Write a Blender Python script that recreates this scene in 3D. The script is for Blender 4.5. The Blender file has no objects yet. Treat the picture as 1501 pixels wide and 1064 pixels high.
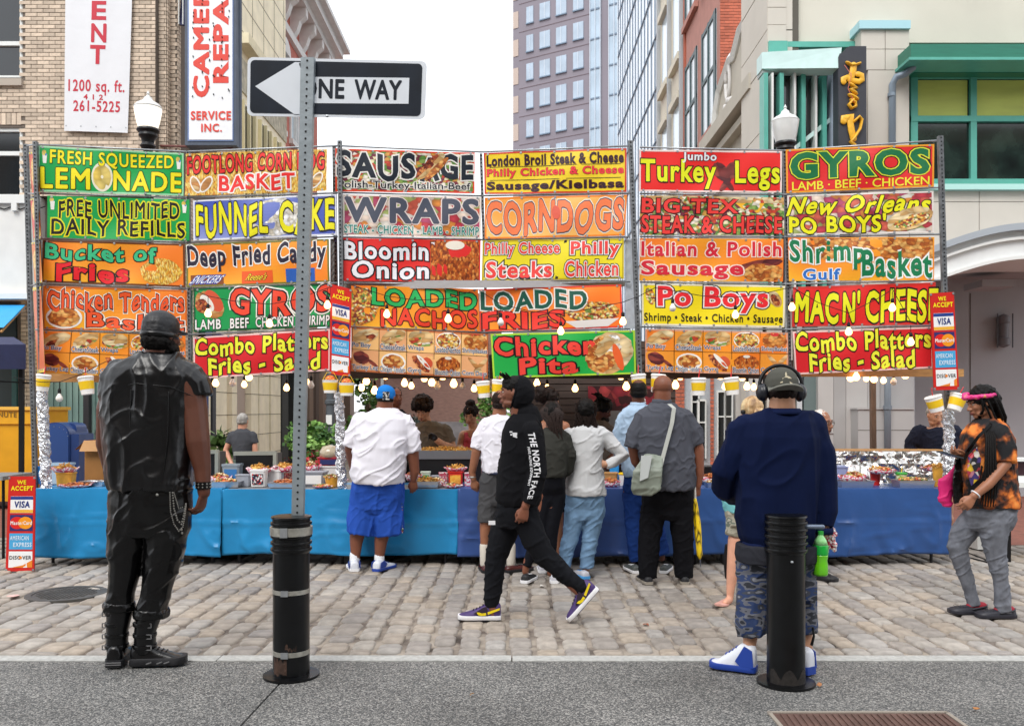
import bpy, math, random
import numpy as np
from mathutils import Vector, Matrix
R = math.radians
scene = bpy.context.scene
COL = scene.collection
F, CX, HY, CH = 1300.0, 750.5, 600.0, 1.52      # focal length (px of a 1501 px frame), centre column, horizon row, eye height

# ---------------------------------------------------------------- camera, world, sun, exposure
cam_d = bpy.data.cameras.new('camera'); cam = bpy.data.objects.new('camera', cam_d); COL.objects.link(cam)
cam.location = (0, 0, CH); cam.rotation_euler = (R(90), 0, 0)
cam_d.sensor_width = 36; cam_d.lens = 36 * F / 1501; cam_d.shift_y = 68 / 1501
cam_d.clip_start = 0.05; cam_d.clip_end = 2000
cam_d.dof.use_dof = True; cam_d.dof.focus_distance = 6.6; cam_d.dof.aperture_fstop = 8.0
scene.camera = cam
w = bpy.data.worlds.new("World"); scene.world = w; w.use_nodes = True
nt = w.node_tree; bg = nt.nodes['Background']
sky = nt.nodes.new('ShaderNodeTexSky'); sky.sky_type = 'NISHITA'; sky.sun_disc = False
sky.sun_elevation = R(52); sky.sun_rotation = R(200); sky.dust_density = 3
mx = nt.nodes.new('ShaderNodeMixRGB'); mx.inputs[0].default_value = 0.88; mx.inputs[2].default_value = (11.2, 11.5, 12.0, 1)
nt.links.new(sky.outputs[0], mx.inputs[1]); nt.links.new(mx.outputs[0], bg.inputs[0]); bg.inputs[1].default_value = 0.1
sd = bpy.data.lights.new('sun', 'SUN'); sd.energy = 1.5; sd.angle = R(30); sd.color = (1, .97, .93)
sun = bpy.data.objects.new('sun', sd); COL.objects.link(sun); sun.rotation_euler = (R(40), 0, R(-22))
vs = scene.view_settings; vs.view_transform = 'Standard'; vs.look = 'None'; vs.gamma = 1; vs.use_curve_mapping = False; vs.exposure = 0.6

# ---------------------------------------------------------------- helpers
def P(x, y, d): return Vector(((x - CX) / F * d, d, CH + (HY - y) / F * d))
def C(h, k=1.0):
    v = [int(h[i:i + 2], 16) / 255 for i in (0, 2, 4)]
    return tuple((c / 12.92 if c < .04045 else ((c + .055) / 1.055) ** 2.4) * k for c in v) + (1,)
MATS = {}
def mat(name, col, rough=.6, metal=0, bump=0, bscale=40, var=0, vscale=6, spec=.5, trans=0, emit=0, coat=0, stretch=(1, 1, 1), alpha=1, sss=0, detail=4, bdist=.01, wave=None, cols=None, sheen=0):
    if name in MATS: return MATS[name]
    m = bpy.data.materials.new(name); m.use_nodes = True; n = m.node_tree.nodes; l = m.node_tree.links
    b = n['Principled BSDF']; I = b.inputs
    if isinstance(col, str): col = C(col)
    I['Base Color'].default_value = col; I['Roughness'].default_value = rough; I['Metallic'].default_value = metal
    I['Specular IOR Level'].default_value = spec; I['Transmission Weight'].default_value = trans; I['Coat Weight'].default_value = coat; I['Alpha'].default_value = alpha
    I['Sheen Weight'].default_value = sheen
    if emit: I['Emission Color'].default_value = col; I['Emission Strength'].default_value = emit
    tc = n.new('ShaderNodeTexCoord'); mp = n.new('ShaderNodeMapping'); mp.inputs['Scale'].default_value = stretch; l.new(tc.outputs['Object'], mp.inputs[0])
    m['mp'] = mp.name
    if var or cols:
        t = n.new('ShaderNodeTexNoise'); t.inputs['Scale'].default_value = vscale; t.inputs['Detail'].default_value = detail; l.new(mp.outputs[0], t.inputs[0])
        r = n.new('ShaderNodeValToRGB'); e = r.color_ramp.elements
        if cols:
            cs = [C(c) if isinstance(c, str) else c for c in cols]
            e[0].position = .3; e[0].color = cs[0]; e[1].position = .7; e[1].color = cs[-1]
            for i, c in enumerate(cs[1:-1]): q = e.new(.3 + .4 * (i + 1) / (len(cs) - 1)); q.color = c
        else:
            e[0].position = .3; e[0].color = tuple(c * (1 - var) for c in col[:3]) + (1,)
            e[1].position = .7; e[1].color = tuple(min(1, c * (1 + var)) for c in col[:3]) + (1,)
        l.new(t.outputs[0], r.inputs[0]); l.new(r.outputs[0], I['Base Color'])
    if bump:
        t = n.new('ShaderNodeTexNoise'); t.inputs['Scale'].default_value = bscale; t.inputs['Detail'].default_value = 5; l.new(mp.outputs[0], t.inputs[0])
        u = n.new('ShaderNodeBump'); u.inputs['Strength'].default_value = bump; u.inputs['Distance'].default_value = bdist; l.new(t.outputs[0], u.inputs['Height']); l.new(u.outputs[0], I['Normal'])
    MATS[name] = m
    return m
def cellmat(name, cols, scale=30, stretch=(1, 1, 1), rot=0, rough=.5, rand=1, emit=0, bump=0, metal=0):
    """voronoi cells in random colours of a palette: printed or real food, leaves, mosaics"""
    if name in MATS: return MATS[name]
    m = bpy.data.materials.new(name); m.use_nodes = True; n = m.node_tree.nodes; l = m.node_tree.links; b = n['Principled BSDF']
    b.inputs['Roughness'].default_value = rough; b.inputs['Metallic'].default_value = metal
    tc = n.new('ShaderNodeTexCoord'); no = n.new('ShaderNodeTexNoise'); no.inputs['Scale'].default_value = scale * .4
    vm = n.new('ShaderNodeMixRGB'); vm.blend_type = 'LINEAR_LIGHT'; vm.inputs[0].default_value = .6 / scale
    l.new(tc.outputs['Object'], vm.inputs[1]); l.new(tc.outputs['Object'], no.inputs[0]); l.new(no.outputs['Color'], vm.inputs[2])
    mp = n.new('ShaderNodeMapping'); mp.inputs['Scale'].default_value = stretch; mp.inputs['Rotation'].default_value = (0, rot, 0); l.new(vm.outputs[0], mp.inputs[0])
    v = n.new('ShaderNodeTexVoronoi'); v.inputs['Scale'].default_value = scale; v.inputs['Randomness'].default_value = rand; l.new(mp.outputs[0], v.inputs[0])
    s = n.new('ShaderNodeSeparateColor'); l.new(v.outputs['Color'], s.inputs[0])
    r = n.new('ShaderNodeValToRGB'); r.color_ramp.interpolation = 'CONSTANT'; e = r.color_ramp.elements
    cs = [C(c) for c in cols]; e[0].color = cs[0]; e[0].position = 0; e[1].position = 1 / len(cs); e[1].color = cs[1]
    for i, c in enumerate(cs[2:]): q = e.new((i + 2) / len(cs)); q.color = c
    l.new(s.outputs[0], r.inputs[0])
    d = n.new('ShaderNodeMapRange'); d.inputs[1].default_value = 0; d.inputs[2].default_value = .9; d.inputs[3].default_value = 1.15; d.inputs[4].default_value = .5; l.new(v.outputs['Distance'], d.inputs[0])
    x = n.new('ShaderNodeMixRGB'); x.blend_type = 'MULTIPLY'; x.inputs[0].default_value = 1; l.new(r.outputs[0], x.inputs[1]); l.new(d.outputs[0], x.inputs[2]); l.new(x.outputs[0], b.inputs['Base Color'])
    if bump:
        u = n.new('ShaderNodeBump'); u.inputs['Strength'].default_value = bump; u.inputs['Distance'].default_value = .01; u.invert = True; l.new(v.outputs['Distance'], u.inputs['Height']); l.new(u.outputs[0], b.inputs['Normal'])
    MATS[name] = m
    return m

class MB:
    """collects shapes in world coordinates; build() links them as one mesh object"""
    def __init__(s): s.V = []; s.Fc = []; s.MI = []; s.n = 0; s.mi = 0
    def add(s, V, Fc):
        V = np.asarray(V, float).reshape(-1, 3); k = s.n
        s.V.append(V); s.Fc += [tuple(i + k for i in f) for f in Fc]; s.MI += [s.mi] * len(Fc); s.n += len(V); return s
    def box(s, x0, x1, y0, y1, z0, z1, m=None):
        V = np.array([(x, y, z) for x in (x0, x1) for y in (y0, y1) for z in (z0, z1)], float)
        if m is not None: V = np.array([m @ Vector(v) for v in V])
        return s.add(V, [(0, 1, 3, 2), (4, 6, 7, 5), (0, 4, 5, 1), (2, 3, 7, 6), (0, 2, 6, 4), (1, 5, 7, 3)])
    def bar(s, a, b, r, r2=None, up=(0, 0, 1)):
        """rectangular bar from a to b, half sizes r (sideways) and r2 (up)"""
        a, b = Vector(a), Vector(b); t = (b - a).normalized(); u = Vector(up)
        if abs(t.dot(u)) > .95: u = Vector((0, 1, 0))
        sx = t.cross(u).normalized(); sy = sx.cross(t); r2 = r if r2 is None else r2
        V = [c + sx * i * r + sy * j * r2 for c in (a, b) for i, j in ((-1, -1), (1, -1), (1, 1), (-1, 1))]
        return s.add([tuple(v) for v in V], [(3, 2, 1, 0), (4, 5, 6, 7), (0, 1, 5, 4), (1, 2, 6, 5), (2, 3, 7, 6), (3, 0, 4, 7)])
    def quad(s, a, b, c, d): return s.add([tuple(a), tuple(b), tuple(c), tuple(d)], [(0, 1, 2, 3)])
    def poly(s, pts, dv):
        """prism: polygon pts swept by vector dv"""
        n = len(pts); dv = Vector(dv); V = [tuple(p) for p in pts] + [tuple(Vector(p) + dv) for p in pts]
        return s.add(V, [tuple(range(n))[::-1], tuple(range(n, 2 * n))] + [(i, (i + 1) % n, n + (i + 1) % n, n + i) for i in range(n)])
    def rings(s, rg, cap=True, close=True):
        n = len(rg[0]); m = len(rg); V = np.concatenate([np.asarray(r, float) for r in rg]); Fs = []
        for i in range(m - 1):
            for j in range(n if close else n - 1): Fs.append((i * n + j, i * n + (j + 1) % n, (i + 1) * n + (j + 1) % n, (i + 1) * n + j))
        if cap: Fs += [tuple(range(n))[::-1], tuple(range((m - 1) * n, m * n))]
        return s.add(V, Fs)
    def tube(s, pts, r, n=8, ends=True, asp=1, up=(0, 0, 1)):
        """round limb through pts; r a number or one per point; rounded ends"""
        pts = [Vector(p) for p in pts]; rs = [r] * len(pts) if isinstance(r, (int, float)) else list(r)
        T = []
        for i in range(len(pts)):
            t = pts[min(i + 1, len(pts) - 1)] - pts[max(i - 1, 0)]
            T.append(t.normalized() if t.length > 1e-9 else Vector((0, 0, 1)))
        u = Vector(up)
        if abs(T[0].dot(u)) > .9: u = Vector((0, 1, 0)) if abs(T[0].y) < .9 else Vector((1, 0, 0))
        rg = []; seq = [(p, q, t) for p, q, t in zip(pts, rs, T)]
        if ends:
            a = [(pts[0] - T[0] * rs[0] * math.sin(g), max(rs[0] * math.cos(g), 1e-4), T[0]) for g in (1.45, 1.0, .5)]
            b = [(pts[-1] + T[-1] * rs[-1] * math.sin(g), max(rs[-1] * math.cos(g), 1e-4), T[-1]) for g in (.5, 1.0, 1.45)]
            seq = a + seq + ([] if ends == 'start' else b)
        for p, q, t in seq:
            sx = t.cross(u)
            if sx.length < 1e-6: sx = Vector((1, 0, 0))
            sx.normalize(); sy = sx.cross(t); u = sy
            rg.append([tuple(p + sx * math.cos(k * 2 * math.pi / n) * q + sy * math.sin(k * 2 * math.pi / n) * q * asp) for k in range(n)])
        return s.rings(rg)
    def lathe(s, c, prof, n=20, ax=(0, 0, 1)):
        """profile [(radius, height)] turned about an axis through c"""
        q = Vector((0, 0, 1)).rotation_difference(Vector(ax)); c = Vector(c)
        return s.rings([[tuple(c + q @ Vector((max(r, 1e-4) * math.cos(k * 2 * math.pi / n), max(r, 1e-4) * math.sin(k * 2 * math.pi / n), h))) for k in range(n)] for r, h in prof])
    def ell(s, c, r, n=16, m=None):
        rg = []
        for i in range(n // 2 + 1):
            a = math.pi * (i / (n // 2)) - math.pi / 2; a = max(-1.5, min(1.5, a))
            rg.append([(math.cos(a) * math.cos(2 * math.pi * k / n) * r[0], math.cos(a) * math.sin(2 * math.pi * k / n) * r[1], math.sin(a) * r[2]) for k in range(n)])
        f = (lambda v: tuple(Vector(c) + (m @ Vector(v) if m is not None else Vector(v))))
        return s.rings([[f(v) for v in g] for g in rg])
    def build(s, name, mats, parent=None, smooth=False, label=None, **tags):
        return put(name, np.concatenate(s.V) if s.V else np.zeros((0, 3)), s.Fc, mats, parent, smooth, label, s.MI, **tags)
ORG = {}
def tag(o, label=None, cat=None, group=None, kind=None):
    for k, v in (('label', label), ('category', cat), ('group', group), ('kind', kind)):
        if v: o[k] = v
    return o
def thing(name, label, cat, loc, group=None):
    o = bpy.data.objects.new(name, None); COL.objects.link(o); o.empty_display_size = .1; o.location = loc; ORG[o.name] = Vector(loc)
    return tag(o, label, cat, group)
def put(name, V, Fc, mats, parent=None, smooth=False, label=None, MI=None, cat=None, group=None, kind=None):
    V = np.asarray(V, float).reshape(-1, 3)
    if parent is not None: org = ORG[parent.name]
    elif kind == 'structure' or len(V) == 0: org = Vector((0, 0, 0))
    else: org = Vector((float(V[:, 0].mean()), float(V[:, 1].mean()), float(V[:, 2].min())))
    me = bpy.data.meshes.new(name)
    me.from_pydata((V - np.array(org)).tolist(), [], Fc)
    for m in (mats if isinstance(mats, (list, tuple)) else [mats]): me.materials.append(m)
    if MI is not None and any(MI): me.polygons.foreach_set('material_index', MI)
    if smooth is True: me.polygons.foreach_set('use_smooth', [True] * len(Fc))
    elif smooth:
        me.polygons.foreach_set('use_smooth', [True] * len(Fc)); me.set_sharp_from_angle(angle=R(smooth))
    me.update()
    o = bpy.data.objects.new(name, me); COL.objects.link(o)
    if parent is not None: o.parent = parent; ORG[o.name] = org
    else: o.location = org; ORG[o.name] = org
    return tag(o, label, cat, group, kind)
def copy_tree(o, parent=None, off=None):
    c = o.copy(); COL.objects.link(c)
    if parent is not None: c.parent = parent
    elif off is not None: c.location = o.location + Vector(off); ORG[c.name] = Vector(c.location)
    for ch in [q for q in COL.objects if q.parent == o]: copy_tree(ch, c)
    return c
# smooth lattice noise for numpy arrays
def vn(p, seed=0):
    i = np.floor(p).astype(np.int64); f = p - i; f = f * f * (3 - 2 * f); out = np.zeros(len(p))
    for a in (0, 1):
        for b in (0, 1):
            for c in (0, 1):
                h = ((i[:, 0] + a) * 73856093) ^ ((i[:, 1] + b) * 19349663) ^ ((i[:, 2] + c) * 83492791) ^ (seed * 2654435761)
                h &= 0x7fffffff; h = (h ^ (h >> 13)) * 1274126177 & 0x7fffffff; h = (h ^ (h >> 16)) & 0xffff
                out += (h / 65535.0) * (f[:, 0] if a else 1 - f[:, 0]) * (f[:, 1] if b else 1 - f[:, 1]) * (f[:, 2] if c else 1 - f[:, 2])
    return out * 2 - 1
def fbm(p, seed=0, o=3): return sum(vn(p * 2 ** k, seed + k) / 2 ** k for k in range(o))
# remeshed organic shapes are queued here and finished in one pass at the end
JOBS = []
def organic(M, name, mats, parent, vox=.008, sm=4, fold=None, label=None):
    o = M.build(name, mats, parent, True, label)
    r = o.modifiers.new('r', 'REMESH'); r.mode = 'VOXEL'; r.voxel_size = vox; r.use_smooth_shade = True
    if sm: q = o.modifiers.new('s', 'SMOOTH'); q.iterations = sm; q.factor = .5
    JOBS.append((o, fold)); return o
def finish_jobs():
    bpy.context.view_layer.update(); dg = bpy.context.evaluated_depsgraph_get(); out = []
    for o, fold in JOBS: out.append(bpy.data.meshes.new_from_object(o.evaluated_get(dg)))
    for k, ((o, fold), me) in enumerate(zip(JOBS, out)):
        o.modifiers.clear(); old = o.data; o.data = me; bpy.data.meshes.remove(old); me.name = o.name
        if fold and len(me.vertices):
            n = len(me.vertices); co = np.empty(n * 3); no = np.empty(n * 3); me.vertices.foreach_get('co', co); me.vertices.foreach_get('normal', no)
            co = co.reshape(-1, 3); no = no.reshape(-1, 3); h = fold(co, k * 7 + 3); co += no * h[:, None]; me.vertices.foreach_set('co', co.ravel()); me.update()
        me.polygons.foreach_set('use_smooth', [True] * len(me.polygons))
def folds(amp=.01, s=(7, 7, 2.5), s2=(9, 9, 14), mix=.5, z0=None):
    """cloth folds: ridged noise drawn out vertically plus diagonal creases"""
    def f(p, seed):
        q = p + np.stack([vn(p * 4, seed), vn(p * 4 + 9, seed + 1), vn(p * 4 + 5, seed + 2)], 1) * .06
        a = (1 - np.minimum(1, np.abs(fbm(q * np.array(s), seed, 2)) * 2.4)) ** 1.6 * 1.3 + vn(q * np.array(s) * .5, seed + 9) * .5
        r = np.stack([q[:, 0] * .8 + q[:, 2] * .6, q[:, 1], q[:, 2] * .8 - q[:, 0] * .6], 1)
        b = (1 - np.minimum(1, np.abs(fbm(r * np.array(s2), seed + 5, 2)) * 2.6)) ** 1.8 * 1.4
        return amp * ((1 - mix) * a + mix * b - .3)
    return f
# ---------------------------------------------------------------- lettering
TX = {}
def text_mesh(t, off, space=1.0):
    k = (t, off, space)
    if k in TX: return TX[k]
    if off > .012 and any(c in 'MWN' for c in t):      # sharp inner corners: embolden with shifted copies instead of an outline offset
        V, Fc = text_mesh(t, 0.0, space); Vs = [V]; Fs = list(Fc); n = len(V)
        for i in range(10): a = i * math.pi / 5; Vs.append(V + np.array([math.cos(a) * off, math.sin(a) * off, -(i + 1) * 6e-5])); Fs += [tuple(q + n * (i + 1) for q in f) for f in Fc]
        TX[k] = (np.concatenate(Vs), Fs); return TX[k]
    cu = bpy.data.curves.new('t', 'FONT'); cu.body = t; cu.size = 1; cu.offset = off; cu.resolution_u = 3; cu.fill_mode = 'FRONT'; cu.space_character = space
    ob = bpy.data.objects.new('t', cu); COL.objects.link(ob); bpy.context.view_layer.update()
    me = bpy.data.meshes.new_from_object(ob.evaluated_get(bpy.context.evaluated_depsgraph_get()))
    V = np.empty(len(me.vertices) * 3); me.vertices.foreach_get('co', V); V = V.reshape(-1, 3).copy(); V[:, 2] = 0
    Fc = [tuple(p.vertices) for p in me.polygons]
    Vl = [tuple(v) for v in V]; todo = Fc; Fc = []      # split long triangles so that letters can follow a curved surface
    while todo:
        f = todo.pop(); e = max((math.dist(Vl[f[i]], Vl[f[i - 1]]), i) for i in range(len(f)))
        if len(f) == 3 and e[0] > .26:
            i = e[1]; a, b, c = f[i - 1], f[i], f[(i + 1) % 3]; Vl.append(tuple((p + q) / 2 for p, q in zip(Vl[a], Vl[b]))); k_ = len(Vl) - 1; todo += [(a, k_, c), (k_, b, c)]
        else: Fc.append(f)
    V = np.array(Vl)
    bpy.data.objects.remove(ob); bpy.data.curves.remove(cu); bpy.data.meshes.remove(me)
    TX[k] = (V, Fc); return V, Fc
def lettering(parent, fmap, t, box, fill, out=None, off=.02, ow=.03, lift=.004, wob=0, shear=0, name='lettering', space=1.0, out2=None, arc=0):
    """write t into box (u0,v0,u1,v1; v downwards) of a surface given by fmap(u, v, lift); outline layers lie behind the fill"""
    off *= .62; ow *= 1.45
    if off > .015 and space == 1.0: space = 1.13
    base, _ = text_mesh(t, off, space); x0, y0 = base.min(0)[:2]; x1, y1 = base.max(0)[:2]
    rnd = random.Random(t); ph = rnd.random() * 6
    lay = [(off, fill, lift)]
    if out: lay.append((off + ow, out, lift * .66))
    if out2: lay.append((off + ow * 1.9, out2, lift * .33))
    for o_, m_, lf in lay:
        V, Fc = text_mesh(t, o_, space)
        a = (V[:, 0] - x0) / (x1 - x0); b = (V[:, 1] - y0) / (y1 - y0)
        a = a + shear * (b - .5) * (box[3] - box[1]) / (box[2] - box[0])
        if wob: b = b + wob * np.sin(a * len(t) * 1.7 + ph) * .5 + wob * .35 * np.sin(a * len(t) * 3.9 + ph * 2); 
        if arc: b = b - arc * (2 * a - 1) ** 2
        W = [tuple(fmap(box[0] + (box[2] - box[0]) * u, box[3] + (box[1] - box[3]) * v, lf + zo)) for u, v, zo in zip(a, b, V[:, 2])]
        put(name if m_ is fill else 'letter_outline', W, Fc, m_, parent)
# ---------------------------------------------------------------- stall: banners
KN = [(20, 8.70), (50, 8.75), (272, 8.92), (492, 8.72), (705, 8.95), (925, 8.76), (1150, 8.92), (1385, 8.6), (1480, 8.5)]
def bd(x):
    for (a, da), (b, db) in zip(KN, KN[1:]):
        if x <= b: return 1 / (1 / da + (1 / db - 1 / da) * (x - a) / (b - a))
    return KN[-1][1]
def print_mat(h, rough=.42): return mat('print_' + h, C(h, .92), rough, spec=.4)
def grad_mat(name, c1, c2, c3=None):
    """printed colour blend across a banner (object space x/z)"""
    if name in MATS: return MATS[name]
    m = mat(name, c1, .45); n = m.node_tree.nodes; l = m.node_tree.links
    g = n.new('ShaderNodeTexNoise'); g.inputs['Scale'].default_value = .9; g.inputs['Detail'].default_value = 0; l.new(n[m['mp']].outputs[0], g.inputs[0])
    r = n.new('ShaderNodeValToRGB'); e = r.color_ramp.elements; e[0].position = .38; e[0].color = C(c1); e[1].position = .62; e[1].color = C(c2)
    l.new(g.outputs[0], r.inputs[0]); l.new(r.outputs[0], n['Principled BSDF'].inputs['Base Color']); return m
FOOD = dict(
 fries=(['f6c64a', 'e8a02c', 'ffdf86', 'd98a24', 'f9d268'], 34, (3, 1, 1), .7), meat=(['8a3a22', 'b9582c', '6c2416', 'd98a4c', 'c96c38', 'a2452a'], 40, (1, 1, 1), 0),
 onion=(['b5541c', 'd9782c', '8c3a14', 'e8964a', 'c4621f'], 42, (1.3, 1, .8), 0), salad=(['5d8a3a', 'c8452c', 'e9dcb0', '8fae57', '7a2f3f', 'd9a04a', 'f3ead8'], 22, (1, 1, 1.6), .4),
 wrapbg=(['e3ddd2', 'd2604c', 'a9b56c', 'c03a48', 'eed9c8', 'd9893c', 'b84a6c'], 13, (1, 1, 1.4), .5), popcorn=(['f4f1ea', 'e2dbcd', 'ffffff', 'cfc6b4'], 26, (1, 1, 1), 0),
 nachos=(['e9b04a', 'b9522c', '7d9a4a', 'f3e2b4', '8c3a2a', 'd98a2c', 'f6cf6e'], 45, (1, 1, 1.2), .3), roll=(['d9a96c', 'c98a4a', 'e9c48c'], 8, (1, 1, 3), .3),
 bread=(['e6c48a', 'd3a566', 'f0d9a8'], 9, (1, 1, 2.5), .3), leg=(['7c2f2c', '9a4438', '5f1f24'], 9, (1, 1, 2), 0), chick=(['c9742c', 'e39a4c', 'a9561f', 'f0b868'], 24, (1, 1, 1.5), .5),
 lemon=(['e8c85c', 'f0d678', 'dbb548'], 12, (1, 1, 1), 0), green=(['4e8a34', '78b04c', 'a9cf6c', '3a6e2a'], 20, (1, 1, 1.5), .6))
def food(k):
    c, s, st, r = FOOD[k]; return cellmat('printed_' + k, c, s, st, r, .4)
def banner(corners, label, bgm, border=None, els=(), lift0=0.0, group='printed food banners on the stall frame', name='food_banner', cat='banner', dfun=bd, back='2e8a58', wave=.012):
    (a, b, c, d_) = corners; ph = corners[0][0] * .13
    W = [P(x, y, dfun(x)) for x, y in corners]
    nrm = (W[1] - W[0]).cross(W[3] - W[0]).normalized()
    if nrm.y > 0: nrm = -nrm
    def f(u, v, lf=0.0):
        top = W[0].lerp(W[1], u); bot = W[3].lerp(W[2], u); p = top.lerp(bot, v)
        return p + nrm * (lf + lift0 + wave * math.sin(u * 5 + ph) * math.sin(v * 3.1) + wave * .5 * math.sin(u * 13 + v * 4 + ph))
    root = thing(name, label, cat, tuple(f(.5, 1)), group)
    nx, ny = 28, 12; M = MB()
    for lf in (0, -.004):
        M.add([tuple(f(i / nx, j / ny, lf)) for j in range(ny + 1) for i in range(nx + 1)], [(j * (nx + 1) + i, (j + 1) * (nx + 1) + i, (j + 1) * (nx + 1) + i + 1, j * (nx + 1) + i + 1) for j in range(ny) for i in range(nx)])
    M.build('panel', bgm, root)
    if border:
        M = MB(); e = .012 * 1.0; ev = e * 3.2
        for u0, v0, u1, v1 in ((0, 0, 1, ev), (0, 1 - ev, 1, 1), (0, ev, e, 1 - ev), (1 - e, ev, 1, 1 - ev)):
            k = 28 if u1 - u0 > .5 else 1; j2 = 1 if k == 28 else 12
            M.add([tuple(f(u0 + (u1 - u0) * i / k, v0 + (v1 - v0) * j / j2, .0012)) for j in range(j2 + 1) for i in range(k + 1)], [(j * (k + 1) + i, (j + 1) * (k + 1) + i, (j + 1) * (k + 1) + i + 1, j * (k + 1) + i + 1) for j in range(j2) for i in range(k)])
        M.build('border', print_mat(border), root)
    g = MB()
    for i in (range(5) if name != 'card_sign' else (0, 4)):
        for v in ((.03, .97) if name != 'card_sign' else (.015, .985)): g.lathe(f(.03 + .235 * i, v, .002), [(.012, 0), (.012, .003)], 6, tuple(nrm))
    g.build('grommet', M_STEEL, root, kind='stuff')
    for e in els: element(root, f, e)
    return root, f
def element(root, f, e):
    k = e[0]
    if k == 't':      # ('t', text, box, fill, outline, kw)
        kw = dict(e[5]) if len(e) > 5 else {}
        o2 = kw.pop('o2', None)
        lettering(root, f, e[1], e[2], print_mat(e[3]), print_mat(e[4]) if e[4] else None, out2=print_mat(o2) if o2 else None, **kw)
    elif k == 'r':    # flat printed rectangle
        u0, v0, u1, v1 = e[1]; n = 8
        m = e[2] if not isinstance(e[2], str) else print_mat(e[2]); lf = e[3] if len(e) > 3 else .0015
        M = MB(); M.add([tuple(f(u0 + (u1 - u0) * i / n, v, lf)) for v in (v0, (v0 + v1) / 2, v1) for i in range(n + 1)], [(j * (n + 1) + i, (j + 1) * (n + 1) + i, (j + 1) * (n + 1) + i + 1, j * (n + 1) + i + 1) for j in (0, 1) for i in range(n)])
        M.build('printed_panel', m, root)
    elif k == 'e':    # printed ellipse: ('e', cu, cv, ru, rv, mat, rot, lift)
        _, cu, cv, ru, rv, m = e[:6]; rot = e[6] if len(e) > 6 else 0; lf = e[7] if len(e) > 7 else .002
        asp = (f(1, 0) - f(0, 0)).length / (f(0, 1) - f(0, 0)).length
        m = m if not isinstance(m, str) else (food(m) if m in FOOD else print_mat(m))
        pts = []; rg = random.Random(str(e[1:5])); n = 26
        for i in range(n):
            a = 2 * math.pi * i / n; jr = 1 + (rg.uniform(-.05, .05) if m.name.startswith('printed_') else 0)
            x = math.cos(a) * ru * jr; y = math.sin(a) * rv / asp * jr
            pts.append(tuple(f(min(.995, max(.005, cu + x * math.cos(rot) - y * math.sin(rot))), min(.985, max(.015, cv + (x * math.sin(rot) + y * math.cos(rot)) * asp)), lf)))
        M = MB(); M.add([tuple(f(cu, cv, lf))] + pts, [(0, i + 1, (i + 1) % n + 1) for i in range(n)]); M.build('food_picture', m, root)
    elif k == 'p':    # printed polygon
        M = MB(); M.add([tuple(f(u, v, e[3] if len(e) > 3 else .002)) for u, v in e[1]], [tuple(range(len(e[1])))]); M.build('printed_shape', food(e[2]) if e[2] in FOOD else print_mat(e[2]), root)
M_STEEL = mat('galvanised_steel', 'a9adb0', .42, .75, bump=.15, bscale=60, var=.12, vscale=20)
M_DSTEEL = mat('dark_weathered_steel', '74777a', .5, .6, bump=.3, bscale=50, var=.35, vscale=18)
M_BLACK = mat('black_plastic', '0e0e10', .5, spec=.3)
OR = grad_mat('orange_blend', 'f07c1e', 'f9d22a'); RD = print_mat('e8241e'); GR = print_mat('18a650'); YE = print_mat('f6df1c'); DR = print_mat('d8232a')
def grid_els(ghost=False, left=0):
    E = []; names = [('Po Boy', 'CheeseSteak', 'Wraps', 'LoadedNachos', 'ShrimpBasket'), ('Turkey Leg', 'Chicken Tenders', 'Gyro', 'Bloomin Onion', 'Corn Dogs')]
    for j in (0, 1):
        for i in range(5):
            u = i / 5 + .004; v = j * .5 + .01
            if (i + j) % 2: E.append(('r', (u, v, u + .192, v + .48), 'f39a32' if not ghost else 'f2b27c', .001))
            cu, cv = u + .1, v + .2; bk = (lambda m, r, a, b, dv=0: ('e', cu, cv + dv, a, b, m, r))
            if j == 0: E += [[bk('bread', -.35, .095, .15, -.02), bk('meat', -.35, .075, .085, .04)], [bk('bread', -.4, .095, .15, -.04), bk('salad', -.4, .08, .08, .05)], [bk('bread', 0, .09, .16, -.06), bk('salad', .1, .09, .1, .04)], [bk('f4f1ea', 0, .09, .2), ('e', cu, cv, .085, .17, 'nachos', 0, .0026)], [bk('chick', 0, .09, .19), bk('d83a3a', 0, .03, .05, -.16)]][i]
            else: E += [[('e', cu - .03, cv - .03, .06, .14, 'leg', .35), ('e', cu + .05, cv + .08, .05, .04, 'leg', .6, .0026)], [bk('f4f1ea', 0, .09, .2, .03), ('e', cu, cv + .03, .078, .16, 'chick', 0, .0026)], [bk('meat', .7, .08, .1, .04), ('e', cu + .02, cv, .07, .05, 'f0ede4', .8, .0026), ('e', cu + .05, cv, .04, .1, 'd85a3a', .8, .0023)], [bk('onion', 0, .088, .18, .02), ('e', cu, cv - .12, .025, .035, 'efe9dc', 0, .0026)], [bk('roll', .8, .075, .05), ('e', cu + .04, cv, .075, .05, 'roll', -.8, .0026)]][i]
            nm = names[j][i]; wd = min(.185, .017 * len(nm) + .03)
            E.append(('t', nm, (u + .004, v + .33, u + .004 + wd, v + .46), '2c4470' if not ghost else '3c5070', 'f4f4f2', dict(off=.012, ow=.035, lift=.0045)))
    for i in range(1, 5): E.append(('r', (i / 5 - .002, 0, i / 5 + .002, 1), '5c3a10', .003))
    E.append(('r', (0, .495, 1, .505), '5c3a10', .003))
    return E
W = .12
K = '151012'
hw = dict(off=.035, ow=.04)
cup = lambda u, v: [('p', [(u - .016, v - .07), (u + .016, v - .07), (u + .011, v + .13), (u - .011, v + .13)], 'f2f2ea'), ('e', u - .005, v - .1, .014, .06, 'lemon'), ('e', u + .008, v - .06, .006, .03, '3a8ac8')]
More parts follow.
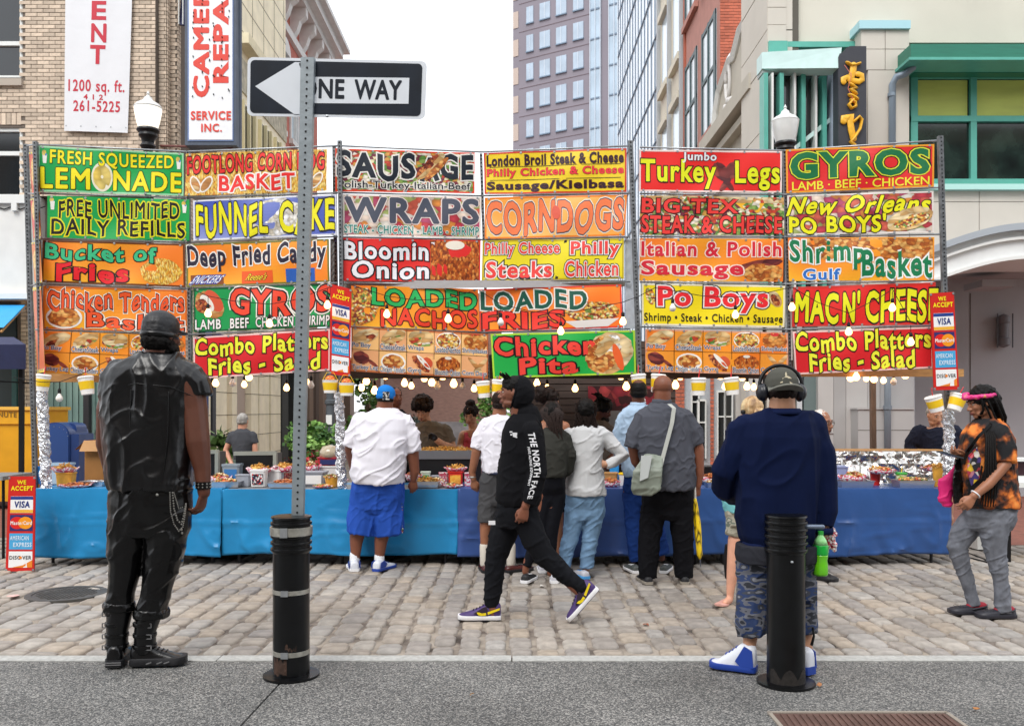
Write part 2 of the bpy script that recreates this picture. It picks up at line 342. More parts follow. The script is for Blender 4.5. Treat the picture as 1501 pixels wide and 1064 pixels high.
BANNERS = [
 (((56.7, 214), (269.5, 225.2), (268.8, 287.2), (56, 280.8)), 'green banner reading FRESH SQUEEZED LEMONADE in yellow with a lemon slice for the O', GR, '9fdcae',
  [('t', 'FRESH SQUEEZED', (.08, .08, .93, .44), 'fae91e', '1c3a12', dict(off=.035, ow=.022, arc=-.04)), ('t', 'LEM', (.015, .46, .355, .93), 'fae91e', '1c3a12', dict(off=.045, ow=.02)), ('t', 'NADE', (.51, .46, .985, .93), 'fae91e', '1c3a12', dict(off=.045, ow=.02)), ('e', .435, .63, .072, .33, 'f4efd6'), ('e', .435, .63, .06, .27, 'lemon', 0, .003), ('e', .435, .63, .009, .04, 'fff6d8', 0, .004)] + cup(.045, .25) + cup(.965, .25)),
 (((69.5, 286.8), (277.7, 293), (277.7, 353), (69, 348.5)), 'green banner reading FREE UNLIMITED DAILY REFILLS in black letters edged yellow', GR, None,
  [('t', 'FREE UNLIMITED', (.08, .09, .93, .5), K, 'e8e020', dict(off=.03, ow=.045, wob=W)), ('t', 'DAILY REFILLS', (.03, .54, .97, .92), K, 'e8e020', dict(off=.03, ow=.045, wob=W))] + cup(.035, .2) + cup(.965, .2)),
 (((63, 352), (270.6, 358), (271.5, 421), (61, 413.5)), 'orange banner reading Bucket of Fries with green and red letters and a pile of fries', OR, '6e3a14',
  [('e', .83, .66, .15, .3, 'fries'), ('t', 'Bucket of', (.02, .08, .8, .46), '3fbf86', K, dict(off=.05, ow=.03, wob=W)), ('t', 'Fries', (.1, .52, .6, .95), 'e8202a', K, dict(off=.06, ow=.03, wob=W))]),
 (((63.8, 419), (274, 425.7), (274, 487.7), (63, 482)), 'orange banner reading Chicken Tenders Basket with a plate of fried chicken', OR, 'd86a1e',
  [('t', 'Chicken Tenders', (.03, .07, .98, .54), 'f0592a', '3a1c10', dict(off=.045, ow=.025, wob=.2, o2='f6f0e6')), ('t', 'Basket', (.3, .6, .98, .95), 'f0592a', '3a1c10', dict(off=.045, ow=.025, wob=W, o2='f6f0e6')), ('e', .145, .72, .125, .27, 'f4efe6'), ('e', .145, .72, .11, .22, 'chick', 0, .003)]),
 (((62, 485), (272, 492.4), (272, 556), (58, 546)), 'picture menu banner of ten dishes on orange squares behind the leather vest', OR, None, grid_els()),
 (((271.8, 225.4), (479, 218.8), (479, 280), (271.2, 287.4)), 'fries patterned banner reading FOOTLONG CORN DOG BASKET in red', food('fries'), None,
  [('t', 'FOOTLONG CORN DOG', (.01, .05, .985, .48), 'ee3430', K, dict(off=.05, ow=.035, arc=.04, wob=.05)), ('t', 'BASKET', (.24, .54, .78, .92), 'ee3430', 'f8f4ee', dict(off=.045, ow=.045, wob=W))] + [('e', u, .74, .065, .12, 'f6f0e6', r) for u, r in ((.075, 1.1), (.15, -.95), (.85, 1.1), (.93, -.95))] + [('e', u, .74, .055, .085, 'roll', r, .003) for u, r in ((.075, 1.1), (.15, -.95), (.85, 1.1), (.93, -.95))]),
 (((282.6, 294), (493, 284.6), (494, 344.7), (283.5, 353)), 'blue banner reading FUNNEL CAKE in tall yellow letters over white popcorn', grad_mat('blue_blend', '3a50b0', 'b9c2e8'), 'e6e8f2',
  [('e', .58, .5, .2, .46, 'popcorn'), ('t', 'FUNNEL', (.02, .12, .53, .9), 'f2ea20', '2a2a30', dict(off=.05, ow=.025, wob=W, lift=.006)), ('t', 'CAKE', (.61, .12, .985, .9), 'f2ea20', '2a2a30', dict(off=.05, ow=.025, wob=W, lift=.006))]),
 (((271.3, 358), (481.8, 350), (483.7, 413.5), (274, 421)), 'orange banner reading Deep Fried Candy over three candy wrappers', OR, '7a7a3a',
  [('t', 'Deep Fried Candy', (.01, .06, .98, .68), '2a2438', 'f6f2ea', dict(off=.05, ow=.035, wob=.08)), ('r', (.03, .73, .26, .96), '8a4a22', .0018), ('t', 'SNICKERS', (.045, .75, .245, .93), 'f4f4fa', '2a50b0', dict(off=.03, ow=.07, shear=.3)), ('r', (.39, .68, .61, .97), 'f0622a', .0018), ('t', "Reese's", (.43, .74, .57, .9), 'f8d23c', '5a2412', dict(off=.02, ow=.03, shear=.2)), ('r', (.7, .66, .9, .97), '2f62b8', .0018), ('e', .84, .8, .035, .1, K), ('e', .84, .8, .018, .05, 'f0ede6', 0, .003)]),
 (((283.5, 423), (487.4, 416), (484.6, 479), (284.4, 486.8)), 'green banner reading GYROS with LAMB BEEF CHICKEN SHRIMP below in white', print_mat('1a9a50'), '0e5a32',
  [('t', 'GYROS', (.27, .06, .99, .68), 'ee4a30', K, dict(off=.055, ow=.03, wob=W, o2='f6f0e6')), ('t', 'LAMB', (.01, .72, .2, .95), 'f4f2ee', K, hw), ('t', 'BEEF', (.27, .72, .41, .95), 'f4f2ee', K, hw), ('t', 'CHICKEN', (.46, .72, .73, .95), 'f4f2ee', K, hw), ('t', 'SHRIMP', (.79, .72, .99, .95), 'f4f2ee', K, hw), ('e', .12, .38, .12, .26, 'roll', .6), ('e', .15, .3, .09, .16, 'd9593a', .9, .003), ('e', .1, .35, .07, .12, 'efeae0', .9, .0034), ('e', .06, .4, .05, .15, 'meat', .9, .0038)]),
 (((282.6, 494.3), (483.7, 482), (483.7, 543), (284, 555.4)), 'red banner reading Combo Platters Fries - Salad nearest the sign post', DR, 'f0c8c4',
  [('t', 'Combo Platters', (.015, .06, .985, .48), 'eef03a', K, dict(off=.05, ow=.035, wob=W)), ('t', 'Fries - Salad', (.11, .52, .93, .94), 'eef03a', K, dict(off=.05, ow=.035, wob=W))]),
 (((491.3, 217.9), (695.8, 224.4), (695.8, 283.6), (491.6, 280.8)), 'salad patterned banner reading SAUSAGE over Polish-Turkey-Italian-Beef', food('salad'), 'e84a2a',
  [('t', 'SAUS', (.01, .08, .57, .7), '1c2430', 'f2eee6', dict(off=.06, ow=.03, wob=W)), ('t', 'AGE', (.6, .08, .99, .7), '1c2430', 'f2eee6', dict(off=.06, ow=.03, wob=W)), ('e', .68, .35, .14, .14, 'bread', -.8, .006), ('e', .66, .34, .12, .09, 'meat', -.8, .0065), ('e', .72, .42, .12, .08, 'chick', -.8, .007), ('t', 'Polish-Turkey-Italian-Beef', (.02, .74, .97, .97), '20242c', 'f2eee6', dict(off=.02, ow=.04))]),
 (((502.6, 284.6), (705.6, 289), (704.6, 350), (502.6, 345.7)), 'vegetable patterned banner reading WRAPS in dark grey over STEAK CHICKEN LAMB SHRIMP', food('wrapbg'), 'f0e4da',
  [('t', 'WRAPS', (.01, .05, .985, .68), '525766', 'f2e2dc', dict(off=.06, ow=.02)), ('t', 'STEAK - CHICKEN - LAMB - SHRIMP', (.01, .73, .985, .93), '25877a', 'eef4f0', dict(off=.03, ow=.04))]),
 (((502.6, 349), (704.6, 352.6), (703.7, 413.5), (503.5, 411.6)), "red banner reading Bloomin' Onion beside a fried onion blossom", print_mat('e6302c'), None,
  [('r', (.63, .02, .99, .96), 'onion' and food('onion'), .0018), ('e', .81, .13, .07, .11, 'efe6d6', 0, .003), ('t', "Bloomin'", (.01, .05, .66, .5), 'f0f0f4', K, dict(off=.05, ow=.035, wob=.06)), ('t', 'Onion', (.06, .53, .62, .95), 'f0f0f4', K, dict(off=.05, ow=.035, wob=.06))]),
 (((708.8, 224.4), (918.4, 217.3), (918.4, 281.8), (710.3, 285)), 'yellow banner reading London Broil Steak & Cheese over Philly Chicken and Kielbasa', print_mat('f4d42a'), 'd8402a',
  [('t', 'London Broil Steak & Cheese', (.02, .07, .98, .33), '33192a', '8a4a20', dict(off=.05, ow=.012)), ('t', 'Philly Chicken & Cheese', (.02, .39, .98, .63), 'ee3a44', '7a2020', dict(off=.05, ow=.015)), ('t', 'Sausage/Kielbasa', (.02, .7, .98, .96), '33192a', '8a4a20', dict(off=.05, ow=.012)), ('r', (.04, .345, .96, .36), '3a3020'), ('r', (.04, .66, .96, .675), '3a3020')]),
 (((710.3, 289.8), (919.3, 285.5), (915.6, 345.7), (710.7, 350.4)), 'pale orange banner reading CORNDOGS in big salmon letters', grad_mat('pale_blend', 'f9a23c', 'fbdc8c'), 'f6861e',
  [('t', 'CORN', (.015, .1, .5, .9), 'fa8250', '50505c', dict(off=.06, ow=.018, wob=W, o2='f8efe2')), ('t', 'DOGS', (.52, .1, .985, .9), 'fa8250', '50505c', dict(off=.06, ow=.018, wob=W, o2='f8efe2')), ('e', .51, .4, .05, .1, 'e2604a', 1.4, .007)]),
 (((707, 352.6), (914.6, 349.4), (914.6, 408.8), (706, 412)), 'yellow banner reading Philly Cheese Steaks / Philly Chicken', print_mat('f2e02a'), 'c8b020',
  [('t', 'Philly Cheese', (.02, .06, .55, .43), 'f0443e', 'f6f2ec', dict(off=.035, ow=.035, o2='20201e')), ('t', 'Steaks', (.03, .52, .5, .94), 'f0443e', 'f6f2ec', dict(off=.045, ow=.035, o2='20201e')), ('t', 'Philly', (.63, .06, .97, .48), 'f0443e', 'f6f2ec', dict(off=.045, ow=.035, o2='20201e')), ('t', 'Chicken', (.59, .54, .96, .93), 'f0443e', 'f6f2ec', dict(off=.035, ow=.035, o2='20201e')), ('p', [(.585, .02), (.605, .02), (.54, .98), (.52, .98)], '20201e')]),
 (((514.8, 418), (700.9, 423.8), (703, 486), (513.8, 477.4)), 'orange banner reading LOADED NACHOS with green and red letters', OR, None,
  [('e', .07, .5, .14, .46, 'nachos'), ('t', 'LOADED', (.16, .06, .985, .48), '2fb860', K, dict(off=.055, ow=.03, wob=W)), ('t', 'NACHOS', (.23, .53, .985, .96), 'f0452c', K, dict(off=.055, ow=.03, wob=W))]),
 (((702, 424.2), (910.9, 417), (912.7, 480), (703.6, 486)), 'orange banner reading LOADED FRIES beside a heaped white plate', grad_mat('deep_orange_blend', 'f4701e', 'fbb42a'), 'e8402a',
  [('p', [(.6, .82), (.98, .78), (.9, .96), (.68, .98)], 'efe9e4'), ('e', .8, .62, .185, .24, 'nachos', 0, .003), ('t', 'LOADED', (.01, .07, .76, .52), '1e5a4a', 'f4efe6', dict(off=.05, ow=.035, wob=W)), ('t', 'FRIES', (.02, .55, .6, .96), 'f0392c', '3a1418', dict(off=.06, ow=.03, wob=W))]),
 (((514.8, 479), (715.9, 489.6), (715, 555.4), (514.4, 544)), 'faded picture menu banner of ten dishes below the loaded nachos banner', mat('faded_orange', C('f4c07a')), 'c06a3a', grid_els(True)),
 (((719, 489.6), (930.6, 484), (932.5, 548), (722.9, 554.5)), 'green banner reading Chicken Pita beside a pita filled with chicken', print_mat('1fae4a'), 'b6e040',
  [('e', .82, .5, .17, .46, 'bread', -.5), ('e', .78, .52, .14, .36, 'chick', -.9, .003), ('e', .84, .3, .07, .22, 'popcorn', .3, .0035), ('e', .88, .6, .1, .09, 'e8622a', 1.3, .004), ('t', 'Chicken', (.02, .08, .73, .52), 'f04438', K, dict(off=.06, ow=.035, wob=.08)), ('t', 'Pita', (.19, .56, .6, .94), 'f04438', K, dict(off=.06, ow=.035, wob=.08))]),
 (((937, 219.7), (1146, 222), (1145.6, 282.7), (936.5, 280.8)), 'red banner reading Jumbo Turkey Legs in yellow with two crossed drumsticks', print_mat('ee2c28'), 'f4dcd6',
  [('e', .57, .5, .07, .17, 'leg', .9), ('e', .645, .48, .07, .15, 'leg', -1.0, .0026), ('e', .62, .8, .06, .07, 'leg', .9, .003), ('e', .6, .82, .06, .07, 'leg', -.9, .003), ('t', 'Jumbo', (.3, .05, .54, .3), 'f2f2f6', '23303c', dict(off=.045, ow=.03)), ('t', 'Turkey', (.01, .22, .54, .93), 'ecf020', K, dict(off=.045, ow=.025)), ('t', 'Legs', (.67, .24, .985, .95), 'ecf020', K, dict(off=.045, ow=.025))]),
 (((938.8, 286.5), (1149, 290), (1149, 344.7), (937.3, 344.7)), 'sandwich patterned banner reading BIG-TEX STEAK & CHEESE in red', food('salad'), None,
  [('r', (0, 0, 1, .16), food('bread'), .001), ('p', [(.66, .16), (.86, .16), (.82, .42), (.7, .3)], 'f2b62a'), ('t', 'BIG-TEX', (.01, .06, .68, .44), 'f0403a', K, dict(off=.05, ow=.03)), ('t', 'STEAK & CHEESE', (.01, .5, .985, .96), 'f0403a', K, dict(off=.05, ow=.03, wob=.05))]),
 (((938, 349.4), (1148.4, 350.4), (1147.4, 413), (937.3, 411.6)), 'orange banner reading Italian & Polish Sausage beside sausages', OR, None,
  [('e', .84, .6, .16, .1, 'leg', -.15), ('e', .86, .8, .14, .22, 'chick', 0, .0026), ('t', 'Italian & Polish', (.01, .07, .985, .42), 'd8263a', 'f8e4d6', dict(off=.04, ow=.035)), ('t', 'Sausage', (.01, .52, .72, .96), 'd8263a', 'f8e4d6', dict(off=.05, ow=.035))]),
 (((940.7, 415.4), (1150.8, 419), (1149.3, 480), (941, 476.5)), 'yellow banner reading Po Boys over Shrimp Steak Chicken Sausage', YE, 'f0e8c8',
  [('e', .06, .3, .06, .11, 'nachos', 1.3), ('e', .93, .33, .06, .14, 'bread', .9), ('e', .93, .35, .045, .09, 'meat', .9, .003), ('t', 'Po Boys', (.11, .05, .88, .68), 'ee2c34', 'f4f0ec', dict(off=.055, ow=.03, o2='2a2a3a')), ('t', 'Shrimp • Steak • Chicken • Sausage', (.015, .7, .985, .96), K, None, dict(off=.03))]),
 (((946.3, 482), (1155, 487.7), (1154.6, 549.8), (946, 545)), 'picture menu banner of ten dishes below the Po Boys banner', OR, 'e0a080', grid_els()),
 (((1151.7, 219.4), (1369.7, 211.3), (1369, 274), (1152.8, 283.3)), 'red banner reading GYROS in block green over LAMB BEEF CHICKEN', print_mat('e0282a'), 'f0a02a',
  [('t', 'GYROS', (.03, .08, .97, .7), '107040', 'e8e838', dict(off=.07, ow=.02, o2=K)), ('t', 'LAMB · BEEF · CHICKEN', (.04, .75, .97, .95), 'f0e83a', None, dict(off=.02))]),
 (((1154, 286.5), (1368.4, 279.9), (1369.3, 341), (1154.7, 345)), "vegetable patterned banner reading New Orleans PO BOYS' beside a sandwich", food('wrapbg'), 'e8e0da',
  [('t', 'New Orleans', (.01, .06, .98, .5), 'f0ec1c', K, dict(off=.05, ow=.03, wob=.1, shear=.1)), ('t', "PO BOYS'", (.01, .54, .68, .97), 'f0ec1c', K, dict(off=.055, ow=.03, wob=.1)), ('e', .84, .66, .16, .26, 'bread', -.3, .006), ('e', .85, .7, .13, .14, 'nachos', -.3, .0065)]),
 (((1155, 348.5), (1369.7, 347.6), (1369.5, 410.7), (1156.5, 412)), 'orange banner reading Gulf Shrimp Basket in green and blue over fried shrimp', OR, None,
  [('r', (.12, .02, .99, .5), food('chick'), .0018), ('t', 'Shrimp', (.01, .06, .53, .72), '0f7a4c', 'f0f4f0', dict(off=.045, ow=.035, wob=.08)), ('t', 'Basket', (.51, .32, .985, .93), '0f7a4c', 'f0f4f0', dict(off=.05, ow=.035, wob=.08)), ('t', 'Gulf', (.1, .72, .36, .98), '2a70c8', 'f0f4f4', dict(off=.045, ow=.035))]),
 (((1162.3, 421), (1371.6, 413.8), (1370, 475.8), (1160.7, 479)), "red banner reading MAC N' CHEESE in tall yellow letters", print_mat('e02a26'), 'c83830',
  [('t', 'MAC', (.02, .14, .33, .92), 'e8e81e', K, dict(off=.06, ow=.03, wob=.06)), ('t', "N'", (.36, .14, .48, .92), 'e8e81e', K, dict(off=.06, ow=.03)), ('t', 'CHEESE', (.52, .14, 1.02, .92), 'e8e81e', K, dict(off=.06, ow=.03, wob=.06))]),
 (((1161.7, 486), (1367.5, 479), (1368.5, 539.3), (1165.8, 549)), 'red banner reading Combo Platters Fries - Salad on the right end of the stall', DR, 'f0c8c4',
  [('t', 'Combo Platters', (.015, .04, .985, .5), 'eef03a', K, dict(off=.05, ow=.035, wob=W)), ('t', 'Fries - Salad', (.11, .52, .87, .96), 'eef03a', K, dict(off=.05, ow=.035, wob=W))]),
]
BN = {}
for i, (cr, lb, bgm, bo, els) in enumerate(BANNERS): banner(cr, lb, bgm, bo, els)
# ---------------------------------------------------------------- stall: frame, cloths, signs, bulbs, hanging cups
NTH = 'first second third fourth fifth sixth seventh eighth ninth'.split()
def D(y): return CH * F / (y - HY)
def G(x, d): return Vector(((x - CX) / F * d, d, 0))
fr = thing('stall_frame', 'tall perforated steel frame that carries the rows of food banners', 'frame', G(720, 9.0))
def perf_post(x0, y0, x1, y1, d, wpx=7, name='post'):
    a, b = P(x0, y0, d), P(x1, y1, d); M = MB(); M.bar(a, b, wpx / 2 / F * d, .02); o = M.build(name, M_DSTEEL, fr)
    H = MB(); n = int((b - a).length / .038); r = .0085
    for i in range(n):
        p = a.lerp(b, (i + .5) / n); q = p - Vector((0, .0215, 0)); H.lathe(q, [(r, -.001), (r, .001)], 6, (0, 1, 0))
    h = H.build('post_holes', M_BLACK, fr, kind='stuff')
DT = 8.65                                          # front edge of the tables
for x0, y0, x1, y1, d, ww in ((38, 212, 52, 716, 9.15, 6), (52, 208, 62, 580, 8.72, 6), (490, 214, 495, 600, 8.95, 5), (498, 207, 502, 580, 8.70, 6), (924, 207, 938, 560, 8.73, 7), (1378, 200, 1389, 600, 8.58, 7), (276, 222, 280, 700, 8.95, 4), (705, 226, 716, 560, 8.98, 4), (1149, 222, 1158, 560, 8.96, 4)):
    perf_post(x0, y0, x1, y1, d, ww)
for (xa, xm, xb), rows in (((52, 272, 495), [(212, 222.6, 214), (283.6, 290, 283), (350, 355.5, 347), (416, 423, 415), (483, 490.5, 481)]), ((498, 705, 924), [(214, 223, 214), (282.5, 287.2, 283.5), (347.5, 351.5, 347.5), (414.5, 417, 413), (478, 487.3, 482)]), ((938, 1149, 1380), [(216, 221, 206), (284, 285.5, 275), (347, 347.5, 343.5), (413.5, 416.5, 411), (479, 483, 477)])):
    for ya, ym, yb in rows:
        for (p, yp), (q, yq) in (((xa, ya), (xm, ym)), ((xm, ym), (xb, yb))):
            MB().tube([P(p, yp, bd(p) + .02), P(q, yq, bd(q) + .02)], .009, 8, False).build('rail', M_STEEL, fr, True)
for (xa, ya), (xb, yb) in (((39, 214), (52, 212)), ((40, 284), (54, 284)), ((44, 420), (60, 414)), ((490, 216), (498, 212)), ((1368, 208), (1380, 204))):
    MB().tube([P(xa, ya, 9.15), P(xb, yb, 8.75)], .008, 6, False).build('brace', M_STEEL, fr, True)
for pts in (((921, 215), (905, 120 + 150)), ((1000, 214), (1012, 190)), ((925, 213), (934, 195), (946, 170))): pass
# cloth strips hanging in the gaps of the banner wall
for x0, x1, y0, y1, c, lb in ((276.5, 282.5, 425, 552, '8fc9ab', 'pale green cloth strip in the gap left of the GYROS banner'), (917, 934, 350, 482, 'b4bcc6', 'pale blue grey tarp strip beside the Philly Steaks banner'), (1150.5, 1160, 350, 552, 'b9bdc6', 'narrow pale grey tarp strip left of the Shrimp Basket banner'), (503, 512, 350, 420, 'a8a49c', 'crinkled grey plastic strip left of the Onion banner'), (484, 490, 350, 420, '7c7c7a', 'dark crinkled plastic strip beside the candy banner')):
    M = MB(); n = 24; V = []
    for i in range(n + 1):
        y = y0 + (y1 - y0) * i / n
        for k in range(4): V.append(tuple(P(x0 + (x1 - x0) * k / 3, y, bd((x0 + x1) / 2) + .06 + .012 * math.sin(i * 1.9 + k * 2.2))))
    M.add(V, [(r * 4 + k, (r + 1) * 4 + k, (r + 1) * 4 + k + 1, r * 4 + k + 1) for r in range(n) for k in range(3)])
    M.build('cloth_strip', mat('strip_' + c, c, .6, bump=.4, bscale=30), cat='tarp', label=lb, smooth=True)
# grey tarp wedge between third and fourth row
M = MB(); M.quad(P(500, 411, 8.83), P(916, 411, 8.87), P(916, 420, 8.87), P(500, 424, 8.83)); M.build('tarp', mat('tarp_grey', 'a9a6a6', .6, bump=.4, bscale=20), label='grey tarp showing between the Onion banner and the loaded nachos banner', cat='tarp')
# red and yellow side banners seen edge-on at the left end
def side(yv, c, lb, els=()):
    banner(((42 + (yv[0] - 215) * .03, yv[0] + 2), (54 + (yv[0] - 215) * .03, yv[0]), (56 + (yv[1] - 215) * .03, yv[1]), (45 + (yv[1] - 215) * .03, yv[1] + 2)), lb, print_mat(c), 'f2d22a', els, dfun=lambda x: 9.1 - (x - 42) * .025, wave=.002, group='side banners at the left end', name='side_banner')
side((222, 285), 'd8542c', 'narrow red side banner seen edge-on beside the lemonade banner', [('e', .5, .5, .35, .35, 'fries')])
side((290, 350), 'd8453a', 'narrow red side banner with fries seen edge-on beside the refills banner', [('e', .5, .3, .4, .25, 'fries'), ('e', .6, .85, .4, .2, 'fries')])
side((354, 414), 'e07a2c', 'narrow orange side banner seen edge-on beside the bucket of fries banner', [('e', .4, .5, .35, .3, 'fries')])
side((420, 545), 'd9662c', 'tall orange side banner seen edge-on beside the chicken tenders banner')
# we-accept signs
def pay_sign(cr, d, lb, tilt=0):
    dd = lambda x: d
    E = [('t', 'WE', (.33, .04, .66, .085), 'fae21e', None, dict(off=.06)), ('t', 'ACCEPT', (.1, .1, .93, .15), 'fae21e', None, dict(off=.06)),
         ('r', (.1, .21, .93, .385), 'f4f4f4'), ('r', (.1, .212, .93, .245), '23408e', .002), ('r', (.1, .35, .93, .383), 'f2b63c', .002), ('t', 'VISA', (.24, .26, .82, .33), '1a2f78', None, dict(off=.05, shear=.25)),
         ('r', (.1, .405, .93, .575), '31306c'), ('e', .36, .49, .26, .065, 'e0261e'), ('e', .66, .49, .26, .065, 'f59a1c', 0, .0026), ('t', 'MasterCard', (.13, .47, .9, .51), 'f6f4f0', None, dict(off=.04)),
         ('r', (.1, .6, .93, .77), '4aa8dc'), ('t', 'AMERICAN', (.13, .625, .8, .672), 'dff0fa', None, dict(off=.03)), ('t', 'EXPRESS', (.25, .695, .9, .742), 'dff0fa', None, dict(off=.03)),
         ('r', (.1, .79, .93, .96), 'f4f4f4'), ('p', [(.93, .88), (.93, .96), (.2, .96), (.6, .935)], 'f08a2c'), ('t', 'DISC VER', (.13, .835, .9, .875), '22242c', None, dict(off=.025)), ('e', .515, .855, .055, .014, 'f08a2c', 0, .0045)]
    r, f = banner(cr, lb, print_mat('d0261f'), None, E, dfun=dd, group='we accept card signs', name='card_sign', cat='sign', wave=.002)
    M = MB(); a, b, c, e = [P(x, y, d + .02) for x, y in cr]; M.poly([a, b, c, e], (0, .012, 0)); M.build('backing_board', mat('sign_board_red', C('a81f1c'), .5), r)
pay_sign(((13, 698), (52, 698), (50, 837), (8, 837)), D(838), 'red card payment sign standing on the cobbles at the left table end')
pay_sign(((484.5, 416), (515, 424), (513, 552), (483, 548)), 8.5, 'red card payment sign hanging on the middle post above the foil')
pay_sign(((1363, 430), (1398, 428), (1406, 571), (1369, 572)), 8.4, 'red card payment sign hanging on the right end post')
# foil wrapped posts
foil = mat('crinkled_foil', 'd4d6da', .2, 1, bump=1, bscale=45, bdist=.02)
foilw = mat('warm_foil', C('d9d4cc'), .22, 1, bump=1, bscale=14, bdist=.03)
for x0, y0, x1, y1, wd, lb in ((62, 572, 68, 716, 7.5, 'foil wrapped post at the left end of the stall'), (497, 575, 501, 716, 7, 'foil wrapped post behind the man in the white shirt'), (1391, 594, 1390, 716, 7.5, 'foil wrapped post at the right end of the stall'), (938, 548, 940, 600, 6, 'foil wrapped post behind the man in the denim shirt')):
    d = DT + .05; M = MB(); n = 26; rg = []; rnd = random.Random(x0)
    for i in range(n + 1):
        c = P(x0 + (x1 - x0) * i / n + rnd.uniform(-1, 1), y0 + (y1 - y0) * i / n, d)
        rg.append([tuple(c + Vector((math.cos(a) * k, math.sin(a) * k, rnd.uniform(-.01, .01)))) for a, k in ((j * 2 * math.pi / 14, wd / F * d * rnd.uniform(.75, 1.2)) for j in range(14))])
    M.rings(rg); M.build('foil_post', foil, label=lb, cat='post')
# tables and cloths
def cloth(x0, x1, top, bot, c, lb, seedn, d=DT, back=.8):
    m = mat('plastic_cloth_' + c, c, .38, bump=.25, bscale=6, spec=.45, bdist=.02, var=.08, vscale=3)
    X0, X1 = P(x0, 0, d).x, P(x1, 0, d).x; zt = P(0, top, d).z; zb = P(0, bot, d).z
    n = int((X1 - X0) / .025); rows = 26; V = []; Fc = []
    gp = np.array([[X0 + (X1 - X0) * i / n, seedn, j * .03] for j in range(rows + 1) for i in range(n + 1)]); gp[:, 0] += vn(gp * 2.2, 4) * .12; wr = (1 - np.minimum(1, np.abs(fbm(gp * np.array((3.2, 1, .9)), 7, 2)) * 3)) ** 2 + .6 * (1 - np.minimum(1, np.abs(fbm(gp * np.array((2.5, 1, 4.5)), 17, 2)) * 4)) ** 2
    for j in range(rows + 1):
        for i in range(n + 1):
            X = X0 + (X1 - X0) * i / n; t = j / rows; z = zt + (zb - zt) * t; s = t ** .8
            y = d - .015 * s - s * (.03 * math.sin(X * 4.1 + seedn) + .02 * math.sin(X * 10.7 + seedn * 2 + t) * max(0, math.sin(X * 1.3 + seedn)) + .008 * math.sin(X * 27 + seedn) * max(0, math.sin(X * 2.1))) - .01
            if abs(z - (zt - .33)) < .014: y -= .006      # fold crease
            y -= s * .03 * wr[j * (n + 1) + i]
            z += .012 * math.sin(X * 3.3 + seedn) * s
            V.append((X, y, z))
    for j in range(rows):
        for i in range(n): a = j * (n + 1) + i; Fc.append((a, a + n + 1, a + n + 2, a + 1))
    k = len(V); V += [(X0, d + back, zt + .001), (X1, d + back, zt + .001)] ; top_e = list(range(n + 1)); Fc.append(tuple([k, *top_e, k + 1]))
    o = put('tablecloth', V, Fc, m, None, 40, lb, cat='tablecloth', group='plastic tablecloths along the stall'); sol = o.modifiers.new('s', 'SOLIDIFY'); sol.thickness = .002
cloth(50, 326, 716, 815, '1b7fb4', 'bright blue tablecloth at the left end behind the man in leather', 0)
cloth(326, 672, 717, 812, '1f83b8', 'bright blue tablecloth behind the sign post and the man in blue shorts', 2.3)
cloth(671, 930, 716, 815, '38538e', 'darker blue tablecloth behind the walking person in the black hoodie', 4.1)
cloth(930, 1394, 716, 813, '2b4f88', 'dark blue tablecloth at the right end of the stall', 1.2)
for xa, xb, lb in ((52, 325, 'folding table under the left bright blue cloth'), (328, 670, 'folding table under the second bright blue cloth'), (674, 1040, 'folding table under the darker blue cloth'), (1044, 1390, 'folding table under the right dark blue cloth')):
    t = thing('folding_table', lb, 'table', G((xa + xb) / 2, 9.0), 'folding tables of the stall'); X0, X1 = G(xa, DT).x, G(xb, DT).x; zt = P(0, 716, DT).z
    MB().box(X0 + .03, X1 - .03, DT + .03, DT + .76, zt - .045, zt - .006).build('table_top', mat('table_grey', '77787a', .5), t)
    for X in (X0 + .12, (X0 + X1) / 2, X1 - .12):
        for y in (DT + .1, DT + .68): MB().tube([(X, y, zt - .04), (X, y, 0)], .016, 8).build('leg', mat('table_leg', '1c1c20', .5), t, True)
# clutter and dark tarp under the tables
M = MB(); rnd = random.Random(5); m_under = mat('black_crate', '121214', .7, bump=.3)
for k in range(6):
    x = 95 + k * 220 + rnd.uniform(-15, 15); w_ = rnd.uniform(40, 70); h = rnd.uniform(.18, .42); X = G(x, 9).x
    q = thing('storage_crate', 'black plastic crate in the dark under the tablecloth, ' + NTH[k] + ' from the left', 'crate', (X, 9.0, 0), 'crates stored under the tables')
    A = MB(); Wd = w_ / F * 9 / 2; y0 = 8.95 + rnd.uniform(0, .1)
    A.box(X - Wd, X + Wd, y0, y0 + .35, .01, h); A.build('crate_body', m_under, q); MB().box(X - Wd - .01, X + Wd + .01, y0 - .01, y0 + .36, h, h + .02).build('rim', M_BLACK, q)
# low black ground sheet at the back of the tables closes the view under them
MB().box(G(40, 9).x, G(1400, 9).x, 9.55, 9.57, .0, .72).build('back_skirt', mat('black_skirt', '0c0c0e', .9, bump=.3), label='black cloth skirt closing the back of the tables', cat='skirt')
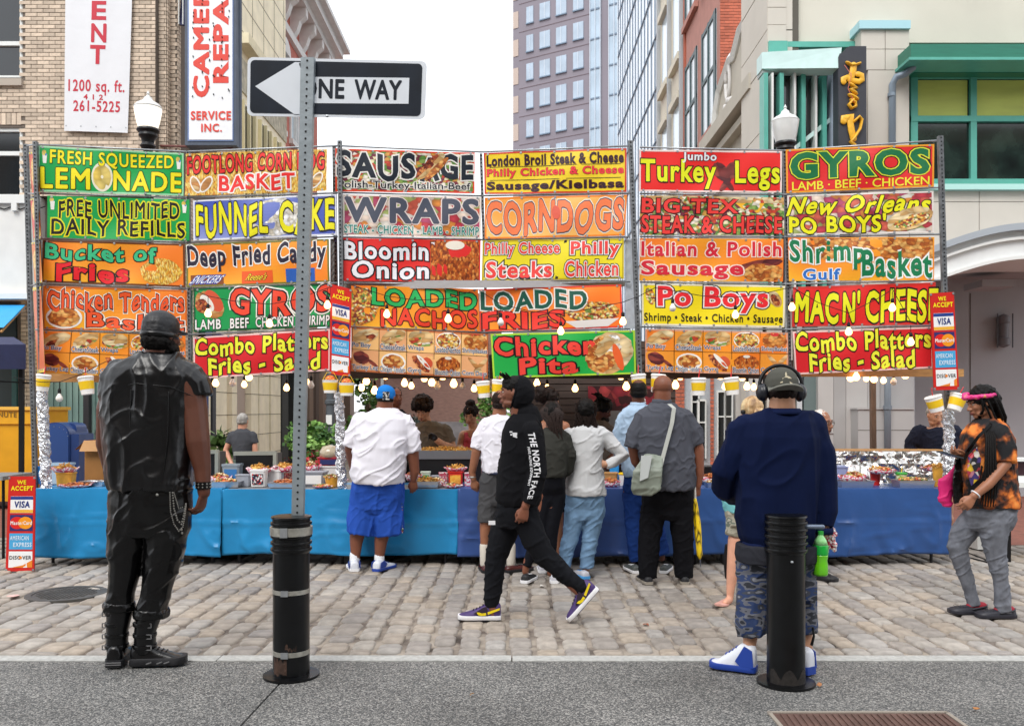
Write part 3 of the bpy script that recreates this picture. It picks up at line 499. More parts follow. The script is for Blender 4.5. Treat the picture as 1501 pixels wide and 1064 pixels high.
# bulbs
M_GL = mat('lit_bulb_glass', C('ffc27a'), .3, emit=4.5); M_GW = mat('unlit_bulb_glass', C('e9e4dc'), .15, spec=.8)
def bulb(x, y, d, r=6, lit=True, lb=None, grp=None, cord=9):
    c = P(x, y, d); k = r / F * d
    t = thing('light_bulb', lb, 'light bulb', c, grp)
    MB().lathe(c, [(0, -k), (k * .6, -k * .85), (k * .97, -k * .3), (k, .0), (k * .85, k * .55), (k * .45, k * 1.2), (k * .4, k * 1.5)], 14).build('glass', M_GL if lit else M_GW, t, True)
    MB().lathe(c, [(k * .45, k * 1.45), (k * .5, k * 2.4), (k * .3, k * 2.9), (.003, k * 3), (.003, k * 3 + cord / F * d)], 10).build('socket', M_BLACK, t, 40)
rowB = [(316, 562), (341, 562, 0), (358, 564), (365, 553), (420, 569), (449, 560), (456, 565, 0), (530, 569), (537, 559), (549, 573), (565, 552), (593, 562), (603, 566), (622, 555), (633, 561), (641, 566, 0), (649, 552), (665, 563), (678, 566, 0), (695, 570), (787, 562), (802, 570), (843, 570), (910, 552), (918, 567), (967, 551), (990, 565), (997, 553), (1056, 551), (1063, 567), (1088, 554), (1095, 567), (1105, 568), (1247, 554), (1255, 553), (1270, 555), (1281, 556), (1295, 558), (1309, 546), (1310, 560, 0), (1327, 550)]
marks = ['by the left grey haired shopper', 'left of the sign post', 'right of the sign post', 'over the man in the blue cap', 'over the young vendor', 'over the walking person', 'over the dark booth', 'over the bald man', 'over the capped man', 'over the foil counter']
zones = [(0, 350, marks[0]), (350, 435, marks[1]), (435, 500, marks[2]), (500, 585, marks[3]), (585, 700, marks[4]), (700, 800, marks[5]), (800, 930, marks[6]), (930, 1040, marks[7]), (1040, 1150, marks[8]), (1150, 1400, marks[9])]
rnd = random.Random(3)
cz = {}
for b in rowB:
    z = next(m for a, c, m in zones if a <= b[0] < c); lit = len(b) < 3; cz[z] = cz.get(z, 0) + 1
    bulb(b[0], b[1], 9.3 + rnd.uniform(0, .5), rnd.uniform(4.2, 5.4), lit, ('lit' if lit else 'unlit') + ' bulb, ' + NTH[cz[z] - 1] + ' from left of those ' + z, 'string lights under the banners')
FB = [(305, 460, 1, 'over the pita picture of the left GYROS banner'), (395, 475, 1, 'in front of CHICKEN on the left GYROS banner'), (480, 448, 1, 'left of the middle card sign'), (567, 461, 1, 'over the N of NACHOS'), (657, 468, 1, 'over the O of NACHOS'), (734, 473, 0, 'over the R of FRIES'), (822, 486, 1, 'above the Chicken Pita banner'), (913, 472, 1, 'right of the heaped plate of LOADED FRIES'), (986, 452, 0, 'below the P of Po Boys'), (1078, 462, 1, 'below the y of Po Boys'), (1161, 451, 1, 'left of MAC'), (1244, 487, 1, 'over Combo on the right banner'), (1308, 452, 1, 'over the H of CHEESE'), (1335, 502, 1, 'over Platters on the right banner'), (87, 584, 0, 'left of the hanging cup at the left end')]
for x, y, lit, where in FB: bulb(x, y, 8.35, 5, lit, ('lit' if lit else 'white') + ' bulb hanging ' + where, None, 10)
def wire(pts, d, lb, r=.0035):
    W = []
    for (a, b), (c, e) in zip(pts, pts[1:]):
        for k in range(6): t = k / 6; W.append(P(a + (c - a) * t, b + (e - b) * t + 0, d))
    W.append(P(*pts[-1], d)); MB().tube(W, r, 5).build('cable', M_BLACK, label=lb, cat='cable', smooth=True)
wire([(283, 425), (305, 434), (340, 441), (395, 446), (430, 440), (487, 420)], 8.36, 'black light cable sagging over the left GYROS banner')
wire([(515, 418), (567, 434), (610, 440), (657, 438), (700, 424), (734, 446), (780, 457), (822, 460), (870, 452), (913, 443), (937, 434)], 8.36, 'black light cable sagging over the loaded nachos and fries banners')
wire([(937, 434), (960, 422), (986, 426), (1030, 434), (1078, 436), (1120, 430), (1161, 421)], 8.36, 'black light cable sagging over the Po Boys banner')
wire([(1161, 421), (1200, 444), (1244, 459), (1290, 436), (1308, 424), (1335, 472)], 8.36, "black light cable looping over the MAC N' CHEESE banner")
wire([(20, 553), (60, 560), (87, 560), (120, 548), (155, 530)], 8.36, 'black light cable rising towards the leather vest')
for a, b in ((300, 470), (510, 700), (780, 940), (950, 1110), (1240, 1340)):
    wire([(a, 546), ((a + b) / 2, 552), (b, 546)], 9.5, 'thin cable of the string lights between columns %s' % {300: 'left of the middle post', 510: 'over the vendors', 780: 'over the dark booth', 950: 'over the bald man', 1240: 'over the foil counter'}[a])
# hanging cups and buckets
M_CUP = mat('white_paper_cup', 'f0eeea', .45); M_YL = mat('yellow_cup_label', 'f2c81e', .4); M_RD = mat('red_straw', 'e03038', .4)
def cup_(x, y, d, r, h, lb, cat_='cup', tilt=0, ax=None, grp=None, label_c=None, straw=True):
    c = P(x, y + h / 2, d); k = 1 / F * d; ax = ax or (math.sin(tilt), 0, math.cos(tilt)); q = Vector((0, 0, 1)).rotation_difference(Vector(ax))
    t = thing('paper_cup', lb, cat_, c, grp); R1, R0, H = r * k, r * k * .8, h * k
    MB().lathe(c, [(0, 0), (R0, 0), (R0, .002), (R1, H), (R1 * 1.06, H), (R1 * 1.06, H * 1.05), (R1 * .9, H * 1.12), (0, H * 1.12)], 20, ax).build('cup_body', M_CUP, t, 40)
    MB().lathe(c, [(R0 + (R1 - R0) * .3 + .0015, H * .3), (R0 + (R1 - R0) * .8 + .0015, H * .8)], 20, ax).build('yellow_label', label_c or M_YL, t, 40)
    if straw: a = c + q @ Vector((0, 0, H * 1.1)); MB().tube([a, a + q @ Vector((R1 * .15, 0, H * .55))], .004, 6).build('straw', M_RD, t, True)
for x, y, r, h, ti, lb in ((62, 562, 10, 22, .1, 'white cup with yellow label hanging on the left end post'), (129, 566, 11, 24, -.15, 'white cup hanging tilted left of the leather vest'), (710, 572, 10, 22, -.1, 'left one of two white cups hanging beside the walking person'), (729, 570, 10, 22, .1, 'right one of two white cups hanging beside the walking person'), (938, 563, 11, 24, -.1, 'white cup hanging behind the head of the man in denim'), (963, 563, 11, 24, .1, 'white cup hanging left of the bald head'), (1024, 568, 11, 23, 0, 'white cup hanging right of the bald head'), (1074, 567, 11, 23, -.1, 'white cup hanging left of the headphones'), (1374, 592, 12, 21, -.3, 'white cup hanging in front of the smiling vendor'), (1398, 590, 12, 22, .35, 'white cup hanging right of the foil post by the braided woman')):
    cup_(x, y, 8.45, r, h, lb, tilt=ti)
for x, y, lb in ((484, 567, 'left'), (508, 571, 'right')):
    t = thing('food_bucket', lb + ' one of two white buckets hanging below the middle card sign', 'bucket', P(x, y + 8, 8.5)); c = P(x, y + 9, 8.5); k = 8.5 / F
    MB().lathe(c, [(0, 0), (9 * k, 0), (11.5 * k, 18 * k), (12 * k, 19 * k), (9 * k, 18 * k)], 18).build('bucket_body', M_CUP, t, 40); MB().lathe(c, [(9.7 * k, 4 * k), (11.4 * k, 15 * k)], 18).build('yellow_label', M_YL, t, 40)
    MB().tube([c + Vector((-11 * k, 0, 19 * k)), c + Vector((-5 * k, 0, 30 * k)), c + Vector((5 * k, 0, 30 * k)), c + Vector((11 * k, 0, 19 * k))], .003, 6).build('handle', M_YL, t, True)
    MB().ell(c + Vector((0, 0, 20 * k)), (8 * k, 8 * k, 6 * k), 10).build('popcorn', cellmat('orange_snack', ['f08a2c', 'f9b84a', 'e8622a'], 60), t, True)
# roof boards behind the banners
rf = thing('booth_roof', 'dark wooden roof edge of the booth behind the lower banners', 'roof', G(720, 9.2)); m_dw = mat('dark_roof_wood', '3a2c22', .7, bump=.3, var=.3, vscale=8, stretch=(1, 8, 8))
for xa, xb, nb in ((514, 768, 2), (770, 935, 8), (944, 1160, 2)):
    X0, X1 = G(xa, 9.3).x, G(xb, 9.3).x; z = P(0, 545, 9.3).z
    MB().box(X0, X1, 9.25, 9.3, z - .07, z + .12).build('fascia', m_dw, rf)
    for k in range(nb): MB().box(X0, X1, 9.3 + k * .25, 9.54 + k * .25, z + .1 + (k % 2) * .004, z + .12 + (k % 2) * .004).build('roof_board', m_dw, rf)
MB().box(G(62, 9.3).x, G(190, 9.3).x, 9.3, 9.34, P(0, 560, 9.3).z, P(0, 546, 9.3).z).build('wooden_beam', mat('pale_wood', 'b98a52', .6, var=.2, vscale=10, stretch=(1, 6, 6)), label='pale wooden beam behind the hanging cups at the left end', cat='beam')
MB().box(G(1155, 9.3).x, G(1420, 9.3).x, 9.4, 9.45, P(0, 552, 9.4).z, P(0, 541, 9.4).z).build('wooden_beam', MATS['pale_wood'], label='pale wooden beam over the foil counter', cat='beam')
# ---------------------------------------------------------------- ground
def speckle_mat(name, c0, c1, c2, sc, bump=.5):
    m = bpy.data.materials.new(name); m.use_nodes = True; n = m.node_tree.nodes; l = m.node_tree.links; b = n['Principled BSDF']; b.inputs['Roughness'].default_value = .75
    tc = n.new('ShaderNodeTexCoord'); v = n.new('ShaderNodeTexVoronoi'); v.inputs['Scale'].default_value = sc; l.new(tc.outputs['Object'], v.inputs[0])
    s = n.new('ShaderNodeSeparateColor'); l.new(v.outputs['Color'], s.inputs[0]); r = n.new('ShaderNodeValToRGB'); e = r.color_ramp.elements; e[0].position = 0; e[0].color = C(c0); e[1].position = 1; e[1].color = C(c2); q = e.new(.55); q.color = C(c1)
    l.new(s.outputs[0], r.inputs[0]); no = n.new('ShaderNodeTexNoise'); no.inputs['Scale'].default_value = 1.3; no.inputs['Detail'].default_value = 6; l.new(tc.outputs['Object'], no.inputs[0])
    rr = n.new('ShaderNodeMapRange'); rr.inputs[1].default_value = .3; rr.inputs[2].default_value = .7; rr.inputs[3].default_value = .74; rr.inputs[4].default_value = 1.16; l.new(no.outputs[0], rr.inputs[0])
    x = n.new('ShaderNodeMixRGB'); x.blend_type = 'MULTIPLY'; x.inputs[0].default_value = 1; l.new(r.outputs[0], x.inputs[1]); l.new(rr.outputs[0], x.inputs[2])
    g_ = n.new('ShaderNodeTexVoronoi'); g_.inputs['Scale'].default_value = 2.6; l.new(tc.outputs['Object'], g_.inputs[0]); gm = n.new('ShaderNodeMapRange'); gm.inputs[1].default_value = .035; gm.inputs[2].default_value = .06; gm.inputs[3].default_value = .62; gm.inputs[4].default_value = 1; l.new(g_.outputs['Distance'], gm.inputs[0]); gx = n.new('ShaderNodeMixRGB'); gx.blend_type = 'MULTIPLY'; gx.inputs[0].default_value = 1; l.new(x.outputs[0], gx.inputs[1]); l.new(gm.outputs[0], gx.inputs[2]); l.new(gx.outputs[0], b.inputs['Base Color'])
    u = n.new('ShaderNodeBump'); u.inputs['Strength'].default_value = bump; u.inputs['Distance'].default_value = .006; u.invert = True; l.new(v.outputs['Distance'], u.inputs['Height']); l.new(u.outputs[0], b.inputs['Normal']); MATS[name] = m; return m
KD = D(969.5); KD2 = D(961.5)
m_pav = speckle_mat('exposed_aggregate', '353536', '5c5c5a', '9d9a95', 140)
# pavement slabs with real joints: one diagonal joint in front of the left bollard
M = MB(); ja, jb = G(415, D(996)), G(352, D(1064)); jd = (jb - ja).normalized(); p0 = ja + jd * -((ja.y - KD) / jd.y) * 1.0; p1 = ja + jd * ((-3 - ja.y) / jd.y); g = .006
M.poly([(-60, -14, 0), (p1.x - g - 1.2, -14, 0), (p1.x - g, -3, 0), (p0.x - g, KD, 0), (-60, KD, 0)], (0, 0, -.1)); M.poly([(p1.x + g, -3, 0), (p1.x + g - 1.2, -14, 0), (60, -14, 0), (60, KD, 0), (p0.x + g, KD, 0)], (0, 0, -.1))
M.build('pavement', m_pav, kind='structure')
m_gran = mat('granite_kerb', C('a8a8a4'), .7, bump=.4, bscale=90, var=.18, vscale=30)
kb = put('kerb', [], [], m_gran, kind='structure'); x = -9.0; rnd = random.Random(2)
while x < 9:
    L_ = rnd.uniform(1.3, 2.1); MB().box(x + .004, x + L_ - .004, KD + .004, KD2, -.1, .004 + rnd.uniform(0, .004)).build('kerb_stone', m_gran, kb); x += L_
MB().box(-300, 300, -40, 600, -.3, -.101).build('ground', mat('earth_fill', '5a5248', .9), kind='structure')
m_sand = mat('joint_sand', C('7a6e62'), .95, bump=.8, bscale=50, vscale=5, cols=['3f3731', '736960', '948a7e', 'a0968b'])
MB().box(-60, 60, KD2, 30, -.1, -.009).build('street', m_sand, kind='structure')
sw = MB(); sw.box(-60, -5.0, 10.6, 90, -.1, -.006); sw.box(4.05 - .9, 60, 10.0, 90, -.1, -.006); sw.build('sidewalk', mat('far_brick_paving', '7a4a3c', .85, bump=.3, var=.25, vscale=10), kind='structure')
MB().box(-60, 60, 30, 90, -.1, -.008).build('road', mat('far_road', '6a6864', .85, var=.2), kind='structure')
# stones
def stone_mat():
    m = mat('cobble_granite', C('9a948d'), .72, bump=.7, bscale=30, var=.22, vscale=12, bdist=.012); n = m.node_tree.nodes; l = m.node_tree.links; b = n['Principled BSDF']
    src = b.inputs['Base Color'].links[0].from_socket; oi = n.new('ShaderNodeObjectInfo'); ge = n.new('ShaderNodeNewGeometry'); ad = n.new('ShaderNodeMath'); ad.operation = 'ADD'; l.new(oi.outputs['Random'], ad.inputs[0]); l.new(ge.outputs['Random Per Island'], ad.inputs[1])
    fr_ = n.new('ShaderNodeMath'); fr_.operation = 'FRACT'; l.new(ad.outputs[0], fr_.inputs[0]); r = n.new('ShaderNodeValToRGB'); e = r.color_ramp.elements; e[0].color = (.84, .83, .85, 1); e[1].position = 1; e[1].color = (1.1, 1.08, 1.04, 1)
    for p_, c_ in ((.25, (.85, .83, .82, 1)), (.5, (1.08, .98, .86, 1)), (.75, (.95, .97, 1.0, 1))): q = e.new(p_); q.color = c_
    x = n.new('ShaderNodeMixRGB'); x.blend_type = 'MULTIPLY'; x.inputs[0].default_value = 1; l.new(fr_.outputs[0], r.inputs[0]); l.new(src, x.inputs[1]); l.new(r.outputs[0], x.inputs[2])
    # broad random tone variation across the whole street
    np_ = n.new('ShaderNodeTexNoise'); np_.inputs['Scale'].default_value = 1.1; np_.inputs['Detail'].default_value = 6; l.new(ge.outputs['Position'], np_.inputs[0]); m2 = n.new('ShaderNodeMapRange'); m2.inputs[1].default_value = .35; m2.inputs[2].default_value = .65; m2.inputs[3].default_value = .8; m2.inputs[4].default_value = 1.14; l.new(np_.outputs[0], m2.inputs[0])
    x2 = n.new('ShaderNodeMixRGB'); x2.blend_type = 'MULTIPLY'; x2.inputs[0].default_value = 1; l.new(x.outputs[0], x2.inputs[1]); l.new(m2.outputs[0], x2.inputs[2]); l.new(x2.outputs[0], b.inputs['Base Color']); return m
m_st = stone_mat()
def stone_geo(w_, L_, rnd, h=.0085):
    """cut stone about 0,0: worn top with rounded shoulders"""
    lv = [(-.002, -.03), (.0, -.004), (.008, h * .6), (.02, h)]; rg = []
    cs = [(a * w_ / 2 + rnd.uniform(-.013, .004) * a, b * L_ / 2 + rnd.uniform(-.02, .005) * b) for a, b in ((-1, -1), (1, -1), (1, 1), (-1, 1))]
    tilt = (rnd.uniform(-.03, .03), rnd.uniform(-.03, .03))
    out = []
    for a in range(4):
        p, q, o = cs[a], cs[(a + 1) % 4], cs[a - 1]; c = .16
        out += [(p[0] + (o[0] - p[0]) * c, p[1] + (o[1] - p[1]) * c), (p[0] + (q[0] - p[0]) * c, p[1] + (q[1] - p[1]) * c)]
    for i_, z in lv:
        rg.append([(x * (1 - 2 * i_ / w_), y * (1 - 2 * i_ / L_), z + (x * tilt[0] + y * tilt[1] if z > 0 else 0)) for x, y in out])
    return rg
st = put('cobblestone_street', [], [], m_st, kind='structure'); rnd = random.Random(11); allst = []
X = -6.6
while X < 6.6:
    cw = rnd.uniform(.145, .205); y = KD2 + rnd.uniform(-.2, 0)
    while y < 9.75:
        L_ = rnd.uniform(.2, .34); y0 = max(y, KD2 + .004); yc = (y0 + y + L_) / 2; Lr = y + L_ - y0
        xc = X + cw / 2 + .012 * math.sin(yc * 1.7)
        if Lr > .07 and abs(xc) < yc * .6 + .2 and ((xc - G(96, D(871)).x) ** 2 + (yc - D(871)) ** 2) > .1: allst.append((yc, xc, cw - rnd.uniform(.005, .028), Lr - rnd.uniform(.004, .026)))
        y += L_
    X += cw
allst.sort(); shared = []
for k in range(24):
    w_, L_ = .155, .25; M = MB(); M.rings(stone_geo(w_, L_, rnd)); o = M.build('stone', m_st, st, 50); shared.append(o.data); bpy.data.objects.remove(o)
for k, (yc, xc, w_, L_) in enumerate(allst[:290]):
    o = bpy.data.objects.new('stone', shared[k % 24]); COL.objects.link(o); o.parent = st; o.location = (xc, yc, rnd.uniform(-.004, .003)); o.scale = (w_ / .155, L_ / .25, 1)
M = MB()
for yc, xc, w_, L_ in allst[290:]:
    M.rings([[(x + xc, y + yc, z + .001) for x, y, z in g_] for g_ in stone_geo(w_, L_, rnd)])
M.build('stones', m_st, st, 50, kind='stuff')
# manhole in the cobbles
c = G(98, D(871)); mh = thing('manhole_cover', 'dark iron manhole cover set flat in the cobbles behind the leather man', 'manhole cover', c)
MB().lathe(c, [(.31, -.02), (.31, .012), (.26, .013), (.26, .008)], 32).build('rim', mat('cast_iron', '5a5855', .55, .5, bump=.4, bscale=50, var=.2), mh, 40)
M = MB(); M.lathe(c, [(.255, -.02), (.255, .009), (.0, .01)], 32)
for i in range(-7, 8):
    for j in range(-7, 8):
        if i * i + j * j < 38: M.box(c.x + i * .036 - .011, c.x + i * .036 + .011, c.y + j * .036 - .011, c.y + j * .036 + .011, .006, .014)
M.build('lid', MATS['cast_iron'], mh)
# rusty grate in the pavement, bottom right
ga, gb = D(1046), D(1064) - .25; gx0, gx1 = G(1132, ga).x, G(1385, ga).x; gt = thing('utility_cover', 'rusty brown metal cover in the pavement at the bottom right', 'cover', ((gx0 + gx1) / 2, gb, 0))
m_rust = mat('rusty_iron', '5e463e', .75, .2, bump=.4, bscale=40, var=.3, vscale=8)
MB().box(gx0, gx1, gb, ga, -.02, .003).build('plate', m_rust, gt)
for k in range(26):
    xx = gx0 + .03 + (gx1 - gx0 - .06) * k / 25; MB().bar((xx - .012, gb + .02, .006), (xx + .012, ga - .02, .006), .008, .003).build('tread_bar', m_rust, gt)
for a, b in (((gx0 - .012, gb, .002), (gx0 - .012, ga + .012, .002)), ((gx1 + .012, gb, .002), (gx1 + .012, ga + .012, .002)), ((gx0 - .02, ga + .012, .002), (gx1 + .02, ga + .012, .002))): MB().bar(a, b, .01, .006).build('rim', mat('pale_cement', '8c8378', .9, bump=.3), gt)
# litter and leaves
def litter(name, lb, cat_, x, y, c, s=.02, seed=1):
    r_ = random.Random(seed); p = G(x, D(y)); n = 7; V = [(p.x, p.y, .022)] + [(p.x + math.cos(a) * s * r_.uniform(.6, 1.4), p.y + math.sin(a) * s * 1.3 * r_.uniform(.6, 1.4), .012 + r_.uniform(0, .015)) for a in [i * 2 * math.pi / n for i in range(n)]]
    V2 = [(v[0], v[1], v[2] - .004) for v in V]; Fc = [(0, i + 1, (i + 1) % n + 1) for i in range(n)]; put(name, V + V2, Fc + [(8, 8 + (i + 1) % n + 1, 8 + i + 1) for i in range(n)] + [(i + 1, 8 + i + 1, 8 + (i + 1) % n + 1, (i + 1) % n + 1) for i in range(n)], mat('litter_' + c, c, .7, var=.2), None, False, lb, cat=cat_)
litter('dry_leaf', 'brown curled leaf on the cobbles right of the walking person', 'leaf', 947, 918, '8a4a2c', .022)
litter('paper_scrap', 'pinkish paper scrap on the cobbles left of the manhole cover', 'litter', 20, 876, 'd8b0a8', .04, 3)
litter('paper_scrap', 'small white paper scrap on the cobbles behind the walking person', 'litter', 794, 861, 'd9d4cc', .02, 4)
litter('dry_leaf', 'tan leaf scrap on the grey pavement right of the bollard base', 'leaf', 1201, 1008, 'a9744c', .013, 5)
litter('dry_leaf', 'small tan leaf scrap on the grey pavement at the far right', 'leaf', 1431, 1043, 'a8703c', .014, 6)
litter('dry_leaf', 'tan speck of leaf on the grey pavement below the walking person', 'leaf', 692, 1021, 'b08a64', .013, 7)
# ---------------------------------------------------------------- buildings
def fb(M, x0, x1, y0, y1, d, t=.2, off=0):
    """block whose front face covers px columns x0..x1, rows y0..y1 at distance d"""
    a, b = P(x0, y1, d), P(x1, y0, d); return M.box(a.x, b.x, d - off, d + t, a.z, b.z)
def FB(name, x0, x1, y0, y1, d, m, parent, t=.2, off=0, **k): return fb(MB(), x0, x1, y0, y1, d, t, off).build(name, m, parent, **k)
def zd(y, d): return CH + (HY - y) / F * d
def glassm(name, c, rough=.08, spec=.9): return mat(name, c, rough, spec=spec, var=.35, vscale=1.2)
G_DK = glassm('dark_window_glass', '141a1e'); G_SKY = mat('painted_sky_window_glass', 'c9dbe6', .12, spec=.8, var=.15, vscale=.6); G_TEAL = mat('painted_tree_reflection_glass', '1a2624', .06, spec=.8, var=.6, vscale=2.5, cols=['0e1614', '1c2b26', '31423a'])  # sky and tree reflections of the last two glasses are put into their colour
m_wf = mat('white_window_frame', 'dfe1de', .45); m_teal = mat('teal_painted_metal', '58aa9a', .42, spec=.5, var=.06); m_teald = mat('deep_teal_metal', '23745f', .45, var=.1, stretch=(1, 1, 12), vscale=3)
def brickmat(name, c, v=.22):
    m = mat(name, c, .85, bump=.35, bscale=90, var=v * .5, vscale=25); n = m.node_tree.nodes; l = m.node_tree.links; b = n['Principled BSDF']
    src = b.inputs['Base Color'].links[0].from_socket; oi = n.new('ShaderNodeObjectInfo'); ge = n.new('ShaderNodeNewGeometry'); ad = n.new('ShaderNodeMath'); l.new(oi.outputs['Random'], ad.inputs[0]); l.new(ge.outputs['Random Per Island'], ad.inputs[1])
    f_ = n.new('ShaderNodeMath'); f_.operation = 'FRACT'; l.new(ad.outputs[0], f_.inputs[0]); mr = n.new('ShaderNodeMapRange'); mr.inputs[3].default_value = 1 - v; mr.inputs[4].default_value = 1 + v; l.new(f_.outputs[0], mr.inputs[0])
    x = n.new('ShaderNodeMixRGB'); x.blend_type = 'MULTIPLY'; x.inputs[0].default_value = 1; l.new(src, x.inputs[1]); l.new(mr.outputs[0], x.inputs[2]); l.new(x.outputs[0], b.inputs['Base Color']); return m
m_bk = brickmat('buff_brick', C('ccbaa6')); m_bko = brickmat('buff_brick_lower', C('c9baa4')); m_mo = mat('dark_mortar', '6f655c', .95); m_rbk = brickmat('red_brick', C('b8664e')); m_rmo = mat('pale_mortar', 'b59a8c', .95)
def brick_field(parent, o, u, nrm, w_, h, m, bl=.203, bh=.0675, keep=lambda a, b: True, single=0, j=.011, proud=.012, skip=None):
    """running bond over a w x h field from corner o, along u and up; the first `single` bricks seen are objects, the rest one mesh"""
    u = Vector(u).normalized(); nrm = Vector(nrm).normalized(); z = Vector((0, 0, 1)); cnt = 0; M = MB(); n = int(h / bh) + 1; sh = {}
    r_ = random.Random(int(w_ * 100))
    for r in range(n - 1, -1, -1):
        x = -bl / 2 if r % 2 else 0
        while x < w_:
            a, b = max(x, 0) + j / 2, min(x + bl, w_) - j / 2; c0, c1 = r * bh + j / 2, min((r + 1) * bh, h) - j / 2
            x += bl
            if b - a < .02 or c1 - c0 < .02 or not keep((a + b) / 2, (c0 + c1) / 2): continue
            p = Vector(o) + u * ((a + b) / 2) + z * ((c0 + c1) / 2) + nrm * r_.uniform(0, .004)
            key = (round(b - a, 3), round(c1 - c0, 3))
            def bx(Q, c):
                e = [c + u * (i * (b - a) / 2) + z * (k * (c1 - c0) / 2) + nrm * q for q in (0, proud) for i, k in ((-1, -1), (1, -1), (1, 1), (-1, 1))]
                Q.add([tuple(v) for v in e], [(4, 5, 6, 7), (0, 1, 5, 4), (1, 2, 6, 5), (2, 3, 7, 6), (3, 0, 4, 7)])
            if cnt < single:
                if key not in sh:
                    Q = MB(); bx(Q, Vector((0, 0, 0))); me = bpy.data.meshes.new('brick'); me.from_pydata(np.concatenate(Q.V).tolist(), [], Q.Fc); me.materials.append(m); sh[key] = me
                ob = bpy.data.objects.new('brick', sh[key]); COL.objects.link(ob); ob.parent = parent; ob.location = p - ORG[parent.name]; cnt += 1
            else: bx(M, p)
    if M.n: M.build('bricks', m, parent, kind='stuff')
XL, XR = -5.77, 4.68
dX = lambda x, X: X * F / (x - CX)
# --- buff brick corner building, left
B = thing('brick_building', 'buff brick corner building with a white sign cloth on its front', 'building', (-8, 15, 0)); dB = 15.0
x0, x1 = P(-60, 0, dB).x, P(228, 0, dB).x; zt = zd(-90, dB); z290 = zd(288, dB)
hole = lambda X, Z: any(P(a, 0, dB).x < X < P(b, 0, dB).x and zd(d_, dB) < Z < zd(c_, dB) for a, b, c_, d_ in ((-60, 33, -90, 126), (-60, 32, 164, 290)))
MB().box(P(33, 0, dB).x, x1, dB + .012, dB + .3, z290, zt).build('mortar_wall', m_mo, B)
MB().box(x0, P(33, 0, dB).x, dB + .012, dB + .3, zd(187, dB), zd(114, dB)).build('mortar_wall', m_mo, B)
brick_field(B, (x0, dB + .012, z290), (1, 0, 0), (0, -1, 0), x1 - x0, zt - z290, m_bk, keep=lambda a, b: not hole(x0 + a, z290 + b), single=300)
# stepped corner piers
xs = [(228, 240, 15.12), (240, 251, 15.26)]
for k, (a, b, d_) in enumerate(xs):
    X0, X1 = P(a, 0, 15).x, P(b, 0, 15).x; MB().box(X0, X1, d_ + .012, d_ + .4, 0, zt).build('corner_pier', m_mo, B)
    brick_field(B, (X0, d_ + .012, z290 - 1), (1, 0, 0), (0, -1, 0), X1 - X0, zt - z290 + 1, m_bk)
    brick_field(B, (X1, d_ + .005, z290 - 1), (0, 1, 0), (1, 0, 0), .14, zt - z290 + 1, m_bk)
Xs = P(251, 0, 15.26).x
MB().box(Xs - .4, Xs - .012, 15.4, 18.6, 0, zt).build('side_wall', m_mo, B)
wz0, wz1 = zd(142, 15.7), zt - .3
brick_field(B, (Xs - .012, 15.4, 1.0), (0, 1, 0), (1, 0, 0), 3.2, zt - 1.0, m_bk, keep=lambda a, b: not (.35 < a < 2.2 and b + 1 > 5.4))
wn = MB().box(Xs - .1, Xs - .02, 15.75, 17.6, 6.4, zt).build('side_window', G_DK, B)
for y_ in (15.75, 16.6, 17.55): MB().box(Xs - .03, Xs + .01, y_, y_ + .05, 6.4, zt).build('mullion', mat('bronze_frame', '4a423c', .5), wn)
MB().box(Xs - .02, Xs + .05, 15.7, 17.65, 6.3, 6.4).build('sill', mat('stone_sill', 'b0a598', .8), wn)
# soldier course, sill, two windows on the left edge
for i in range(12): FB('brick', -58 + i * 7.5, -52 + i * 7.5 + .4, 166, 183, dB, m_bk, B, .05, .004)
FB('sill', -60, 34, 117, 127, dB, mat('stone_sill', 'b0a598', .8), B, .1, .06)
for y0, y1, ym in ((-90, 114, 64), (187, 288, 225)):
    w1 = FB('window', -60, 30, y0, y1, dB + .1, G_DK if y0 < 0 else G_DK, B, .04)
    FB('frame', 29, 33, y0, y1, dB + .03, m_wf, w1, .1); FB('frame', -60, 29, ym - 3, ym + 3, dB + .05, m_wf, w1, .06); FB('frame', -60, 33, y1 - 3, y1, dB + .04, m_wf, w1, .08)
    if y0 > 0: FB('frame', -60, 33, y0, y0 + 6, dB + .04, m_wf, w1, .08)
# painted ground floor
m_wp = mat('white_painted_wall', 'dcdcd8', .7, bump=.15, var=.06, vscale=3); m_tl = mat('teal_grey_siding', '7c9a92', .6, var=.1, vscale=2)
FB('painted_wall', -60, 41, 300, 432, dB, m_wp, B, .3, .05); FB('painted_wall', 41, 60, 290, 455, dB, mat('grey_corner', 'b5b3ad', .7), B, .3, .02)
FB('ledge', -60, 47, 288, 300, dB, m_wf, B, .3, .12); FB('ledge', -60, 50, 432, 440, dB, m_wf, B, .3, .2); FB('vent_box', 22, 30, 300, 311, dB, m_wf, B, .2, .12)
for i in range(6): M = MB(); a = P(-6 + i * 12, 303 + (i % 2) * 4, dB - .07); b = P(6 + i * 12, 303 + ((i + 1) % 2) * 4, dB - .07); M.tube([a, b], .01, 5, False); M.build('loose_wire', M_BLACK, B)
X0, X1 = P(24, 0, dB).x, P(62, 0, dB).x
MB().box(P(-60, 0, dB).x, P(250, 0, dB).x, dB + .14, dB + .4, 0, z290).build('mortar_wall', m_mo, B)
brick_field(B, (X0, dB + .14, 0), (1, 0, 0), (0, -1, 0), X1 - X0, zd(440, dB), m_bko)
FB('dark_doorway', -60, 23, 445, 760, dB + .08, mat('dark_doorway', '1c2a2c', .5), B, .05)
FB('green_door_edge', 17, 24, 500, 760, dB + .06, mat('deep_green_paint', '1f4a48', .5), B, .05)
for k in range(15): x = 70 + k * 4.6; FB('siding_board', x, x + 4.0, 450, 760, dB, m_tl, B, .1, (k % 2) * .02)
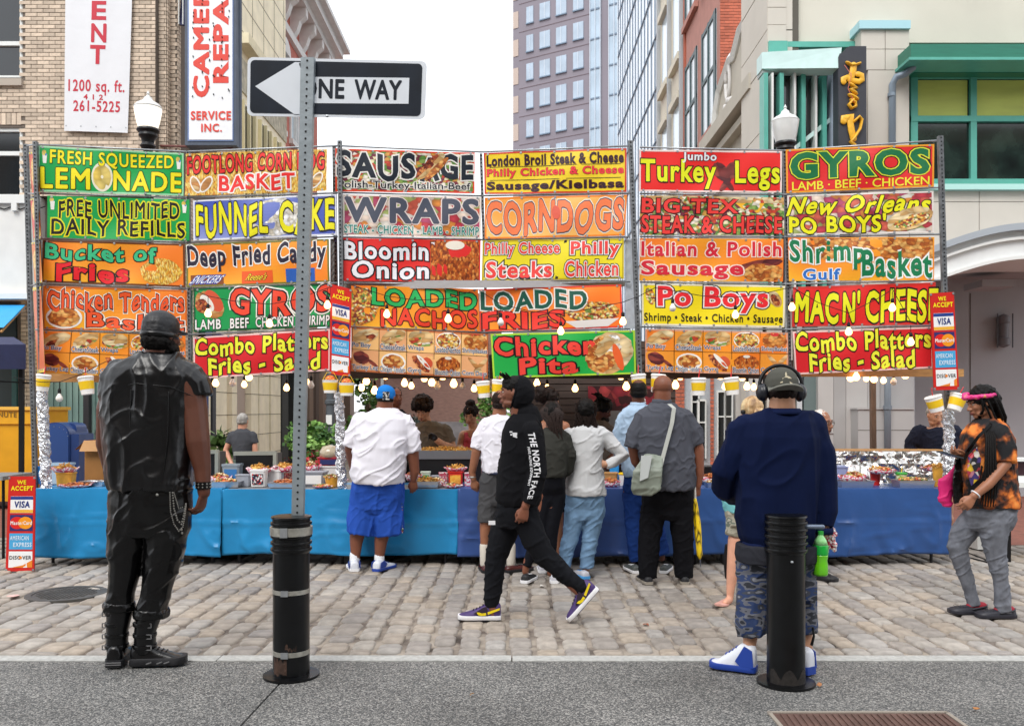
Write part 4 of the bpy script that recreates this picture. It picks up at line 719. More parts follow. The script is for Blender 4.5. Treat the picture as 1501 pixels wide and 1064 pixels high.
FB('dark_pier', 126, 134, 440, 760, dB, mat('charcoal_pier', '28282c', .6), B, .2, .1)
X0, X1 = P(134, 0, dB).x, P(143, 0, dB).x; brick_field(B, (X0, dB + .14, 0), (1, 0, 0), (0, -1, 0), X1 - X0, zd(450, dB), m_bko)
sw_ = FB('shop_window', 143, 226, 450, 700, dB + .1, mat('painted_green_reflection_glass', '3c5a52', .08, spec=.8, var=.5, vscale=2), B, .05)  # the shop window's green reflection is painted into its mottled colour
for x in (141, 146, 186, 224): FB('frame', x, x + 4, 450, 632, dB + .05, m_tl, sw_, .06)
FB('sill', 141, 228, 629, 634, dB, m_wf, sw_, .1)
FB('painted_wall', 226, 252, 290, 760, dB, mat('grey_corner', 'b5b3ad', .7), B, .3, .02)
# rent cloth sign
def flat(x0, y0, x1, y1, d): return lambda u, v, lf=0: P(x0 + (x1 - x0) * u, y0 + (y1 - y0) * v, d - lf * 2)
r, f = banner(((96.5, -60), (195.5, -60), (187, 195), (94, 192)), 'tall white cloth sign with red ENT and a phone number on the brick wall', mat('white_sign_cloth', 'dedfe2', .7, bump=.4, bscale=4, bdist=.02), None,
  [('t', 'R', (.36, .02, .62, .2), 'c8283c', None, dict(off=.05)), ('t', 'E', (.4, .245, .62, .355), 'c8283c', None, dict(off=.05)), ('t', 'N', (.4, .375, .63, .485), 'c8283c', None, dict(off=.05)), ('t', 'T', (.39, .5, .62, .61), 'c8283c', None, dict(off=.05)),
   ('t', '1200 sq. ft.', (.06, .7, .93, .79), 'c8283c', None, dict(off=.03)), ('t', '4 1 2', (.3, .785, .6, .815), 'c8283c', None, dict(off=.04)), ('t', '261-5225', (.14, .82, .87, .885), 'c8283c', None, dict(off=.03))], dfun=lambda x: 14.93, group=None, name='cloth_sign', cat='sign', wave=.006)
# camera repair sign box
dS = 14.6; cs = thing('shop_sign', 'tall white box sign reading CAMERA REPAIR SERVICE INC. in red', 'sign', P(310, 212, dS))
fb(MB(), 271, 346, -80, 213, dS, .32).build('sign_box', mat('blue_grey_metal', '465060', .5, var=.15), cs)
fb(MB(), 275, 342, -80, 207, dS - .012, .01).build('blue_line', mat('sign_blue_edge', '6f86b4', .5), cs); fb(MB(), 277, 340.5, -80, 205, dS - .02, .01).build('sign_face', mat('sign_white', 'e9ebee', .35, var=.05), cs)
fS = flat(277, 0, 340.5, 205, dS - .022)
def vtext(t, x0, x1, y0, y1):
    def fv(u, v, lf=0): return P(x0 + (x1 - x0) * v, y0 + (y1 - y0) * u, dS - .022 - lf)
    lettering(cs, fv, t, (0, 0, 1, 1), print_mat('e2483a'), off=.07, lift=.003)
vtext('CAMERA', 283, 307, 143, -52); vtext('REPAIR', 312, 335, 122, -52)
lettering(cs, fS, 'SERVICE', (.04, .795, .97, .86), print_mat('e2483a'), off=.05); lettering(cs, fS, 'INC.', (.28, .885, .76, .945), print_mat('e2483a'), off=.05)
M = MB(); rnd = random.Random(9)
for k in range(46): p = P(rnd.choice((283, 296, 307, 313, 325, 335)) + rnd.uniform(-1, 1), rnd.uniform(0, 145), dS - .03); M.box(p.x - .006, p.x + .006, p.y - .01, p.y + .01, p.z - .012, p.z + .012)
M.build('neon_stubs', M_BLACK, cs, kind='stuff')
MB().tube([P(236, 214, 15.1), P(340, 217, dS + .15)], .02, 8).build('bracket', mat('red_brown_pipe', '6a3a34', .6), cs, True)
MB().tube([P(352, -60, dS + .2), P(349, 215, dS + .2)], .035, 8).build('side_pole', mat('blue_grey_metal', '465060'), cs, True)
aw = MB(); aw.poly([P(252, -60, 15.6), P(272, -60, 15.6), P(272, 38, 15.3), P(253, 34, 15.3)], (0, .05, 0)); o = aw.build('window_awning', mat('navy_awning', '232a52', .7), label='navy awning with thin white stripes over the side window', cat='awning')
for x in (256, 262, 268): MB().bar(P(x, -60, 15.28), P(x, 36, 15.28), .008, .004).build('white_stripe', m_wf, o)
# --- cream stone building along the left side of the street
m_cr = mat('cream_stone', 'f2e8cc', .8, bump=.2, bscale=30, var=.09, vscale=3); m_crd = mat('cream_trim', 'e2d8b8', .8, var=.1)
Cb = thing('stone_building', 'cream stone building beyond the brick corner with tall recessed windows', 'building', (XL, 20, 0))
XC = XL; d0, d1 = 18.6, 22.6
def sp(M, y0, y1, z0, z1, X=XC, pr=0, t=.3): return M.box(X - t, X + pr, y0, y1, z0, z1)
sp(MB(), d0, d1, 5.2, 16).build('wall', m_cr, Cb)
for zz in (5.2, 9.2): sp(MB(), d0, d1 + .05, zz, zz + .22, pr=.25).build('ledge', m_crd, Cb)
sp(MB(), d0, d1, 8.3, 9.0, pr=.03).build('carved_frieze', mat('carved_stone', 'b8b29e', .8, bump=1, bscale=12, var=.3, vscale=8), Cb)
for y_ in (18.9, 20.2, 21.5):
    w1 = sp(MB(), y_, y_ + .8, 5.6, 8.1, pr=.01, t=.1).build('window', G_DK, Cb)
    for q in (y_ - .06, y_ + .38, y_ + .8): sp(MB(), q, q + .07, 5.6, 8.1, pr=.08, t=0).build('frame', mat('cream_frame', 'e0d4a8', .6), w1)
    sp(MB(), y_ - .1, y_ + .9, 5.45, 5.6, pr=.12).build('sill', m_crd, w1)
for zz in np.arange(9.6, 15, .6): sp(MB(), d0, d1, zz, zz + .02, pr=.004, t=0).build('stone_joint', mat('stone_joint_dark', '8c8470', .9), Cb)
for y_ in np.arange(18.8, 22.5, .9): sp(MB(), y_, y_ + .02, 9.6, 15, pr=.005, t=0).build('stone_joint', MATS['stone_joint_dark'], Cb)
# ground floor: pilasters and dark openings
m_dg = mat('shop_dark_glass', '2a3230', .1, spec=.8, var=.5, vscale=1.2, cols=['141a18', '2c3834', '55604e'])
sp(MB(), 15.4, 33, 0, 3.3, pr=-.35, t=.5).build('shop_front', m_dg, Cb)
sp(MB(), 17.6, d1, 3.3, 5.2, pr=-.02).build('lintel_wall', m_cr, Cb)
def pil(x0, x1, m, pr=.0, name='pilaster', z1=3.4):
    ya, yb = dX(x0, XC), dX(x1, XC); o = sp(MB(), ya, yb, 0, z1, pr=pr, t=.4).build(name, m, Cb)
    if m is m_cr:
        for zz in np.arange(.5, 3.3, .45): sp(MB(), ya - .003, yb + .003, zz, zz + .015, pr=pr + .004, t=.41).build('stone_joint', MATS['stone_joint_dark'], Cb if False else o)
for a, b in ((303, 307), (314, 331), (339, 346), (367, 377), (379, 393), (396, 410)): pil(a, b, m_cr, .02)
pil(352, 366, mat('pinkish_stone', 'b3a295', .8), -.1); pil(308, 313, mat('dark_metal_post', '3a3c42', .5), .05, 'door_post'); pil(298, 302, mat('blue_door_frame', '2c4278', .5), .05, 'door_post')
sp(MB(), dX(298, XC), dX(346, XC), 2.85, 3.0, pr=.04).build('door_header', MATS['blue_door_frame'], Cb)
pil(331, 338, mat('pale_blue_glass', '8ea0a4', .1, spec=.8, var=.3, vscale=2), -.2, 'glass_door', 2.8)
# --- red brick building with white cornice
XB = -6.65
Rb = thing('brick_building', 'red brick building with white window heads and bracketed grey cornice', 'building', (XB, 26, 0)); d2, d3 = 22.7, 30.3
zc = 13.9
MB().box(XB - .4, XB, d2, d3, 3.4, zc).build('wall', mat('painted_red_wall', 'b8695a', .8, var=.15, vscale=3), Rb)
m_cs = mat('pale_grey_trim', 'd5d3d0', .6, var=.06); M = MB()
for a, b, z0, z1 in ((0, .12, 12.5, 12.75), (0, .5, 13.55, 13.75), (0, .75, 13.75, 14.0), (0, .95, 14.0, 14.15)): M.box(XB - .1 + a, XB + b, d2, d3 + b, z0, z1)
M.build('cornice', m_cs, Rb)
yy = d2 + .4
while yy < d3:
    pr = [(XB, yy, 13.55), (XB + .48, yy, 13.55), (XB + .48, yy, 13.3), (XB + .3, yy, 13.15), (XB + .22, yy, 12.9), (XB + .1, yy, 12.7), (XB, yy, 12.65)]
    MB().poly(pr, (0, .28, 0)).build('bracket', m_cs, Rb); yy += 1.15
for yy in (23.2, 24.9, 26.6, 28.3):
    for z0, z1 in ((9.6, 11.7), (5.4, 7.6)):
        w1 = MB().box(XB - .1, XB + .01, yy, yy + .8, z0, z1).build('window', G_SKY, Rb); M = MB(); n = 8
        pts = [(XB, yy - .12, z1 - .5)] + [(XB, yy + .4 - math.cos(math.pi * i / n) * .52, z1 + math.sin(math.pi * i / n) * .42) for i in range(n + 1)] + [(XB, yy + .92, z1 - .5), (XB, yy + .8, z1 - .5), (XB, yy + .8, z1), (XB, yy, z1), (XB, yy, z1 - .5)]
        M.poly(pts, (.22, 0, 0)); M.build('window_head', m_cs, w1)
        MB().box(XB, XB + .12, yy - .15, yy + .95, z0 - .15, z0).build('sill', m_cs, w1); MB().box(XB, XB + .1, yy + .36, yy + .42, z0, z1).build('mullion', m_cs, w1); MB().box(XB, XB + .05, yy - .1, yy, z0, z1).build('frame', m_cs, w1); MB().box(XB, XB + .05, yy + .8, yy + .9, z0, z1).build('frame', m_cs, w1)
MB().box(XL - .4, XL - .1, d2, 34, 2.7, 3.4).build('shop_lintel', mat('grey_stone_lintel', '8d867f', .8), Rb)
for a, b, m in ((412, 421, '3a3c3a'), (440, 448, '2e302e'), (452, 458, '8b7565'), (462, 466, '6a5a50'), (472, 480, '9a8272'), (496, 502, '8b7565'), (512, 518, '8b7565')):
    MB().box(XL - .5, XL + .03, dX(a, XL), dX(b, XL), 0, 2.75).build('pilaster', mat('pil_' + m, m, .7), Rb)
# --- right side of the street
def glassgrid(parent, X, y0, y1, z0, z1, ny, nz, mg, mf, name='glass_wall', r=.03):
    g_ = MB().box(X, X + .3, y0, y1, z0, z1).build(name, mg, parent)
    for i in range(ny + 1): y = y0 + (y1 - y0) * i / ny; MB().box(X - .03, X - .001, y - r, y + r, z0, z1).build('mullion', mf, g_)
    for i in range(nz + 1): z = z0 + (z1 - z0) * i / nz; MB().box(X - .04, X - .002, y0, y1, z - r, z + r).build('transom', mf, g_)
m_mul = mat('dark_mullion', '6d7f92', .5)
T = thing('glass_building', 'pale glass curtain wall building receding between the tower and the stone houses', 'building', (XR, 32, 0))
glassgrid(T, XR, 28.2, 39.0, 0, 34, 14, 20, mat('painted_sky_reflection_glass', 'dfe8ef', .15, spec=.9, var=.06, vscale=.3), m_mul)  # the sky's reflection is put into the pale base colour of the glass
MB().box(XR - .02, XR + 6, 39.0, 39.3, 0, 34).build('end_wall', G_SKY, T)
S = thing('stone_building', 'narrow beige stone building with ledges between the glass wall and the red brick building', 'building', (XR, 26, 0)); m_bs = mat('beige_stone', 'cfc8b6', .8, bump=.15, var=.08, vscale=2)
MB().box(XR, XR + 5, 24.15, 28.15, 0, 24).build('wall', m_bs, S)
for y_, w2 in ((24.5, 1.2), (26.4, 1.2)):
    for z0 in (4.6, 8.0, 11.4, 14.8, 18.2):
        w1 = MB().box(XR - .01, XR + .1, y_, y_ + w2, z0, z0 + 2.1).build('window', G_SKY, S); MB().box(XR - .14, XR + .02, y_ - .15, y_ + w2 + .15, z0 - .25, z0 - .05).build('sill', m_bs, w1); MB().box(XR - .14, XR + .02, y_ - .1, y_ + w2 + .1, z0 + 2.1, z0 + 2.3).build('window_head', m_bs, w1)
for y_ in (24.15, 26.05, 27.95): MB().box(XR - .1, XR + .02, y_, y_ + .2, 0, 24).build('quoin_strip', mat('grey_quoin', 'a9adb0', .8, bump=.4, bscale=6), S)
Q = thing('brick_building', 'red brick building with tall dark framed windows right of the narrow stone house', 'building', (XR, 22, 0)); m_rs = mat('pink_brown_wall', 'b07c70', .8, bump=.2, var=.08, vscale=4, bscale=50)
MB().box(XR + .01, XR + 4, 20.0 + .012, 24.1, 0, 16).build('wall', m_rs, Q)
brick_field(Q, (XR + .01, 20.012, 6.5), (1, 0, 0), (0, -1, 0), 1.3, 5.5, m_rbk, proud=.01)
for y_ in (20.3, 22.4):
    for z0, z1 in ((4.3, 6.9), (8.1, 10.7), (11.8, 14.4)):
        w1 = MB().box(XR - .0, XR + .02, y_, y_ + 1.5, z0, z1).build('window', mat('white_blind_glass', 'c6d0d6', .15, spec=.7, var=.2, vscale=1), Q)
        for q, e in ((y_, .22), (y_ + .75, .1), (y_ + 1.42, .1)): MB().box(XR - .03, XR + .0, q, q + e, z0, z1).build('frame', mat('dark_teal_frame', '30484c', .5), w1)
        for q in (z0, (z0 + z1) / 2, z1 - .12): MB().box(XR - .026, XR + .0, y_, y_ + 1.5, q, q + .1).build('frame', MATS['dark_teal_frame'], w1)
        MB().box(XR - .1, XR + .0, y_ - .1, y_ + 1.6, z0 - .15, z0).build('sill', m_rs, w1)
MB().box(XR - .02, XR + .01, 20.01, 24.1, 7.5, 7.54).build('wall_joint', MATS['stone_joint_dark'], Q)
MB().box(XR - .03, XR + .01, 23.9, 24.1, 0, 16).build('brick_quoin', m_rbk, Q)
# low pediment building
XP = 4.3; Pd = thing('low_stone_building', 'low grey stone front with a curved white coping and oval ornament', 'building', (XP, 17, 0)); m_gs = mat('grey_beige_stone', 'b9b3a6', .8, var=.06, vscale=2)
top = [(19.4, 6.6), (19.0, 6.9), (18.6, 7.7), (18.3, 8.05), (17.4, 8.35), (17.1, 8.3), (16.6, 8.6), (15.0, 8.6)]
MB().poly([(XP, 19.4, 0)] + [(XP, y, z) for y, z in top] + [(XP, 15.0, 0)], (.5, 0, 0)).build('wall', m_gs, Pd)
MB().tube([(XP + .02, y, z + .04) for y, z in top], .12, 6, False).build('coping', m_wf, Pd)
MB().tube([(XP - .03, 17.55 + math.cos(a) * .16, 8.0 + math.sin(a) * .34) for a in [i * 2 * math.pi / 20 for i in range(21)]], .04, 6, False).build('oval_ornament', m_cs, Pd, True)
for k in range(5): MB().ell((XP - .03, 17.1 + k * .22, 7.62 - abs(k - 2) * .07), (.05, .11, .08), 8).build('scroll_ornament', m_cs, Pd, True)
for z0, e, pr in ((6.95, .26, .3), (6.7, .14, .16), (6.0, .1, .08)): MB().box(XP - pr, XP + .02, 15.0, 19.0, z0, z0 + e).build('ledge', m_gs, Pd)
# corner building, beige panels with teal windows
m_bp = mat('beige_panel', 'c9c3b8', .7, bump=.08, var=.05, vscale=1.5); m_bp2 = mat('warm_beige_render', 'cfcbbd', .75, bump=.12, var=.07, vscale=.8)
E = thing('corner_building', 'beige panelled corner building with teal window frames and curved entrance', 'building', (7, 14, 0)); dE = 14.0; XE = 4.03
# side wall along the street, panels with recessed joints
for zi, (z0, z1) in enumerate(((0, 3.2), (3.22, 4.6), (4.62, 6.0), (6.02, 7.0), (7.02, 7.5), (7.52, 8.3), (8.32, 9.0), (9.02, 10.5))):
    for yi, (ya, yb) in enumerate(((14.012, 14.7), (14.71, 15.6))): MB().box(XE + .002 * (yi + zi % 2), XE + .4, ya, yb, z0, z1).build('panel', m_bp, E)
MB().box(XE + .03, XE + .5, 14.02, 15.58, 0, 10.5).build('backing_wall', mat('joint_dark', '5c5850', .9), E)
def panel_front(x0, x1, y0, y1, d, m, nx=1, ny=1, gap=.9, off=0, name='panel'):
    for i in range(nx):
        for j in range(ny): FB(name, x0 + (x1 - x0) * i / nx + gap / 2, x0 + (x1 - x0) * (i + 1) / nx - gap / 2, y0 + (y1 - y0) * j / ny + gap / 2, y0 + (y1 - y0) * (j + 1) / ny - gap / 2, d, m, E, .25, off + .002 * ((i + j) % 2))
FB('backing_wall', 1126, 1338, -90, 430, dE + .3, MATS['joint_dark'], E, .4); FB('backing_wall', 1338, 1640, -90, 386, dE + .3, MATS['joint_dark'], E, .4)
panel_front(1125, 1153, -90, 62, dE, m_bp, 1, 6); panel_front(1125, 1153, 78, 105, dE, m_bp)
FB('upper_wall', 1153, 1640, -90, 63, dE + .1, m_bp2, E, .3); FB('teal_ledge', 1126, 1153, 62, 78, dE, m_teal, E, .2, .05); FB('teal_ledge', 1153.2, 1262, 63, 71, dE + .06, m_teal, E, .2, .05)
panel_front(1262, 1333, 42, 103, dE - .25, m_bp, 2, 2); panel_front(1272, 1333, 103, 430, dE - .25, m_bp, 1, 1); FB('panel', 1262, 1272, 30, 430, dE - .2, m_bp, E, .4)
FB('pier_cap', 1260, 1335, 30, 42, dE - .3, mat('pale_blue_cap', 'a9d3dc', .45), E, .5)
# projecting glazed bay with teal fins and sloped roof
bay = FB('bay_glass', 1121, 1226, 105, 430, dE - .25, G_DK, E, .2); bm = mat('pale_teal_roof', 'c2dedb', .45, var=.06)
A = MB(); a, b, c, e = P(1117, 77, dE - .35), P(1234, 70, dE - .9), P(1230, 100, dE - .9), P(1117, 101, dE - .35); A.poly([a, b, c, e], (0, .3, 0)); A.build('sloped_roof', bm, E)
FB('header', 1118, 1228, 100, 107, dE - .33, mat('grey_header', 'a9b4b2', .5), E, .3)
for i, x in enumerate((1120, 1131, 1143, 1164, 1175, 1195, 1206)): FB('fin', x, x + (6 if i % 2 == 0 else 3), 107, 430, dE - .45, m_teal if i % 2 == 0 else m_wf, bay, .25)
MB().bar(P(1160, 222, dE - .35), P(1224, 170, dE - .35), .03).build('diagonal_brace', bm, bay)
FB('bay_edge', 1224, 1231, 80, 430, dE - .6, mat('pale_blue_edge', 'b3bccd', .5), E, .5)
# teal window group right
cn = FB('canopy', 1335, 1640, 65, 85, dE - .7, m_teald, E, .8); FB('canopy_edge', 1333, 1640, 84, 88, dE - .75, m_teal, cn, .8)
for k in range(4): FB('canopy_fold', 1340, 1640, 88 + k * 5, 92 + k * 5, dE - .5 + k * .08, m_teald, cn, .2)
for k, (xa, xb) in enumerate(((1342, 1421), (1428, 1540))):
    w1 = FB('window', xa, xb, 116, 266, dE, G_TEAL, E, .1); FB('blind', xa + 2, xb - 3, 118, 172, dE - .01, mat('yellow_green_blind', 'c6cf6a', .6, var=.12, vscale=1.2, stretch=(1, 1, 4)), w1, .008)
for i_, (x0, x1, y0, y1) in enumerate(((1333, 1343, 108, 272), (1420, 1429, 116, 272), (1333, 1640, 108, 117), (1333, 1640, 172, 180), (1333, 1640, 264, 272))): FB('teal_frame', x0, x1, y0, y1, dE, m_teal, E, .1, .06 + .003 * i_)
FB('sill', 1333, 1640, 272, 280, dE, mat('pale_teal_sill', 'b4e0d8', .45), E, .1, .1)
panel_front(1333, 1640, 280, 296, dE, m_bp, 3, 1); panel_front(1333, 1640, 296, 386, dE, m_bp, 3, 1)
# curved entrance hood
def hood(r0, r1, pr, m, name):
    M = MB(); n = 24; xc, yc = 1560, 700; rg = []
    for i in range(n + 1):
        x = 1350 + (1660 - 1350) * i / n; t = max(-.2, (x - 1366) / 150); yb = 359 - 35 * math.sin(min(1.0, t) * math.pi / 2)
        a0, a1 = P(x, yb + r0, dE - pr), P(x, yb + r1, dE - pr); rg.append([(a0.x, dE - pr, a0.z), (a1.x, dE - pr, a1.z), (a1.x, dE + .3, a1.z), (a0.x, dE + .3, a0.z)])
    M.rings(rg); M.build(name, m, E, 40)
m_wh = mat('hood_white', 'dcdedd', .5, var=.04)
hood(10, 54, .9, m_wh, 'entrance_hood'); hood(2, 12, 1.02, mat('hood_grey_top', 'a3abb2', .5), 'hood_top'); hood(22, 26, .96, m_wf, 'hood_moulding'); hood(50, 55, .97, m_wf, 'hood_moulding')
# recessed entrance and lower right walls
m_gw = mat('grey_alcove_wall', 'a6a7aa', .75, bump=.08, var=.08, vscale=1.2)
FB('recess_wall', 1338, 1640, 380, 760, dE + 1.6, m_gw, E, .3); FB('recess_ceiling', 1338, 1640, 386, 392, dE + .3, mat('recess_ceiling', 'a8a8aa', .8), E, 1.3)
FB('recess_joint', 1422, 1423, 430, 760, dE + 1.59, MATS['joint_dark'], E, .01); FB('ceiling_beam', 1440, 1488, 410, 420, dE + .6, m_gw, E, .6)
FB('recess_side', 1335, 1341, 400, 760, dE + .2, m_gw, E, 1.4)
wl = thing('wall_lamp', 'grey cylindrical caged wall lamp in the shaded entrance', 'wall lamp', P(1470, 485, dE + 1.5)); c = P(1471, 510, dE + 1.5); k = 15.5 / F
MB().lathe(c, [(0, 0), (9 * k, 4 * k), (9 * k, 14 * k), (7 * k, 15 * k), (7 * k, 36 * k), (9 * k, 37 * k), (9 * k, 46 * k), (0, 50 * k)], 18).build('lamp_body', mat('lamp_grey', '6c6c70', .5), wl, 40)
for s in (-1, 1): MB().bar(c + Vector((s * 11 * k, -.05, 0)), c + Vector((s * 11 * k, -.05, 50 * k)), .008).build('cage_bar', mat('lamp_dark', '4a4a4e', .5), wl)
m_gp = mat('grey_panel', 'aaa8a6', .72, bump=.08, var=.07, vscale=1.5)
gaps = [(1098, 1118, 'bdbab6'), (1118, 1136, None), (1136, 1157, 'c4c2bd'), (1157, 1165, '7a8a8a'), (1168, 1176, 'c3c6c8'), (1178, 1199, '6d7d7c'), (1199, 1222, 'b9b6b2'), (1222, 1240, 'a5a3a1'), (1240, 1272, 'b4b1ae'), (1272, 1290, 'acaaa8'), (1290, 1340, 'a3a2a2')]
for xa, xb, c_ in gaps: FB('wall_strip', xa + .3, xb - .3, 400, 760, dE + (0 if c_ and c_[0] in 'abc' else .1), G_DK if c_ is None else mat('strip_' + c_, c_, .6, var=.06, vscale=2), E, .2)
for x0, x1, y0 in ((1199, 1222, 635), (1258, 1340, 600)):
    FB('low_block', x0, x1, y0, 760, dE - .3, m_gp, E, .3); FB('block_cap', x0 - 1, x1 + 1, y0 - 2, y0, dE - .32, m_gp, E, .3)
for y in (630, 662): FB('block_joint', 1258, 1340, y, y + .8, dE - .303, MATS['joint_dark'], E, .01)
# downpipes
dp = thing('downpipe', 'blue grey downpipe with a bend beside the teal window', 'downpipe', P(1307, 430, 13.6)); mp_ = mat('blue_grey_pipe', '8593a0', .45, .2)
MB().tube([P(1340, 86, 13.55), P(1338, 100, 13.55), P(1326, 109, 13.6), P(1314, 113, 13.65), P(1308, 124, 13.7), P(1307, 440, 13.7)], .052, 12, False).build('pipe', mp_, dp, True)
for y in (142, 250, 380): MB().lathe(P(1307, y, 13.7), [(.06, 0), (.06, .05)], 12).build('collar', mp_, dp)
dp = thing('downpipe', 'grey blue downpipe on the grey wall behind the foil counter', 'downpipe', G(1301, 13.6)); MB().tube([P(1301, 430, 13.6), G(1301, 13.6)], .05, 12, False).build('pipe', mat('grey_pipe', '767f88', .45, .2), dp, True)
for y in (597,): MB().lathe(P(1301, y, 13.6), [(.065, -.03), (.065, .03)], 12).build('collar', MATS['grey_pipe'], dp)
MB().bar(G(1281, 10.2), P(1279, 545, 10.2), .028).build('wooden_post', mat('weathered_post', '7a6656', .8, bump=.4, var=.3, vscale=5, stretch=(6, 6, 1)), label='weathered brown wooden post behind the foil counter', cat='post')
# neon sign
ns = thing('neon_sign', 'black vertical sign with yellow looping neon letters on the beige building', 'sign', P(1249, 215, 13.2)); dn = 13.1
M = MB(); M.poly([P(1229, 230, dn), P(1229, 84, dn), P(1231, 79, dn), P(1238, 77, dn), P(1240, 71, dn), P(1246, 68, dn), P(1270, 68, dn), P(1270, 230, dn)], (0, .22, 0)); M.build('sign_board', mat('charcoal_sign', '34363e', .5, var=.08), ns)
def nz(pts, w_): return MB().tube([P(x, y, dn - .02) for x, y in pts], [w_ * 1.2 / F * dn] * len(pts), 10, asp=.4).build('neon_letter', mat('neon_yellow', 'e8b02a', .4, var=.12, vscale=14), ns, True)
q = lambda L_: [(1200 + x / 6.26, 50 + y / 6.26) for x, y in L_]
nz(q([(270, 270), (300, 290), (340, 285), (365, 275)]), 3.8); nz(q([(320, 290), (315, 350), (290, 420)]), 4.2); nz(q([(230, 440), (225, 415), (260, 400), (320, 430), (370, 440), (400, 420), (395, 380), (360, 370)]), 3.6)
nz(q([(300, 470), (345, 500), (290, 510), (330, 540)]), 4.6); nz(q([(300, 570), (335, 590)]), 5.0); nz(q([(310, 610), (275, 650), (300, 685), (340, 665), (335, 630), (310, 615)]), 4.2)
nz(q([(230, 800), (225, 775), (270, 770), (300, 750), (290, 800), (300, 880), (320, 960)]), 4.2); nz(q([(340, 790), (370, 760), (395, 790), (380, 870), (330, 950), (290, 990), (330, 1020), (320, 1060)]), 4.2)
MB().tube([P(1238, 96, dn - .06), P(1248, 110, dn - .06), P(1243, 130, dn - .06), P(1252, 150, dn - .06)], .005, 5).build('neon_tube', mat('pink_tube', 'd97a6a', .3), ns, True)
# --- far tower
TW = thing('office_tower', 'tall brown office tower with white windows and two glass strips far behind', 'building', (8, 90, 0)); m_tw = mat('purple_brown_granite', '7d7780', .6, var=.08, vscale=.15)
td = lambda x: 92 / (1 + (x - 752) * .00048); TP = lambda x, y, o=0: P(x, y, td(x)) - Vector((0, o, 0))
a, b = P(752, 600, td(752)), P(921, 600, td(921)); a.z = b.z = 0
MB().poly([a, b, b + Vector((0, 0, 60)), a + Vector((0, 0, 60))], (6, 22, 0)).build('wall', m_tw, TW)
def tq(x0, x1, z0, z1, o, name, m, par=None):
    p, q_ = P(x0, 600, td(x0)), P(x1, 600, td(x1)); p.z = q_.z = 0; nn = Vector((q_.y - p.y, -(q_.x - p.x), 0)).normalized(); e = nn * (o if nn.y < 0 else -o)
    return MB().poly([p + Vector((0, 0, z0)) + e, q_ + Vector((0, 0, z0)) + e, q_ + Vector((0, 0, z1)) + e, p + Vector((0, 0, z1)) + e], -e).build(name, m, par or TW)
m_tf = mat('tower_white_frame', 'bcc6d0', .5)
for x0, x1 in ((865.5, 881.5), (893, 909.5)):
    s_ = tq(x0, x1, 0, 60, .12, 'glass_strip', mat('tower_blue_glass', 'a9bccb', .2, var=.15, vscale=.4)); 
    for q_ in (x0, (x0 + x1) / 2 - .5, x1 - 1): tq(q_, q_ + 1, 0, 60, .22, 'mullion', m_tf, s_)
zz = 9.0; H_ = 42 / F * 90
for r_ in range(18):
    z0 = zd(205, 92) - H_ * 5 + H_ * r_
    if z0 < 3: continue
    tq(752.5, 760, z0 - .2, z0 + 1.5, .06, 'corner_panel', mat('tower_beige_panel', 'b3a398', .6))
    for x in (772, 791.5, 815.5, 840.5):
        w_ = 10 if x < 780 else 15; w1 = tq(x, x + w_, z0, z0 + 1.65, .08, 'window', mat('tower_window', 'a3b3c2', .3, var=.12, vscale=.8)); tq(x + w_ * .45, x + w_ * .52, z0, z0 + 1.65, .12, 'mullion', m_tf, w1); tq(x - .5, x + w_ + .5, z0 - .12, z0, .16, 'sill', MATS['dark_mullion'], w1)
    tq(761, 865, z0 - .75, z0 - .69, .03, 'stone_course', mat('tower_joint', '6a5c62', .7))
    for x0, x1 in ((865.5, 881.5), (893, 909.5)): tq(x0, x1, z0 - .5, z0 - .35, .2, 'transom', MATS['dark_mullion'])
# --- far street seen under the banners
FBd = thing('far_brick_building', 'red brown brick building seen under the banners behind the vendors', 'building', G(650, 30)); 
FB('wall', 540, 735, 430, 660, 30, mat('far_brick_wall', '96766c', .85, bump=.2, var=.18, vscale=6, stretch=(1, 1, 4)), FBd, .5)
FB('stone_band', 540, 735, 618, 655, 29.9, mat('far_grey_stone', '8c898c', .8, bump=.5, bscale=6, var=.35, vscale=3), FBd, .1)
FB('downpipe', 558, 562, 520, 660, 29.8, m_wp, FBd, .1)
for x in (575, 640, 700): w1 = FB('window', x, x + 22, 520, 546, 29.9, G_DK, FBd, .1); FB('frame', x - 1, x + 23, 545, 548, 29.85, m_wf, w1, .1)
# dark booth wall behind the middle of the stall
bw = thing('booth_wall', 'dark board wall of a booth behind the middle tables', 'wall', G(840, 11.6)); dbw = 11.6
for k in range(17): FB('board', 752, 990, 500 + k * 10.5, 509.6 + k * 10.5, dbw, mat('dark_board', '453832', .7, var=.25, vscale=3, stretch=(1, 1, 6)), bw, .05, (k % 2) * .01)
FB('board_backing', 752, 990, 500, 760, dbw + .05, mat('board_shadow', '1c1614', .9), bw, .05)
FB('menu_board', 862, 960, 566, 602, dbw - .02, cellmat('red_menu', ['6a1a26', '8c2230', '3a1018', 'a83a3c'], 9), bw, .02); FB('steel_panel', 862, 915, 602, 650, dbw - .05, mat('brushed_steel', '8b8d90', .35, .6, var=.1), bw, .04)
